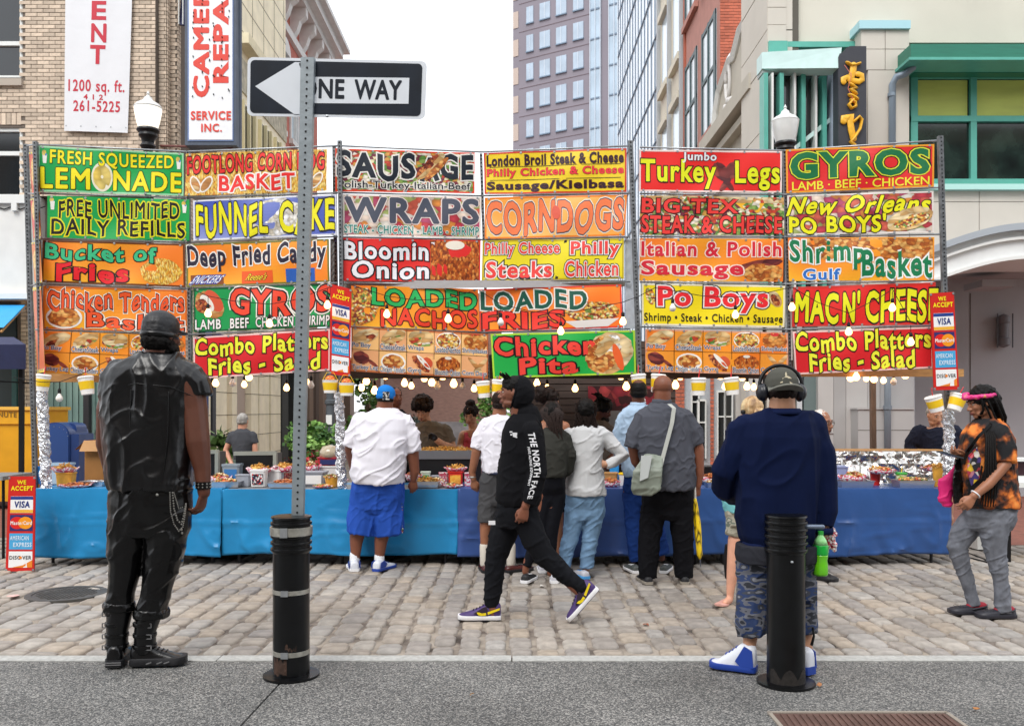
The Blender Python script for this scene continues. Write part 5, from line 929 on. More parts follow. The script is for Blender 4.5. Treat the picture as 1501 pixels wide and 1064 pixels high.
# grey building with windows right of the bald man
GB = thing('grey_building', 'pale grey building with white framed windows behind the bald man', 'building', G(1040, 15.8)); dg_ = 15.8
FB('wall', 985, 1100, 430, 760, dg_, mat('pale_blue_grey_wall', 'a8adb2', .7, var=.05), GB, .3)
brick_field(GB, (P(989, 0, dg_).x, dg_ - .03, 1.0), (1, 0, 0), (0, -1, 0), 14 / F * dg_, 1.9, m_rbk); brick_field(GB, (P(1040, 0, dg_).x, dg_ - .03, .2), (1, 0, 0), (0, -1, 0), 6 / F * dg_, 2.6, m_rbk)
for x0, x1, y0, y1 in ((1015, 1024, 560, 640), (1024, 1034, 588, 672), (1053, 1062, 575, 668), (1064, 1073, 575, 668)):
    w1 = FB('window', x0, x1, y0, y1, dg_ - .04, G_DK, GB, .03); FB('frame', x0 - 1.5, x0, y0 - 2, y1, dg_ - .1, m_wf, w1, .1); FB('frame', x1, x1 + 1.5, y0 - 2, y1, dg_ - .1, m_wf, w1, .1); FB('frame', x0, x1, y0 - 3, y0, dg_ - .1, m_wf, w1, .1); FB('frame', x0, x1, (y0 + y1) / 2 - 12, (y0 + y1) / 2 - 10, dg_ - .08, m_wf, w1, .04)
FB('pilaster', 1076, 1098, 540, 760, dg_, mat('warm_grey_pilaster', 'bdb9b4', .7), GB, .3, .15)
# trees and bushes
def foliage(name, lb, cat_, c, rx, rz, n, s, cols, seed, grp=None, trunk=None):
    r_ = random.Random(seed); t = thing(name, lb, cat_, (c[0], c[1], 0), grp); M = MB(); cl = [(Vector((r_.gauss(0, .5) * rx, r_.gauss(0, .4) * rx, r_.gauss(0, .5) * rz)), r_.uniform(.3, .6)) for _ in range(14)]
    for k in range(n):
        cc, cr_ = r_.choice(cl); v = Vector((r_.gauss(0, 1), r_.gauss(0, 1), r_.gauss(0, 1))).normalized() * cr_ * rx * r_.uniform(.5, 1); p = Vector(c) + cc + v
        a = Vector((r_.uniform(-1, 1), r_.uniform(-1, 1), r_.uniform(-.6, .6))).normalized() * s * r_.uniform(.6, 1.3); b = a.cross(Vector((r_.uniform(-1, 1), r_.uniform(-1, 1), r_.uniform(-1, 1)))).normalized() * s * .45
        M.add([tuple(p), tuple(p + a * .5 + b), tuple(p + a), tuple(p + a * .5 - b)], [(0, 1, 2, 3)])
    M.build('leaves', cellmat('leaf_' + cols[0], cols, 3.5, rough=.6), t, kind='stuff')
    if trunk: MB().tube([(c[0], c[1], 0), (c[0] + .03, c[1], c[2] * .5), (c[0], c[1], c[2])], [trunk, trunk * .8, trunk * .5], 8).build('trunk', mat('bark', '5a4a3c', .9, bump=.5), t, True)
foliage('bush', 'light green bush in front of the shop fronts right of the sign post', 'bush', P(455, 652, 14), .42, .55, 1500, .085, ['5c8a3a', '7fae52', '3f6a2c', '98bf68'], 1)
foliage('grass_plant', 'spiky grass plant beside the grey haired shopper', 'plant', P(325, 655, 14), .16, .3, 260, .16, ['7a9a52', '95ae68', '4f6e34'], 2)
foliage('flower_bed', 'red flowers below the light green bush', 'flowers', P(462, 682, 13.4), .4, .1, 420, .06, ['8a2a2e', 'b83a3c', '5a6a34', '6a2026'], 3)
foliage('street_tree', 'green tree down the street behind the man in the blue cap', 'tree', P(538, 590, 27), .7, 1.5, 1300, .17, ['55803a', '6f9a4c', '3c6428', '8ab060'], 4, None, .12)
foliage('street_tree', 'green tree behind the dark haired woman and the walking person', 'tree', P(718, 612, 28), .6, .5, 600, .15, ['5c8a3a', '77a350', '3c6428', '8ab060'], 5, None, .1)
foliage('shrub', 'grey green shrub mass behind the curly haired vendor', 'shrub', P(596, 622, 26), .5, .35, 420, .12, ['5a6a62', '6f7d74', '45524c'], 6)
foliage('street_tree', 'leafy street tree behind the camera whose crown shows only in the windows', 'tree', (9.5, -9, 6), 3.2, 3.5, 2600, .4, ['3f6a2c', '55803a', '2c4a20'], 7, None, .2)

# block of buildings across the square, behind the camera: it shades and is mirrored by what faces it
OB = thing('opposite_building', 'brown stone block with rows of windows facing the stall from behind the camera', 'building', (0, -14, 0)); MB().box(-32, 34, -22, -14.2, 0, 15).build('wall', mat('opposite_stone', '8a7d70', .85, var=.15, vscale=.6), OB)
for k in range(22):
    for z0 in (1, 4.8, 8.4, 12): MB().box(-31 + k * 3, -29.4 + k * 3, -14.2, -14.12, z0, z0 + (3.0 if z0 == 1 else 2.1)).build('window', G_DK, OB)
# ---------------------------------------------------------------- street furniture
m_bol = mat('black_bollard_paint', '08090b', .3, spec=.35, bump=.06, var=.4, vscale=12)
m_rusty = mat('rust_patch', '3a271d', .85, bump=.5, var=.4, vscale=20)
def bollard(x, yb, ytop, lb, tapes):
    d = D(yb); c = G(x, d); H = (yb - ytop) / F * d; r = .103; t = thing('bollard', lb, 'bollard', c, 'black iron bollards at the kerb')
    MB().lathe(c, [(0, 0), (.158, 0), (.158, .014), (.11, .016), (0, .018)], 40).build('base_plate', m_bol, t, 40)
    prof = [(r, .016), (r, H * .77), (r + .004, H * .775)]
    for k in range(5): z = H * (.785 + k * .04); prof += [(r + .012, z), (r + .014, z + H * .008), (r + .012, z + H * .016), (r + .003, z + H * .018), (r + .003, z + H * .036)]
    prof += [(r + .012, H * .985), (r + .01, H * .995), (r - .01, H), (0, H)]
    MB().lathe(c, prof, 40).build('shaft', m_bol, t, 35)
    for z0, z1 in tapes:
        za, zb = (yb - z1) / F * d, (yb - z0) / F * d; rr = r + (.0165 if za > H * .77 else .002)
        MB().lathe(c, [(rr - .002, za), (rr, za + .001), (rr, zb - .001), (rr - .002, zb)], 40).build('metal_band', mat('brushed_band', 'a9a79e', .35, .6, var=.2, vscale=30), t, 40)
        p = c + Vector((-.012, -rr - .004, za)); MB().box(p.x - .02, p.x + .02, p.y - .006, p.y + .004, p.z - .002, p.z + zb - za + .004).build('band_clip', M_STEEL, t)
    return t, c, d, H
t, c, d, H = bollard(427, 990, 755, 'left black bollard with silver bands carrying the one way sign pole', ((771, 783), (861.5, 868), (950, 957)))
for x0, x1, z0, z1, s in ((-.08, .0, .03, .14, 3), (-.01, .05, .17, .2, 5)):
    r_ = random.Random(s); M = MB(); n = 9; ang = [math.asin(max(-1, min(1, v / .103))) for v in (x0, x1)]; V = []
    for i in range(n + 1):
        a = ang[0] + (ang[1] - ang[0]) * i / n; 
        for z in (z0 + r_.uniform(-.01, .01), z1 + r_.uniform(-.05, .01)): V.append((c.x + math.sin(a) * .1042, c.y - math.cos(a) * .1042, z))
    M.add(V, [(2 * i, 2 * i + 1, 2 * i + 3, 2 * i + 2) for i in range(n)]); M.build('rust_patch', m_rusty, t)
t, c, d, H = bollard(1152, 1001, 753, 'right black bollard in front of the man in the navy sweatshirt', ())
MB().tube([c + Vector((.1, .0, H * .925)), c + Vector((.2, -.01, H * .925))], .013, 10).build('lock_pin', mat('grey_pin', '6e7a8c', .4, .4), t, True)
MB().tube([c + Vector((0, -.104, H * .735)), c + Vector((0, -.108, H * .735))], .008, 8).build('bolt', M_STEEL, t, True)
r_ = random.Random(4); V = []; M = MB(); n = 22
for i in range(n + 1):
    a = -1.2 + 2.4 * i / n
    for z in (.016, .04 + .07 * abs(math.sin(i * .37 + 1)) * r_.uniform(.8, 1)): V.append((c.x + math.sin(a) * .1042, c.y - math.cos(a) * .1042, z))
M.add(V, [(2 * i, 2 * i + 1, 2 * i + 3, 2 * i + 2) for i in range(n)]); M.build('worn_patch', mat('worn_paint', '1d1815', .8, bump=.4, var=.4, vscale=25), t)
# one way sign
d = 5.07; sg = thing('one_way_sign', 'black and white ONE WAY arrow sign on a perforated steel pole', 'traffic sign', P(435, 755, d))
a, b = P(435.5, 756, d), P(450.5, 84, d - .12); m_pole = mat('galvanised_pole', '9aa3a8', .45, .55, bump=.1, var=.12, vscale=12)
M = MB(); ax = (b - a).normalized(); wv = Vector((1, 0, 0)); hw_ = .036
for s, e, z_ in ((-hw_, hw_, 0), ): M.add([tuple(p + wv * k * w2 + Vector((0, q, 0))) for p, w2 in ((a, .033), (b, .037)) for k, q in ((-1, 0), (1, 0), (1.1, .03), (-1.1, .03))], [(0, 1, 5, 4), (1, 2, 6, 5), (2, 3, 7, 6), (3, 0, 4, 7), (0, 3, 2, 1), (4, 5, 6, 7)])
M.build('pole', m_pole, sg)
M = MB(); n = 66
for i in range(n): p = a.lerp(b, (i + .5) / n) + Vector((.0, -.001, 0)); M.lathe(p, [(.0062, -.001), (.0062, .0008), (0, .0009)], 10, (0, -1, 0))
M.build('pole_holes', M_BLACK, sg, kind='stuff')
ds = 4.99; cx = [(363, 84), (626, 90), (623, 175), (362, 170)]
def fs(u, v, lf=0):
    A, B_, C_, D_ = [P(x, y, ds) for x, y in cx]; return A.lerp(B_, u).lerp(D_.lerp(C_, u), v) - Vector((0, lf, 0))
def rr(u0, v0, u1, v1, r, lf, th, m, name):
    pts = []; asp = 3.05
    for cu, cv, a0 in ((u1 - r, v0 + r * asp, -90), (u1 - r, v1 - r * asp, 0), (u0 + r, v1 - r * asp, 90), (u0 + r, v0 + r * asp, 180)):
        for k in range(6): a_ = R(a0 + k * 18); pts.append(fs(cu + math.cos(a_) * r, cv + math.sin(a_) * r * asp, lf))
    return MB().poly(pts, (0, th, 0)).build(name, m, sg)
m_sw = mat('reflective_white', 'd3d8de', .4, var=.04, vscale=6); m_sb = mat('sign_black', '111a26', .45, spec=.25, var=.25, vscale=9)
rr(0, 0, 1, 1, .032, 0, .004, m_sw, 'sign_plate'); rr(.017, .05, .975, .95, .025, .0022, .0018, m_sb, 'black_field')
MB().poly([fs(u, v, .0042) for u, v in ((.045, .5), (.265, .075), (.31, .075), (.31, .32), (.905, .3), (.905, .745), (.31, .77), (.31, .96), (.265, .96))], (0, .0016, 0)).build('arrow', m_sw, sg)
MB().poly([fs(u, v, .0042) for u, v in ((.287, .1), (.31, .05), (.36, .05), (.36, .32), (.315, .32))], (0, .001, 0)).build('arrow_edge', m_sb, sg)
lettering(sg, lambda u, v, lf=0: fs(u, v, lf + .005), 'ONE', (.30, .345, .545, .69), m_sb, off=.05, space=1.05, lift=.0008); lettering(sg, lambda u, v, lf=0: fs(u, v, lf + .005), 'WAY', (.60, .345, .865, .69), m_sb, off=.05, space=1.05, lift=.0008)
for u, v in ((.45, .985), (.345, .12), (.345, .85)): MB().lathe(fs(u, v, .0), [(0, 0), (.008, 0), (.008, .006), (0, .008)], 8, (0, -1, 0)).build('bolt', M_STEEL, sg)
# move the plate's arm behind the pole: pole front stands proud of the plate
# acorn street lamps
def lamp(x, ytop, d, w_, lb, lit):
    k = d / F; s = w_ / 42; c = P(x, ytop + 57 * s, d); t = thing('street_lamp', lb, 'street lamp', G(x, d), 'acorn street lamps'); q = k * s
    gm = mat('lit_lamp_glass', C('fff6e4'), .25, emit=.55) if lit else mat('frosted_lamp_glass', 'd9dcda', .25, spec=.6, var=.06, vscale=9)
    MB().lathe(c, [(14 * q, 0), (17 * q, 10 * q), (20 * q, 26 * q), (20.5 * q, 31 * q)], 28).build('globe', gm, t, 40)
    MB().lathe(c, [(20.5 * q, 31 * q), (21 * q, 33 * q), (17 * q, 38 * q), (10 * q, 42 * q), (6.5 * q, 45 * q), (6 * q, 48 * q), (3 * q, 50 * q), (1.6 * q, 52 * q), (2.6 * q, 54 * q), (1 * q, 57 * q), (0, 59 * q)], 28).build('lamp_cap', mat('lamp_cap_white', 'd6d8d6', .35) , t, 40)
    MB().lathe(c, [(16 * q, 0), (17 * q, -3 * q), (13 * q, -7 * q), (14 * q, -11 * q), (10 * q, -16 * q), (9 * q, -22 * q), (12 * q, -27 * q), (7 * q, -34 * q), (5 * q, -60 * q), (5 * q, -(c.z - .5) ), (8 * q, -(c.z - .45)), (10 * q, -c.z)], 24).build('post', mat('black_lamp_post', '0c0d10', .4, spec=.35), t, 40)
lamp(217, 135, 13, 40, 'acorn street lamp with a glowing white globe over the lemonade banner', True)
lamp(1151, 155, 12.4, 40, 'unlit acorn street lamp over the Turkey Legs banner', False)
lp = thing('street_lamp', 'dark grey ribbed lamp post seen left of the middle foil post', 'street lamp', G(484, 16)); c = G(484, 16)
MB().lathe(c, [(.14, 0), (.14, .25), (.1, .4), (.075, 1.6), (.1, 1.62), (.1, 1.68), (.07, 1.7), (.06, 3.4)], 16).build('post', mat('grey_iron', '4d5358', .5), lp, 40)
MB().box(c.x - .05, c.x + .05, c.y - .12, c.y - .08, 1.25, 1.42).build('notice', m_wf, lp)
# dumpster, mailbox, canopies
db = thing('dumpster', 'big yellow plastic dumpster behind the left end of the stall', 'dumpster', G(10, 13.4)); dd_ = 13.4; m_yd = mat('yellow_plastic', 'e0a31c', .45, var=.1, vscale=3, bump=.1)
z1 = zd(597, dd_); X1 = P(56, 0, dd_).x
M = MB(); M.rings([[(X1 - 1.9 + e, dd_ + e, z), (X1 - e, dd_ + e, z), (X1 - e, dd_ + .9 - e, z), (X1 - 1.9 + e, dd_ + .9 - e, z)] for e, z in ((.12, .12), (.03, z1 - .26), (.0, z1 - .25), (0, z1 - .03), (.01, z1), (.05, z1))]); M.build('bin_body', m_yd, db)
MB().box(X1 - 1.93, X1 + .03, dd_ - .03, dd_ + .93, z1 - .04, z1 + .01).build('rim', mat('pale_yellow_rim', 'e8b44a', .5), db)
lettering(db, flat(-14, 602, 26, 618, dd_ - .004), 'MINUTE', (.0, .1, .96, .6), mat('brown_print', '7a5a1c', .5), off=.03, lift=.002)
for X in (X1 - 1.6, X1 - .3): MB().lathe((X, dd_ + .15, .06), [(.06, -.02), (.06, .02)], 12, (1, 0, 0)).build('wheel', M_BLACK, db)
mbx = thing('mailbox', 'dark blue rounded street mailbox behind the foil post', 'mailbox', G(92, 12.2)); dm = 12.2; m_mb = mat('mailbox_blue', '1d3a72', .4, coat=.3, var=.08)
def arch(x0, x1, ytop, d, t, inset=0):
    k = d / F; a0, a1 = P(x0, 0, d).x + inset, P(x1, 0, d).x - inset; r_ = (a1 - a0) / 2; zt_ = zd(ytop, d) - inset; return MB().poly([(a0, d, .25)] + [((a0 + a1) / 2 - math.cos(math.pi * i / 14) * r_, d, zt_ - r_ * .85 + math.sin(math.pi * i / 14) * r_ * .85) for i in range(15)] + [(a1, d, .25)], (0, t, 0))
arch(58, 102, 619, dm, .55).build('box_body', m_mb, mbx, 30); arch(60, 100, 621, dm - .012, .012).build('side_panel', mat('mailbox_edge', '2a4a86', .4), mbx)
M = MB(); X = P(102, 0, dm).x; M.box(X, X + .12, dm + .02, dm + .45, .5, 1.18); M.build('chute', m_mb, mbx); arch(95, 112, 620, dm + .2, .3).build('hood', m_mb, mbx, 30)
for k in range(9): a_ = math.pi * k / 8; p = P(80, 639, dm); MB().lathe((p.x - math.cos(a_) * .19, dm - .014, p.z + math.sin(a_) * .13), [(.006, 0), (.004, .006)], 6, (0, -1, 0)).build('rivet', M_STEEL, mbx)
for x in (62, 98): MB().box(P(x, 0, dm).x - .02, P(x, 0, dm).x + .02, dm + .05, dm + .1, 0, .25).build('leg', m_mb, mbx)
an = thing('shop_awning', 'bright blue shop awning at the left edge', 'awning', P(0, 470, 12.6)); M = MB(); a0, b0, c0 = P(-90, 447, 14.9), P(36, 447, 14.9), P(2, 481, 13.2)
M.add([tuple(P(-90, 447, 14.9)), tuple(P(36, 447, 14.9)), tuple(P(4, 480, 13.4)), tuple(P(-90, 480, 13.4))], [(0, 1, 2, 3)]); M.poly([P(36, 447, 14.9), P(4, 480, 13.4), P(36, 452, 14.9)], (.01, 0, 0)); M.build('awning_cloth', mat('bright_blue_awning', '2a9ad6', .6, var=.06), an)
MB().tube([P(36, 449, 14.9), P(2, 486, 13.4)], .02, 6).build('awning_arm', mat('pale_wood', 'b98a52'), an)
tn = thing('canopy_tent', 'navy folding canopy on a black pole at the left edge', 'canopy', G(34, 9.6)); m_nv = mat('navy_canvas', '22284c', .8, bump=.3, bscale=12, var=.15)
M = MB(); M.rings([[tuple(P(x, y, d_)) for x, y, d_ in ((-80, 494, 10.8), (20, 494, 10.8), (38, 505, 9.7), (-80, 505, 9.5))], [tuple(P(x, y, d_)) for x, y, d_ in ((-80, 520, 10.8), (20, 520, 10.8), (38, 541, 9.7), (-80, 541, 9.5))]]); M.build('canopy_cloth', m_nv, tn)
MB().bar(G(31, 9.8), P(32, 520, 9.8), .022).build('pole', M_BLACK, tn); MB().bar(P(-60, 556, 9.8), P(60, 562, 9.8), .008).build('cross_bar', M_BLACK, tn)
# side table at the far left and at the right edge
st2 = thing('side_table', 'grey metal side table at the left edge behind the card sign', 'table', G(5, 9.2)); MB().box(G(-60, 9.2).x, G(20, 9.2).x, 9.0, 9.6, .80, .84).build('table_top', M_STEEL, st2)
for X in (G(-20, 9.2).x, G(13, 9.2).x): MB().tube([(X, 9.1, 0), (X, 9.1, .8)], .015, 8).build('leg', M_BLACK, st2)
rt = thing('side_table', 'white topped side table with black leg behind the braided woman', 'table', G(1490, 8.9)); z_ = zd(712, 8.9)
MB().box(G(1462, 8.9).x, G(1600, 8.9).x, 8.7, 9.4, z_, z_ + .05).build('table_top', m_wf, rt)
for x in (1477, 1590): MB().bar(G(x, 8.8), P(x, 714, 8.8), .022).build('leg', M_BLACK, rt)
nb = thing('napkin_box', 'white open box on the side table at the right edge', 'box', P(1485, 710, 8.9)); fb(MB(), 1466, 1530, 672, 676, 8.9, .25).build('box_top', m_wf, nb); fb(MB(), 1466, 1530, 698, 711, 8.9, .25).build('box_base', m_wf, nb); fb(MB(), 1466, 1472, 676, 698, 8.9, .25).build('box_side', m_wf, nb); fb(MB(), 1476, 1530, 678, 697, 9.0, .2).build('box_label', mat('dark_maroon', '3a1a24', .5), nb)
# white cooler / bin behind the woman's legs and cables
wc = thing('white_bin', 'white plastic bin standing behind the braided woman', 'bin', G(1478, 9.4)); MB().box(G(1440, 9.4).x, G(1488, 9.4).x, 9.5, 9.8, .02, zd(745, 9.4)).build('bin_body', m_wf, wc); MB().box(G(1438, 9.4).x, G(1490, 9.4).x, 9.48, 9.82, zd(745, 9.4), zd(745, 9.4) + .03).build('lid', m_wf, wc)
for k, ys in enumerate(((806, 812, 818, 810), (800, 806, 816, 822))):
    pts = [G(x, D(y) + 0) + Vector((0, 0, .012)) for x, y in zip((1405, 1425, 1450, 1478), [v + 8 for v in ys])]; MB().tube(pts, .008, 6).build('cable', M_BLACK, label=('upper', 'lower')[k] + ' black cable lying on the cobbles behind the braided woman', cat='cable', smooth=True)
# ---------------------------------------------------------------- people
def skin(n, c): return mat('skin_' + n, C(c), .48, bump=.12, bscale=120, var=.1, vscale=14, spec=.4, bdist=.002)
SK = dict(deep=skin('deep_brown', '5a3426'), dark=skin('dark_brown', '4a2c22'), brown=skin('brown', '7a4a36'), mid=skin('warm_brown', '96644a'), tan=skin('tan', 'c49274'), fair=skin('fair', 'd39c82'))
def cloth_m(name, c, rough=.82, bump=.3, bscale=260, var=.1, **k): return mat(name, C(c), rough, bump=bump, bscale=bscale, var=var, vscale=k.pop('vscale', 5), spec=k.pop('spec', .12), bdist=.002, **k)
def camo(name, cols, sc=9, stretch=(1, 1, 2)):
    m = mat(name, 'ffffff', .8, cols=cols, vscale=sc, stretch=stretch, detail=1.5, bump=.2, bscale=200); m.node_tree.nodes['Color Ramp'].color_ramp.interpolation = 'CONSTANT'; return m
EYE_W = mat('eye_white', 'c9bfb6', .25); EYE_D = mat('dark_iris', '180f0c', .15)
class Ps:
    def __init__(s, x, yf, label, sk='brown', d=None, vox=.009):
        s.d = d or D(yf); s.k = s.d / F; s.sk = SK[sk]; s.vox = vox; s.root = thing('person', label, 'person', G(x, s.d)); s.B = MB(); s.root_name = s.root.name
    def p(s, x, y, dd=0): return P(x, y, s.d + dd)
    def limb(s, M, pts, n=14, asp=1):
        M.tube([s.p(q[0], q[1], q[3] if len(q) > 3 else 0) for q in pts], [q[2] * s.k for q in pts], n, True if M is s.B else 'start', asp=asp); return M
    def torso(s, M, rows, n=28, cap=True):
        rg = []
        rows = sorted(rows, key=lambda r: r[0])
        for i, (y, xl, xr, hd, *dd) in enumerate(rows):
            dd = dd[0] if dd else 0; c = s.p((xl + xr) / 2, y, dd); hw = (xr - xl) / 2 * s.k
            rg.append([(c.x + hw * math.copysign(abs(math.cos(a)) ** .85, math.cos(a)), c.y + hd * math.copysign(abs(math.sin(a)) ** .85, math.sin(a)), c.z) for a in (j * 2 * math.pi / n for j in range(n))])
        M.rings(rg[::-1]); return M
    def hips(s, M, rows, legr):
        rows = [(y, a, b, hd + (legr * s.k * 1.05 - hd) * (i / (len(rows) - 1)) ** 1.5, *q) for i, (y, a, b, hd, *q) in enumerate(rows)]; y, a, b, hd, *q = rows[-1]
        return s.torso(M, rows + [(y + 9, a + 1.5, b - 1.5, hd * .97, *q), (y + 16, a + 4, b - 4, hd * .8, *q)])
    def garment(self, name, M, m, amp=.008, vox=None, sm=3, label=None, fold=None, **k): return organic(M, name, m, self.root, vox or max(.0075, self.vox), sm, fold or folds(amp, **k), label)
    def head(s, x, y, h, yaw, pitch=0, dd=0, roll=0, face=True, lips='6a3a34', ears=True, fat=1.0, brow='14100e'):
        """h = chin to crown in metres; yaw 0 looks at the camera, 90 to the picture's left, 180 away"""
        c = s.p(x, y, dd); a = R(yaw); f = Vector((-math.sin(a), -math.cos(a), 0)); up = Vector((0, 0, 1)); sx = f.cross(up)
        q = Matrix((sx, f, up)).transposed(); q = q @ Matrix.Rotation(R(-pitch), 3, 'X') @ Matrix.Rotation(R(roll), 3, 'Y')
        s.hm, s.hc, s.hh = q, c, h; L = lambda x_, y_, z_: c + q @ Vector((x_, y_, z_)) * h
        s.L = L; B = s.B; e = lambda cc, r: B.ell(L(*cc), tuple(v * h for v in r), 16, q)
        e((0, -.06, .14), (.325 * fat, .40, .37)); e((0, .06, -.02), (.30 * fat, .33, .36)); e((0, .1, -.2), (.245 * fat, .27, .27)); e((0, .245, -.4), (.11, .1, .09))
        for k_ in (-1, 1):
            e((k_ * .14, .26, -.1), (.1, .1, .1)); e((k_ * .12, .335, .1), (.11, .05, .04)); e((k_ * .05, .4, -.15), (.045, .05, .035))
            if ears: e((k_ * .335 * fat, -.03, -.03), (.03, .075, .1))
            e((k_ * .16, .1, -.32), (.1, .2, .1))
        B.tube([L(0, .35, .08), L(0, .4, -.04), L(0, .45, -.13)], [.03 * h, .04 * h, .052 * h], 8)
        e((0, .35, -.25), (.1, .06, .03)); e((0, .345, -.3), (.09, .055, .035))
        if face:
            for k_ in (-1, 1):
                M = MB(); M.ell(L(k_ * .135, .318, .02), (.06 * h, .04 * h, .032 * h), 12, q); o = M.build('eye', EYE_W, s.root, True); 
                M = MB(); M.ell(L(k_ * .13, .345, .018), (.026 * h, .02 * h, .027 * h), 10, q); M.build('iris', EYE_D, o, True)
                M = MB(); M.tube([L(k_ * .06, .375, .105), L(k_ * .14, .385, .13), L(k_ * .215, .33, .105)], [.012 * h, .017 * h, .008 * h], 6); M.build('eyebrow', mat('brow_' + brow, brow, .8), s.root, True)
                M = MB(); M.tube([L(k_ * .075, .345, .035), L(k_ * .135, .362, .052), L(k_ * .2, .33, .03)], [.008 * h, .01 * h, .006 * h], 6); M.build('eyelid', s.sk, s.root, True)
            M = MB(); M.tube([L(-.095, .355, -.272), L(-.03, .41, -.25), L(0, .412, -.256), L(.03, .41, -.25), L(.095, .355, -.272)], [.008 * h, .02 * h, .018 * h, .02 * h, .008 * h], 8, asp=.8); M.tube([L(-.085, .355, -.285), L(0, .405, -.305), L(.085, .355, -.285)], [.008 * h, .026 * h, .008 * h], 8); M.build('lips', mat('lips_' + lips, lips, .45), s.root, True)
        return L
    def neck(s, x, y, r=.058, dd=0): s.B.tube([s.L(0, -.08, -.15), s.p(x, y, dd)], [r, r * 1.15], 14)
    def ell(s, M, c, r): M.ell(s.L(*c), tuple(v * s.hh for v in r), 18, s.hm); return M
    def hand(s, w, dr, thumb, pn, L=.175, curl=.5, B=None, tcurl=.3):
        """w wrist point, dr finger direction, thumb side, pn palm normal"""
        B = B or s.B; y = Vector(dr).normalized(); z = Vector(pn); z = (z - y * z.dot(y)).normalized(); x = y.cross(z); x = x if x.dot(Vector(thumb)) > 0 else -x; g = L / .18; W_ = lambda a, b, c: w + (x * a + y * b + z * c) * g
        rg = []
        for b, hw, ht in ((-.01, .022, .018), (.0, .026, .018), (.03, .036, .018), (.06, .042, .016), (.085, .043, .014), (.096, .038, .01)): rg.append([tuple(W_(hw * math.cos(a), b, ht * math.sin(a))) for a in (j * math.pi / 8 for j in range(16))])
        B.rings(rg)
        for i, (xo, ln) in enumerate(((.032, .07), (.0105, .08), (-.0115, .074), (-.0325, .057))):
            an = 0; p_ = (xo, .085 - abs(xo - .01) * .25, 0); pts = [W_(*p_)]
            for seg in (.45, .32, .28):
                an += curl * (.9 + .12 * i); b = (p_[0] + xo * .08, p_[1] + math.cos(an) * ln * seg, p_[2] + math.sin(an) * ln * seg); pts.append(W_(*b)); p_ = b
            B.tube(pts, [.0095 * g, .009 * g, .0082 * g, .007 * g], 8)
        pts = [W_(.022, .02, .004), W_(.045, .045, .012 + .01 * tcurl), W_(.054 - .015 * tcurl, .075, .018 + .02 * tcurl), W_(.05 - .03 * tcurl, .098, .022 + .03 * tcurl)]; B.tube(pts, [.0135 * g, .012 * g, .0105 * g, .008 * g], 8)
    def shoe(s, x, y, yaw, L, up, sole, hi=.09, pitch=0, dd=0, wd=1, name='shoe', sh=.026, accent=None, swoosh=None, toe=None, label=None, lift=0):
        """heel at column x; y row of the sole"""
        a = R(yaw); f = Vector((-math.sin(a), -math.cos(a), 0)); q = Matrix((f.cross(Vector((0, 0, 1))), f, Vector((0, 0, 1)))).transposed() @ Matrix.Rotation(R(pitch), 3, 'X')
        o_ = s.p(x, y, dd); o_.y -= f.y * .075 if not pitch else 0
        if lift is not None and not pitch: o_.z = .012 + lift
        W_ = lambda a_, b, c: tuple(o_ + q @ Vector((a_ * wd, b, c)))
        e_ = sh * .7; prof = [(0, .024, hi * .8), (.03, .033, hi * .95), (.12, .039, hi), (.3, .039, hi), (.4, .039, hi * .86), (.52, .041, max(hi * .68, .06 if hi > .05 else 0)), (.66, .045, max(hi * .45, .045) + e_ * .5), (.8, .047, .04 + e_ * .5), (.9, .043, .034 + e_ * .5), (.97, .032, .026 + e_ * .5), (1, .018, .016 + e_ * .5)]
        if hi < .03: prof = [(b_, w_, hi) for b_, w_, h_ in prof]
        M = MB(); n = 14
        M.rings([[W_(w_ * math.copysign(abs(math.cos(t)) ** .7, math.cos(t)), b * L, sh * .6 + max(0, (h_ - sh * .6)) * (math.sin(t) ** .75 if math.sin(t) > 0 else 0) - (.002 if math.sin(t) < 0 else 0)) for t in (j * 2 * math.pi / n for j in range(n))] for b, w_, h_ in prof])
        r = M.build(name, up, s.root, 60, label)
        M = MB(); pts = [(b * L * 1.02 - .003, w_ + .005) for b, w_, _ in prof]; ol = [(w_, b) for b, w_ in pts] + [(-w_, b) for b, w_ in pts[::-1]]
        M.rings([[W_(x_ * e, b, z + (.018 * max(0, b / L - .8) if not pitch else 0)) for x_, b in ol] for z, e in ((0, .94), (.004, 1.0), (sh - .003, 1.0), (sh, .97))]); M.build('sole', sole, r, 40)
        if accent:
            for k_ in (-1, 1):
                M = MB(); pts = [(.28, .045), (.42, .03), (.62, .034), (.3, hi * .85)]; M.poly([W_(k_ * .0, 0, 0)] * 0 + [W_(k_ * .044, b * L, z) for b, z in ((.02, .03), (.3, .03), (.42, .06), (.22, hi * .95), (.05, hi * .8))], tuple(q @ Vector((-k_ * .004, 0, 0)))); M.build('side_panel', accent, r)
        if swoosh:
            for k_ in (-1, 1):
                M = MB(); sw = [(.5, .048), (.44, .036), (.36, .034), (.24, .044), (.0, hi * .8), (.0, hi * .68), (.24, .032 + 0.028), (.36, .047), (.44, .052)]
                sw = [(.56, .058), (.53, .04), (.45, .033), (.33, .037), (.02, hi * .62), (.02, hi * .74), (.34, .055), (.44, .05), (.5, .058)]
                M.poly([W_(k_ * (.0425 + (.004 if b > .4 else 0)), b * L, z) for b, z in sw], tuple(q @ Vector((k_ * .003, 0, 0)))); M.build('side_stripe', swoosh, r)
        M = MB()
        for i in range(4): b = .42 + i * .075; zz = float(np.interp(b, [q_[0] for q_ in prof], [q_[2] for q_ in prof])); M.bar(W_(-.018, b * L, zz), W_(.018, b * L, zz), .004, .003)
        if toe != 'clog': M.build('lace', sole if toe != 'dark' else M_BLACK, r)
        return r, W_
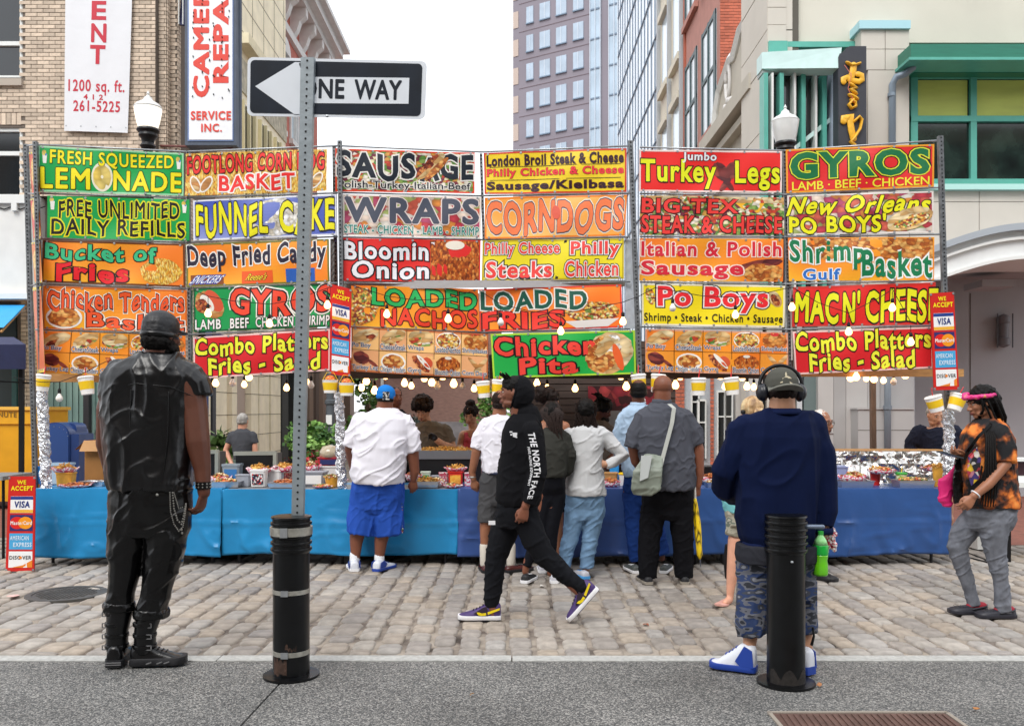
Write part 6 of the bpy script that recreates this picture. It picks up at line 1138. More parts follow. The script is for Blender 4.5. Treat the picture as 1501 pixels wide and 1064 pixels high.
    def body(s, rows, legs=(), arms=(), vox=None, sm=2):
        """slim continuous figure under the clothes; rows torso, limbs as px chains"""
        s.torso(s.B, [(y, a + 2, b - 2, hd * .68, *q) for y, a, b, hd, *q in rows])
        for l in list(legs) + list(arms): s.limb(s.B, l)
    def finish(s, vox=None, sm=2): return organic(s.B, 'body', s.sk, s.root, vox or s.vox, sm)
def hair_m(n, c, **k): return mat('hair_' + n, C(c), k.pop('rough', .6), bump=.8, bscale=90, var=.3, vscale=25, spec=.18, bdist=.006, **k)
H_BLK = hair_m('black', '0c0908'); H_BRN = hair_m('dark_brown', '1c110d'); H_GRY = hair_m('grey', '9a9792'); H_WHT = hair_m('white', 'c9c4be'); H_BLD = mat('hair_blonde', 'c0a070', .5, cols=['6a4c34', 'b89468', 'e0cfa4'], vscale=18, stretch=(1, 1, .2), bump=.6, bscale=60)
def hairnoise(amp=.006, s_=60): return lambda p, seed: amp * (fbm(p * s_, seed, 2) + (.9 if amp > .0045 else .3))
def strands(s, name, m, paths, r, n=6, kind=None, label=None):
    M = MB()
    for p_, rr in [(p, r if isinstance(r, (int, float)) else r[i]) for i, p in enumerate(paths)]: M.tube(p_, [rr] * (len(p_) - 1) + [rr * .5], n)
    return M.build(name, m, s.root, True, label, kind=kind)
BACK, FRONT = 180, 0
m_wht = mat('white_rubber', 'e4e4e6', .5); m_blks = mat('black_rubber', '141418', .6)
# ---- 1 man in black leather, seen from behind
s = Ps(208, 976, 'tall man seen from behind in a black leather vest, cap, trousers and buckled boots', 'deep', vox=.0065)
s.head(238, 492, .262, 212, pitch=4, dd=.02); s.neck(226, 540, .066)
s.body([(532, 196, 258, .07), (560, 170, 280, .1), (640, 172, 268, .12), (715, 176, 268, .13), (760, 180, 262, .12)],
  [[(195, 740, 24), (184, 830, 17), (176, 900, 12), (175, 955, 10)], [(245, 740, 24), (232, 830, 17), (222, 900, 9), (209, 955, 8)]],
  [[(175, 556, 20), (159, 600, 17, .04), (155, 650, 14, .1), (165, 700, 10, .26)], [(276, 560, 22), (284, 600, 20), (290, 648, 17.5, -.02), (297, 690, 12, -.02), (299, 722, 9, -.03)]])
s.hand(s.p(299, 722, -.03), (-.25, .1, -1), (-.3, 1, -.2), (-.85, .3, 0), .19, .42); s.hand(s.p(165, 702, .27), (.5, .6, -.3), (0, 0, 1), (0, 1, 0), .18, .5); s.finish(.006, 2)
m_lea = mat('black_leather', '060608', .3, bump=.35, bscale=14, spec=.5, bdist=.01); m_lea2 = mat('black_leather_soft', '050506', .27, bump=.25, bscale=10, spec=.4, bdist=.01)
M = MB(); s.torso(M, [(519, 202, 262, .085), (527, 182, 268, .105), (540, 160, 282, .125), (552, 152, 292, .135), (575, 149, 289, .14), (610, 148, 284, .145), (650, 152, 283, .15), (690, 158, 281, .155), (710, 161, 281, .16), (717, 164, 279, .155)])
s.limb(M, [(178, 552, 24), (158, 562, 17)]); s.limb(M, [(270, 552, 24), (288, 566, 20), (290, 580, 18)]); s.garment('leather_vest', M, m_lea, .017, .0075, 2, s=(6.5, 6.5, 1.3), s2=(5, 5, 8), mix=.3)
for pts, nm in (([(152, 571), (200, 562), (250, 567), (288, 583)], 'seam'), ([(247, 575), (246, 640), (238, 712)], 'seam'), ([(162, 693), (215, 700), (276, 702)], 'seam'), ([(192, 572), (190, 640), (192, 700)], 'seam')):
    MB().tube([s.p(x, y, -.149 + ((abs(x - 215) / 70) ** 2) * .08) for x, y in pts], .0028, 6).build(nm, m_lea2, s.root, True)
M = MB(); M.rings([[tuple(s.L(math.cos(a) * rx, math.sin(a) * ry - .06, z)) for a in (j * 2 * math.pi / 24 for j in range(24))] for rx, ry, z in ((.3, .34, -.42), (.34, .36, -.5), (.42, .42, -.62), (.38, .38, -.62), (.3, .3, -.44))]); M.build('collar', m_lea, s.root, True)
M = MB(); s.ell(M, (0, -.05, .2), (.36, .44, .37)); s.ell(M, (0, -.1, .1), (.355, .4, .3)); s.ell(M, (0, .4, .12), (.25, .25, .04)); organic(M, 'leather_cap', mat('black_cap', '0e0f14', .5, bump=.3, bscale=60), s.root, .007, 2, hairnoise(.002, 30))
MB().rings([[tuple(s.L(math.cos(a) * .372, math.sin(a) * .44 - .07, z)) for a in (j * 2 * math.pi / 24 for j in range(24))] for z in (-.06, .05)]).build('cap_band', m_lea2, s.root, True)
M = MB(); s.ell(M, (0, -.12, -.12), (.34, .36, .28)); s.ell(M, (0, .1, -.3), (.29, .29, .22)); s.ell(M, (0, .2, -.42), (.2, .2, .16)); organic(M, 'hair', H_BLK, s.root, .007, 2, hairnoise(.006, 70))
M = MB(); s.hips(M, [(705, 164, 278, .14), (740, 160, 281, .15), (768, 161, 280, .15)], 31)
s.limb(M, [(192, 750, 31), (187, 800, 28), (183, 840, 23), (178, 868, 20), (176, 884, 21)]); s.limb(M, [(248, 750, 32), (243, 800, 29), (234, 840, 25), (227, 875, 21.5), (222, 894, 23)]); s.garment('leather_trousers', M, m_lea2, .0115, .0075, 3, s=(6, 6, 4), s2=(4, 4, 11), mix=.65)
for x, y, r in ((176, 888, 21), (221, 898, 24)): M = MB(); M.lathe(s.p(x, y), [(r * s.k * .85, -.03), (r * s.k * 1.05, -.025), (r * s.k * 1.08, .0), (r * s.k, .028), (r * s.k * .8, .03)], 24); organic(M, 'trouser_cuff', m_lea2, s.root, .007, 1, folds(.01, s2=(12, 12, 20)))
for x, y, yaw, dx in ((174, 975, 172, 0), (209, 978, 262, 1)):
    bt, W_ = s.shoe(x - (15 if dx else 0), y, yaw, .31, mat('boot_leather', '060608', .28, bump=.2, bscale=60, spec=.45), m_blks, hi=.13, wd=1.25, name='boot', sh=.045, toe='dark')
    ctr = Vector(W_(0, .075, .1)); M = MB(); M.tube([ctr, ctr + Vector((.002, 0, .1)), s.p(176 if not dx else 221, 892)], [.062, .062, .075], 16); M.build('boot_shaft', MATS['boot_leather'], bt, True)
    for k in range(4):
        z = .1 + k * .065; cc = ctr + Vector((0, 0, z - .1)); M = MB(); M.lathe(cc, [(.0665, 0), (.068, .004), (.068, .018), (.0665, .022)], 18); M.build('boot_strap', m_lea2, bt, 40)
        b = cc + (Vector((.045, -.055, .011)) if dx else Vector((-.05, -.05, .011))); M = MB()
        for a_, c_ in (((-.014, 0, -.012), (.014, 0, -.012)), ((-.014, 0, .012), (.014, 0, .012)), ((-.014, 0, -.012), (-.014, 0, .012)), ((.014, 0, -.012), (.014, 0, .012))): M.bar(b + Vector(a_), b + Vector(c_), .0025)
        M.build('buckle', mat('dull_silver', '9a9a9c', .35, .8), bt)
    for zz in (.018, .03): M = MB(); M.bar(W_(-.036, -.006, zz), W_(.036, -.006, zz), .0035, .003); M.build('heel_bar', MATS['dull_silver'], bt)
    if dx: M = MB(); [M.bar(W_(.06, b, .02), W_(.06, b + .03, .03), .003) for b in (.1, .16, .2)]; M.build('sole_bar', MATS['dull_silver'], bt)
m_chn = mat('steel_chain', 'b4b2ac', .3, .9)
def chain(pts, r, name='chain'):
    P_ = [s.p(x, y, -.165) for x, y in pts]; M = MB()
    for a, b in zip(P_, P_[1:]):
        n = max(2, int((b - a).length / (r * 2.4)))
        for i in range(n): c = a.lerp(b, i / n); M.ell(c, (r, r, r), 6)
    M.build(name, m_chn, s.root)
chain([(249, 722), (250, 750), (255, 768), (262, 778), (268, 772), (271, 755), (273, 738)], .0045); chain([(253, 722), (255, 745), (260, 762), (266, 768), (270, 752), (273, 735)], .0055); chain([(255, 722), (262, 745), (270, 742)], .0035); chain([(266, 776), (268, 786)], .007, 'chain_pendant')
MB().lathe(s.p(298, 711, -.03), [(.036, -.022), (.044, -.02), (.044, .02), (.036, .022)], 20).build('wristband', m_lea2, s.root, 40)
M = MB(); [M.ell(s.p(298, 711, -.03) + Vector((math.cos(a) * .045, math.sin(a) * .045, z)), (.005,) * 3, 6) for a in [i * .55 for i in range(12)] for z in (-.009, .009)]; M.build('stud', m_chn, s.root, kind='stuff')
MB().lathe(s.p(283, 747, 0), [(.011, -.003), (.013, 0), (.011, .003)], 10, (1, 0, .3)).build('ring', m_chn, s.root)
MB().ell(s.p(230, 725, -.152), (.008, .004, .008), 8).build('trouser_button', m_chn, s.root)
# ---- 2 walking person in black hoodie
s = Ps(765, 912, 'young person in a black hoodie and black joggers walking to the left past the stall', 'brown', vox=.006)
s.head(753, 576, .232, 92, pitch=-2, roll=0, lips='6a3a36'); s.neck(762, 618, .052)
HD = dict(s=(6, 6, 3), s2=(9, 9, 12), mix=.5)
s.body([(616, 752, 782, .12), (650, 746, 790, .13), (700, 742, 786, .12), (745, 742, 786, .13)],
 [[(757, 750, 17, .05), (727, 822, 11, .05), (721, 880, 8, .05), (722, 900, 7, .05)], [(764, 750, 17, -.06), (795, 812, 12, -.06), (840, 858, 8, -.06), (852, 870, 7, -.06)]],
 [[(778, 636, 8, -.12), (788, 690, 7, -.175), (770, 742, 6, -.19)], [(765, 636, 8, .13), (758, 690, 7, .17), (748, 712, 6, .12)]])
s.hand(s.p(770, 743, -.19), (-.25, -.05, -1), (-1, 0, -.2), (-.1, 1, 0), .17, .55); s.hand(s.p(748, 714, .12), (-.5, -.6, -.2), (0, 0, 1), (0, -1, 0), .17, .6); s.finish(.0055, 2)
m_hd = cloth_m('black_fleece', '131316', .9); m_jg = cloth_m('black_jogger', '16171b', .9)
M = MB(); s.torso(M, [(606, 752, 786, .1), (618, 742, 793, .14), (632, 737, 797, .165), (655, 735, 800, .175), (690, 730, 800, .17), (715, 727, 797, .17), (732, 725, 793, .165), (741, 731, 790, .155)])
s.limb(M, [(779, 632, 15, -.13), (786, 662, 14.5, -.16), (789, 692, 14, -.18), (779, 725, 11.5, -.19), (775, 738, 10, -.19)]); s.limb(M, [(765, 632, 15, .13), (757, 680, 13, .16), (746, 712, 11, .12)])
s.garment('hoodie', M, m_hd, .009, .0075, 3, **HD)
M = MB(); s.limb(M, [(773, 610, 20, 0), (776, 622, 22, 0)]); hp = lambda x, y, z: s.L(x, y, z)
rg = []
for yl, rx, rz, zc_ in ((-.08, .36, .49, .02), (-.11, .40, .53, .02), (-.18, .43, .56, .0), (-.34, .42, .54, -.03), (-.48, .36, .46, -.08), (-.58, .24, .32, -.12), (-.63, .1, .12, -.16)):
    rg.append([tuple(hp(math.cos(a) * rx, yl - .13 * math.sin(a) * (1 if math.sin(a) < 0 else .2), zc_ + math.sin(a) * rz)) for a in (j * 2 * math.pi / 24 for j in range(24))])
M.rings(rg); organic(M, 'hood', m_hd, s.root, .0075, 2, folds(.006, **HD))
MB().rings([[tuple(hp(math.cos(a) * rx, yl - .13 * math.sin(a) * (1 if math.sin(a) < 0 else .2), .02 + math.sin(a) * rz)) for a in (j * 2 * math.pi / 28 for j in range(28))] for rx, rz, yl in ((.30, .42, -.10), (.37, .5, -.03), (.385, .52, -.06), (.36, .5, -.12))]).build('hood_rim', m_hd, s.root, True)
rnd = random.Random(8); strands(s, 'hair', H_BLK, [[s.L(x, y, .42), s.L(x * 1.1, y + .06, .5), s.L(x * 1.3 + rnd.uniform(-.04, .04), y + .16, .56 + rnd.uniform(-.03, .05))] for x in np.linspace(-.2, .2, 7) for y in (.1, .2, .28)], .008, kind='stuff')
M = MB(); s.ell(M, (0, .12, .33), (.27, .24, .16)); s.ell(M, (0, -.05, .2), (.335, .42, .34)); organic(M, 'hair', H_BLK, s.root, .006, 2, hairnoise(.004, 80))
M = MB(); s.torso(M, [(728, 730, 790, .15), (748, 728, 789, .15), (762, 729, 788, .14), (772, 733, 784, .12)])
s.limb(M, [(750, 752, 22, .06), (737, 785, 21, .06), (727, 815, 16.5, .06), (724, 850, 14.5, .06), (721, 878, 12.5, .06), (720, 890, 10.5, .06)]); s.limb(M, [(768, 752, 21, -.06), (783, 790, 19, -.06), (797, 812, 16.5, -.06), (822, 836, 13, -.06), (846, 856, 11, -.06), (855, 864, 10, -.06)])
s.garment('joggers', M, m_jg, .01, .0075, 3, s=(7, 7, 4), s2=(7, 7, 14), mix=.6)
m_pur = mat('purple_suede', '3f2a63', .6, var=.2, vscale=30); m_yel = mat('yellow_leather', 'e6cc16', .4); m_nvs = mat('navy_outsole', '20264c', .6)
r1, W1 = s.shoe(734, 912, 90, .305, m_pur, m_wht, hi=.12, dd=.06, swoosh=m_yel, sh=.03, wd=1.1, toe='dark'); r2, W2 = s.shoe(877, 863, 90, .305, m_pur, m_wht, hi=.12, dd=-.06, pitch=-48, swoosh=m_yel, sh=.03, wd=1.1, toe='dark')
for r_, W_ in ((r1, W1), (r2, W2)):
    MB().add([W_(a, b, z) for z in (-.004, .003) for a, b in ((-.03, 0), (.03, 0), (.046, .2), (.03, .3), (-.03, .3), (-.046, .2))], [(0, 1, 2, 3, 4, 5), (6, 7, 8, 9, 10, 11)] + [(i, (i + 1) % 6, 6 + (i + 1) % 6, 6 + i) for i in range(6)]).build('outsole', m_nvs, r_)
    for k_ in (-1, 1): MB().poly([W_(k_ * .0435, b, z) for b, z in ((.09, .032), (.16, .032), (.19, .05), (.13, .09), (.1, .1))], tuple(Vector(W_(k_ * .002, 0, 0)) - Vector(W_(0, 0, 0)))).build('dark_overlay', mat('plum_overlay', '2a1c2e', .5), r_)
def arm_txt(t, y0, y1, off0, off1, m, cen=((779, 632, 15, -.13), (786, 662, 14.5, -.16), (789, 692, 14, -.18), (779, 725, 11.5, -.19), (775, 738, 10, -.19)), lift=.013):
    def f(u, v, lf=0):
        y = y0 + (y1 - y0) * u
        for a, b in zip(cen, cen[1:]):
            if y <= b[1] or b is cen[-1]: t_ = (y - a[1]) / (b[1] - a[1]); c = [a[i] + (b[i] - a[i]) * t_ for i in range(4)]; break
        o_ = off1 + (off0 - off1) * v; x = o_ * c[2]; dy = math.sqrt(max(.05, 1 - o_ * o_)) * c[2] * s.k; return s.p(c[0] + x, y, c[3] - dy - lift - lf)
    lettering(s.root, f, t, (0, 0, 1, 1), m, off=.05, lift=.001)
m_pr = mat('white_screen_print', 'dcdcde', .6)
arm_txt('THE NORTH FACE', 634, 731, -.42, .28, m_pr); arm_txt('FREE ALPINE EQUIPMENT', 655, 712, -.85, -.55, m_pr, lift=.011)
def chest(x0, x1, y0, y1, yy): return lambda u, v, lf=0: s.p(x0 + (x1 - x0) * u, y0 + (y1 - y0) * v, yy - lf)
M = MB(); [M.poly([s.p(x, y, -.165) for x, y in q_], (0, .004, 0)) for q_ in ([(751, 634), (758, 634), (758, 642), (752, 640)], [(747, 632), (751, 632), (751, 634), (747, 634)], [(748, 636), (751, 636), (751, 638), (748, 638)])]; M.build('chest_logo', m_pr, s.root)
M = MB(); M.poly([s.p(x, y, -.16) for x, y in ((716, 763), (726, 763), (726, 769), (716, 769))], (0, .004, 0)); M.build('trouser_logo', m_pr, s.root)
# ---- 3 man in navy sweatshirt with headphones
s = Ps(1140, 985, 'man seen from behind in a navy sweatshirt with a grey cap and black headphones', 'tan', vox=.0075)
s.head(1145, 572, .245, 182, pitch=10); s.neck(1146, 612, .07)
s.body([(606, 1110, 1180, .08), (640, 1098, 1190, .12), (720, 1095, 1185, .13), (800, 1095, 1180, .14)],
 [[(1112, 820, 24), (1104, 900, 14), (1098, 950, 9), (1099, 970, 9)], [(1168, 820, 24), (1176, 900, 14), (1182, 950, 9), (1184, 970, 9)]],
 [[(1088, 640, 17), (1066, 700, 9, .06), (1092, 718, 7, .3)], [(1192, 645, 17), (1206, 715, 14), (1207, 780, 8, -.02)]])
s.hand(s.p(1206, 783, -.02), (-.1, 0, -1), (-.8, -.4, 0), (-.8, .5, 0), .17, .9); s.finish(.0065, 2)
M = MB(); s.torso(M, [(600, 1114, 1178, .085), (607, 1096, 1188, .115), (618, 1082, 1198, .145), (640, 1077, 1204, .17), (700, 1079, 1200, .185), (760, 1080, 1195, .19), (785, 1084, 1192, .185), (797, 1090, 1186, .17)])
s.limb(M, [(1094, 628, 24), (1078, 660, 23, .0), (1062, 690, 22, .03), (1064, 712, 21, .12), (1080, 722, 18, .3), (1095, 722, 16, .4)]); s.limb(M, [(1186, 630, 25), (1200, 665, 23), (1207, 710, 21), (1210, 750, 19, -.01), (1207, 772, 15, -.02)])
s.garment('sweatshirt', M, cloth_m('navy_fleece', '081332', .88), .02, .008, 3, s=(4.5, 4.5, 1.3), s2=(3, 3, 5), mix=.4)
m_rib = cloth_m('navy_rib', '0f1a3c', .9); MB().lathe(s.p(1146, 604, 0), [(.125, -.012), (.118, .006), (.1, .022), (.09, .02)], 28).build('collar_rib', m_rib, s.root, True); MB().lathe(s.p(1207, 778, -.02), [(.052, -.018), (.056, 0), (.054, .02)], 20).build('cuff', m_rib, s.root, True)
M = MB(); s.torso(M, [(792, 1088, 1188, .165), (800, 1086, 1190, .17), (806, 1090, 1186, .16)]); s.garment('waist_rib', M, m_rib, .004)
m_cm = camo('blue_camouflage', ['23262e', '5d5f68', '23365e', '3c3f48', '7a7c84'], 11, (1, 1, 2.2)); m_cg = cloth_m('charcoal_shorts', '2a2b31')
M = MB(); s.hips(M, [(800, 1083, 1194, .17), (825, 1080, 1197, .17), (845, 1081, 1196, .16)], 25); s.limb(M, [(1105, 830, 24), (1103, 880, 25), (1102, 918, 24), (1104, 930, 22)]); s.limb(M, [(1172, 830, 24), (1174, 880, 24), (1175, 915, 23), (1176, 926, 20)]); s.garment('camouflage_shorts', M, m_cm, .011, .008, 3)
M = MB(); s.torso(M, [(796, 1080, 1197, .178), (812, 1078, 1198, .18), (822, 1080, 1196, .178)]); s.garment('undershirt_hem', M, m_cg, .006)
MB().box(*[v for q_ in zip(s.p(1181, 880, -.135), s.p(1195, 850, -.10)) for v in q_]).build('cargo_pocket', m_cm, s.root); MB().tube([s.p(1192, 920, -.08), s.p(1193, 932, -.09), s.p(1190, 944, -.08)], [.006, .007, .009], 6).build('shorts_strap', M_BLACK, s.root)
m_js = mat('white_blue_shoe_leather', 'cfd2da', .4); m_jb = mat('blue_shoe_sole', '1f3f96', .4)
s.shoe(1106, 986, 118, .265, m_js, m_jb, hi=.16, wd=1.1, accent=m_jb, sh=.035, dd=0); s.shoe(1184, 984, 150, .29, m_js, m_jb, hi=.15, wd=1.15, accent=m_jb, sh=.045, dd=-.02)
M = MB(); s.ell(M, (0, -.06, -.08), (.345, .4, .24)); organic(M, 'hair', H_BRN, s.root, .007, 2, hairnoise(.004, 70))
M = MB(); s.ell(M, (0, -.04, .16), (.39, .45, .38)); M.rings([[tuple(s.L(math.cos(a) * .395, math.sin(a) * .455 - .04, z)) for a in (j * 2 * math.pi / 28 for j in range(28))] for z in (0.0, .06, .2)]); organic(M, 'cap', cloth_m('grey_green_cap', '4c4c46'), s.root, .007, 3, hairnoise(.001, 20))
MB().rings([[tuple(s.L(math.cos(a) * rx, -.38 - math.sin(a) * ry * .42, z_ + .06 * math.cos(a) ** 2 * -1)) for a in (math.pi * j / 16 for j in range(17))] + [tuple(s.L(rx * (1 - 2 * j / 8), -.36, z_ + .02)) for j in (8,)] for rx, ry, z_ in ((.385, 1, .0), (.4, 1.05, -.02), (.395, 1.02, -.05), (.37, .9, -.05))]).build('cap_brim', cloth_m('light_grey_brim', '77776f'), s.root, True)
M = MB(); jm = [(0, .36), (.03, .29), (.02, .25), (.1, .22), (.16, .16), (.07, .17), (.05, .13), (.1, .07), (.18, .02), (.14, .0), (.03, .09), (0, .11), (-.08, .05), (-.18, .03), (-.17, .06), (-.07, .1), (-.03, .17), (-.1, .14), (-.11, .17), (-.02, .22), (-.02, .3)]
M.poly([s.L(x * .8, -.487 + .02 * abs(x), .05 + z * .8) for x, z in jm], tuple(s.hm @ Vector((0, .03, 0)))); M.build('cap_emblem', mat('beige_thread', 'c2b79c', .7), s.root)
MB().tube([s.L(math.cos(a) * .5, .0, .1 + math.sin(a) * .5) for a in (math.pi * j / 20 for j in range(21))], .011, 10).build('headphone_band', M_BLACK, s.root, True)
for k_ in (-1, 1): M = MB(); M.ell(s.L(k_ * .46, 0, -.05), (.032, .045, .05), 16, s.hm); M.ell(s.L(k_ * .42, 0, -.05), (.03, .05, .055), 16, s.hm); M.build('ear_cup', mat('navy_black_plastic', '14161e', .35), s.root, True)
b = thing('drink_bottle', 'green soft drink bottle held by the man in the navy sweatshirt', 'bottle', s.p(1203, 843, -.06)); c = s.p(1203, 843, -.08); k = s.k
mg = mat('lime_drink', '66c41a', .12, spec=.8, var=.05); MB().lathe(c, [(0, 0), (9 * k, 0), (10.5 * k, 3 * k), (10 * k, 16 * k), (9 * k, 22 * k), (10.3 * k, 28 * k), (10.3 * k, 30 * k)], 24).build('lower_drink', mg, b, True)
MB().lathe(c, [(10.4 * k, 30 * k), (10.6 * k, 31 * k), (10.6 * k, 43 * k), (10.2 * k, 44 * k)], 24).build('green_label', mat('green_label', '18a83a', .3), b, True); MB().lathe(c, [(10.2 * k, 44 * k), (8 * k, 51 * k), (3.5 * k, 58 * k), (3.5 * k, 60 * k), (0, 60 * k)], 24).build('bottle_neck', mat('clear_green_plastic', '8fd48a', .1, spec=.8), b, True); MB().lathe(c, [(0, 59 * k), (4 * k, 59 * k), (4 * k, 64 * k), (0, 64 * k)], 16).build('bottle_cap', mat('green_cap', '2f9a3a', .4), b, 40)
M = MB(); c = s.p(1216, 790, .02); [M.ell(c + Vector((rnd.uniform(-.03, .03), rnd.uniform(-.02, .02), rnd.uniform(-.07, .06))), (.014, .014, .018), 6) for _ in range(40)]; M.build('keyring_tassel', cellmat('pink_white_check', ['d8405a', 'f0e4e4', 'c82f4c', 'f6f0f0'], 90), label='pink and white tassel hanging from the hand with the green bottle', cat='tassel')
# ---- 4 big man in white tee and blue shorts
s = Ps(540, 836, 'large man seen from behind in a white T-shirt, royal blue shorts and blue cap', 'brown')
s.head(566, 582, .225, 195, pitch=6, fat=1.1); s.neck(562, 608, .07)
s.body([(606, 535, 590, .1), (640, 528, 590, .17), (700, 526, 584, .18), (740, 522, 582, .16)], [[(530, 740, 17), (522, 795, 9.5), (521, 818, 6.5), (520, 826, 6)], [(568, 740, 17), (558, 795, 9.5), (556, 818, 6.5), (555, 826, 6)]],
 [[(524, 625, 12), (514, 658, 9, .05), (520, 690, 7, .25)], [(598, 628, 12), (605, 664, 9, 0), (608, 692, 7, .02), (606, 702, 5, .03)]])
s.hand(s.p(606, 703, .03), (.05, .2, -1), (-1, .3, 0), (-.3, 1, 0), .17, .3); s.hand(s.p(520, 691, .26), (.4, 1, 0), (1, 0, 0), (0, 0, -1), .17, .5); s.finish(.008, 2)
M = MB(); s.torso(M, [(598, 552, 580, .09), (604, 538, 590, .13), (614, 524, 600, .18), (630, 519, 602, .21), (655, 519, 598, .235), (680, 516, 595, .25), (697, 514, 593, .25), (705, 518, 592, .245), (708, 522, 590, .24)]); s.limb(M, [(530, 618, 14), (519, 640, 13.5), (514, 656, 11.5)]); s.limb(M, [(592, 620, 15), (602, 642, 14), (606, 662, 12)])
s.garment('white_t_shirt', M, cloth_m('white_cotton', 'dedce4', .85, var=.03), .016, .0085, 2, s=(5, 5, 5), s2=(3, 3, 13), mix=.6)
M = MB(); s.hips(M, [(700, 517, 591, .21), (715, 514, 592, .21), (735, 512, 592, .2)], 24); s.limb(M, [(536, 735, 24), (532, 765, 24), (529, 782, 22.5)], asp=.9); s.limb(M, [(568, 735, 24), (569, 765, 23.5), (571, 783, 22)], asp=.9); s.garment('blue_shorts', M, cloth_m('royal_blue_jersey', '1c4aa6', .75, spec=.3), .014, .0085, 2, s=(8, 8, 1.5), mix=.3)
for x, y in ((520, 818), (556, 820)): MB().tube([s.p(x, y - 5), s.p(x, y + 8)], 7.5 * s.k, 12).build('sock', m_wht, s.root, True)
s.shoe(522, 836, 165, .3, m_js, m_wht, hi=.1, wd=1.2, accent=m_jb, dd=-.05); s.shoe(552, 838, 205, .3, m_js, m_jb, hi=.1, wd=1.2, accent=m_jb, dd=-.05)
M = MB(); s.ell(M, (0, -.05, .14), (.4, .45, .38)); s.ell(M, (0, -.1, .0), (.39, .42, .2)); organic(M, 'cap', cloth_m('bright_blue_cap', '1f74c4'), s.root, .008, 2, hairnoise(.001, 20)); M = MB(); s.ell(M, (0, -.09, -.12), (.36, .37, .2)); organic(M, 'hair', H_BLK, s.root, .008, 1)
MB().box(*[v for q_ in zip(s.p(561, 586, -.115), s.p(571, 574, -.105)) for v in sorted(q_)]).build('cap_patch', cellmat('dark_patch', ['1c2430', 'd8d4cc', '1c2430', '3a4454'], 60), s.root)
M = MB(); c = s.p(589, 752, -.05); [M.ell(c + Vector((math.sin(i) * .004, 0, .03 * (3 - i))), (.007,) * 3, 6) for i in range(8)]; M.ell(c + Vector((0, 0, -.16)), (.018, .018, .03), 8); M.build('key_lanyard', cellmat('red_green_lanyard', ['8a2a2e', '2f5a3c', 'c4bcb0'], 60), s.root)
# ---- 5 man in white tee and grey shorts
s = Ps(728, 838, 'man in a white T-shirt, grey shorts and high white socks half hidden by the walker', 'mid')
s.head(733, 590, .23, 175); s.neck(731, 615, .06)
s.body([(614, 712, 750, .09), (650, 710, 752, .12), (700, 712, 750, .12)], [[(716, 720, 13), (711, 775, 8), (710, 800, 6), (710, 825, 5)], [(744, 720, 13), (746, 775, 8), (748, 800, 6), (749, 825, 5)]], [[(711, 628, 9), (698, 662, 7), (692, 692, 5.5, .05), (694, 702, 4.5, .05)], [(753, 628, 9), (762, 662, 7, .1), (755, 690, 6, .2)]])
s.hand(s.p(694, 703, .05), (.1, .2, -1), (1, .3, 0), (.4, 1, 0), .165, .35); s.finish(.008, 2)
M = MB(); s.torso(M, [(608, 720, 745, .08), (616, 708, 755, .12), (635, 704, 758, .15), (670, 706, 756, .16), (692, 707, 754, .16)]); s.limb(M, [(712, 624, 10.5), (703, 642, 10), (698, 658, 9.5)]); s.limb(M, [(752, 624, 10.5), (760, 642, 10), (763, 656, 9)]); s.garment('white_t_shirt', M, MATS['white_cotton'], .012, .0085, 2)
M = MB(); s.hips(M, [(690, 707, 756, .15), (705, 702, 760, .15), (725, 702, 760, .14)], 15); s.limb(M, [(716, 725, 15), (713, 765, 13.5)]); s.limb(M, [(745, 725, 15), (748, 765, 13.5)]); s.garment('grey_shorts', M, cloth_m('dark_grey_cotton', '4a4a4c'), .01, .0085, 2)
MB().rings([[tuple(s.p(731, y, 0) + Vector((math.cos(a) * 25 * s.k, math.sin(a) * .163, 0))) for a in (j * 2 * math.pi / 20 for j in range(20))] for y in (694, 690)]).build('belt', mat('navy_belt', '1c2444', .5), s.root, True)
for x in (710, 749): MB().tube([s.p(x, 800), s.p(x, 826)], [7 * s.k, 6.5 * s.k], 12).build('sock', mat('off_white_sock', 'cfc8bc', .9), s.root, True)
m_lo = mat('oxblood_leather', '4a1e1a', .3); s.shoe(713, 838, 172, .29, m_lo, m_blks, hi=.06, dd=-.06, toe='dark'); s.shoe(741, 838, 240, .29, m_lo, m_blks, hi=.06, dd=-.06, toe='dark')
M = MB(); s.ell(M, (0, -.07, .12), (.345, .42, .37)); s.ell(M, (0, -.14, -.1), (.33, .32, .2)); organic(M, 'hair', H_BRN, s.root, .0075, 1, hairnoise(.003, 70)); MB().lathe(s.p(693, 699, .05), [(.03, -.01), (.033, 0), (.03, .01)], 14).build('wristwatch', m_chn, s.root)
# ---- 6 woman with locs in dark grey sweatshirt
s = Ps(805, 852, 'woman with long dark locs in a charcoal sweatshirt and black leggings', 'brown')
s.head(810, 608, .225, 200); s.neck(808, 634, .05)
s.body([(632, 795, 825, .08), (660, 788, 828, .11), (700, 790, 826, .12)], [[(797, 715, 12), (790, 775, 8), (772, 825, 5.5), (770, 838, 5)], [(815, 715, 13), (808, 775, 9), (806, 825, 5.5), (807, 840, 5)]], [[(792, 645, 8), (784, 680, 7, .05), (795, 700, 5, .15)], [(826, 645, 8), (832, 680, 7, .03), (820, 695, 5, .15)]]); s.finish(.009, 2)
M = MB(); s.torso(M, [(627, 798, 824, .08), (636, 788, 830, .12), (655, 784, 834, .15), (680, 785, 832, .155), (695, 790, 830, .15), (699, 793, 828, .14)]); s.limb(M, [(790, 642, 10), (781, 672, 9), (790, 692, 8, .1)]); s.limb(M, [(826, 642, 11), (834, 668, 11), (833, 688, 9, .03), (820, 698, 7, .12)]); s.garment('sweatshirt', M, cloth_m('charcoal_fleece', '33332f'), .01, .009, 2)
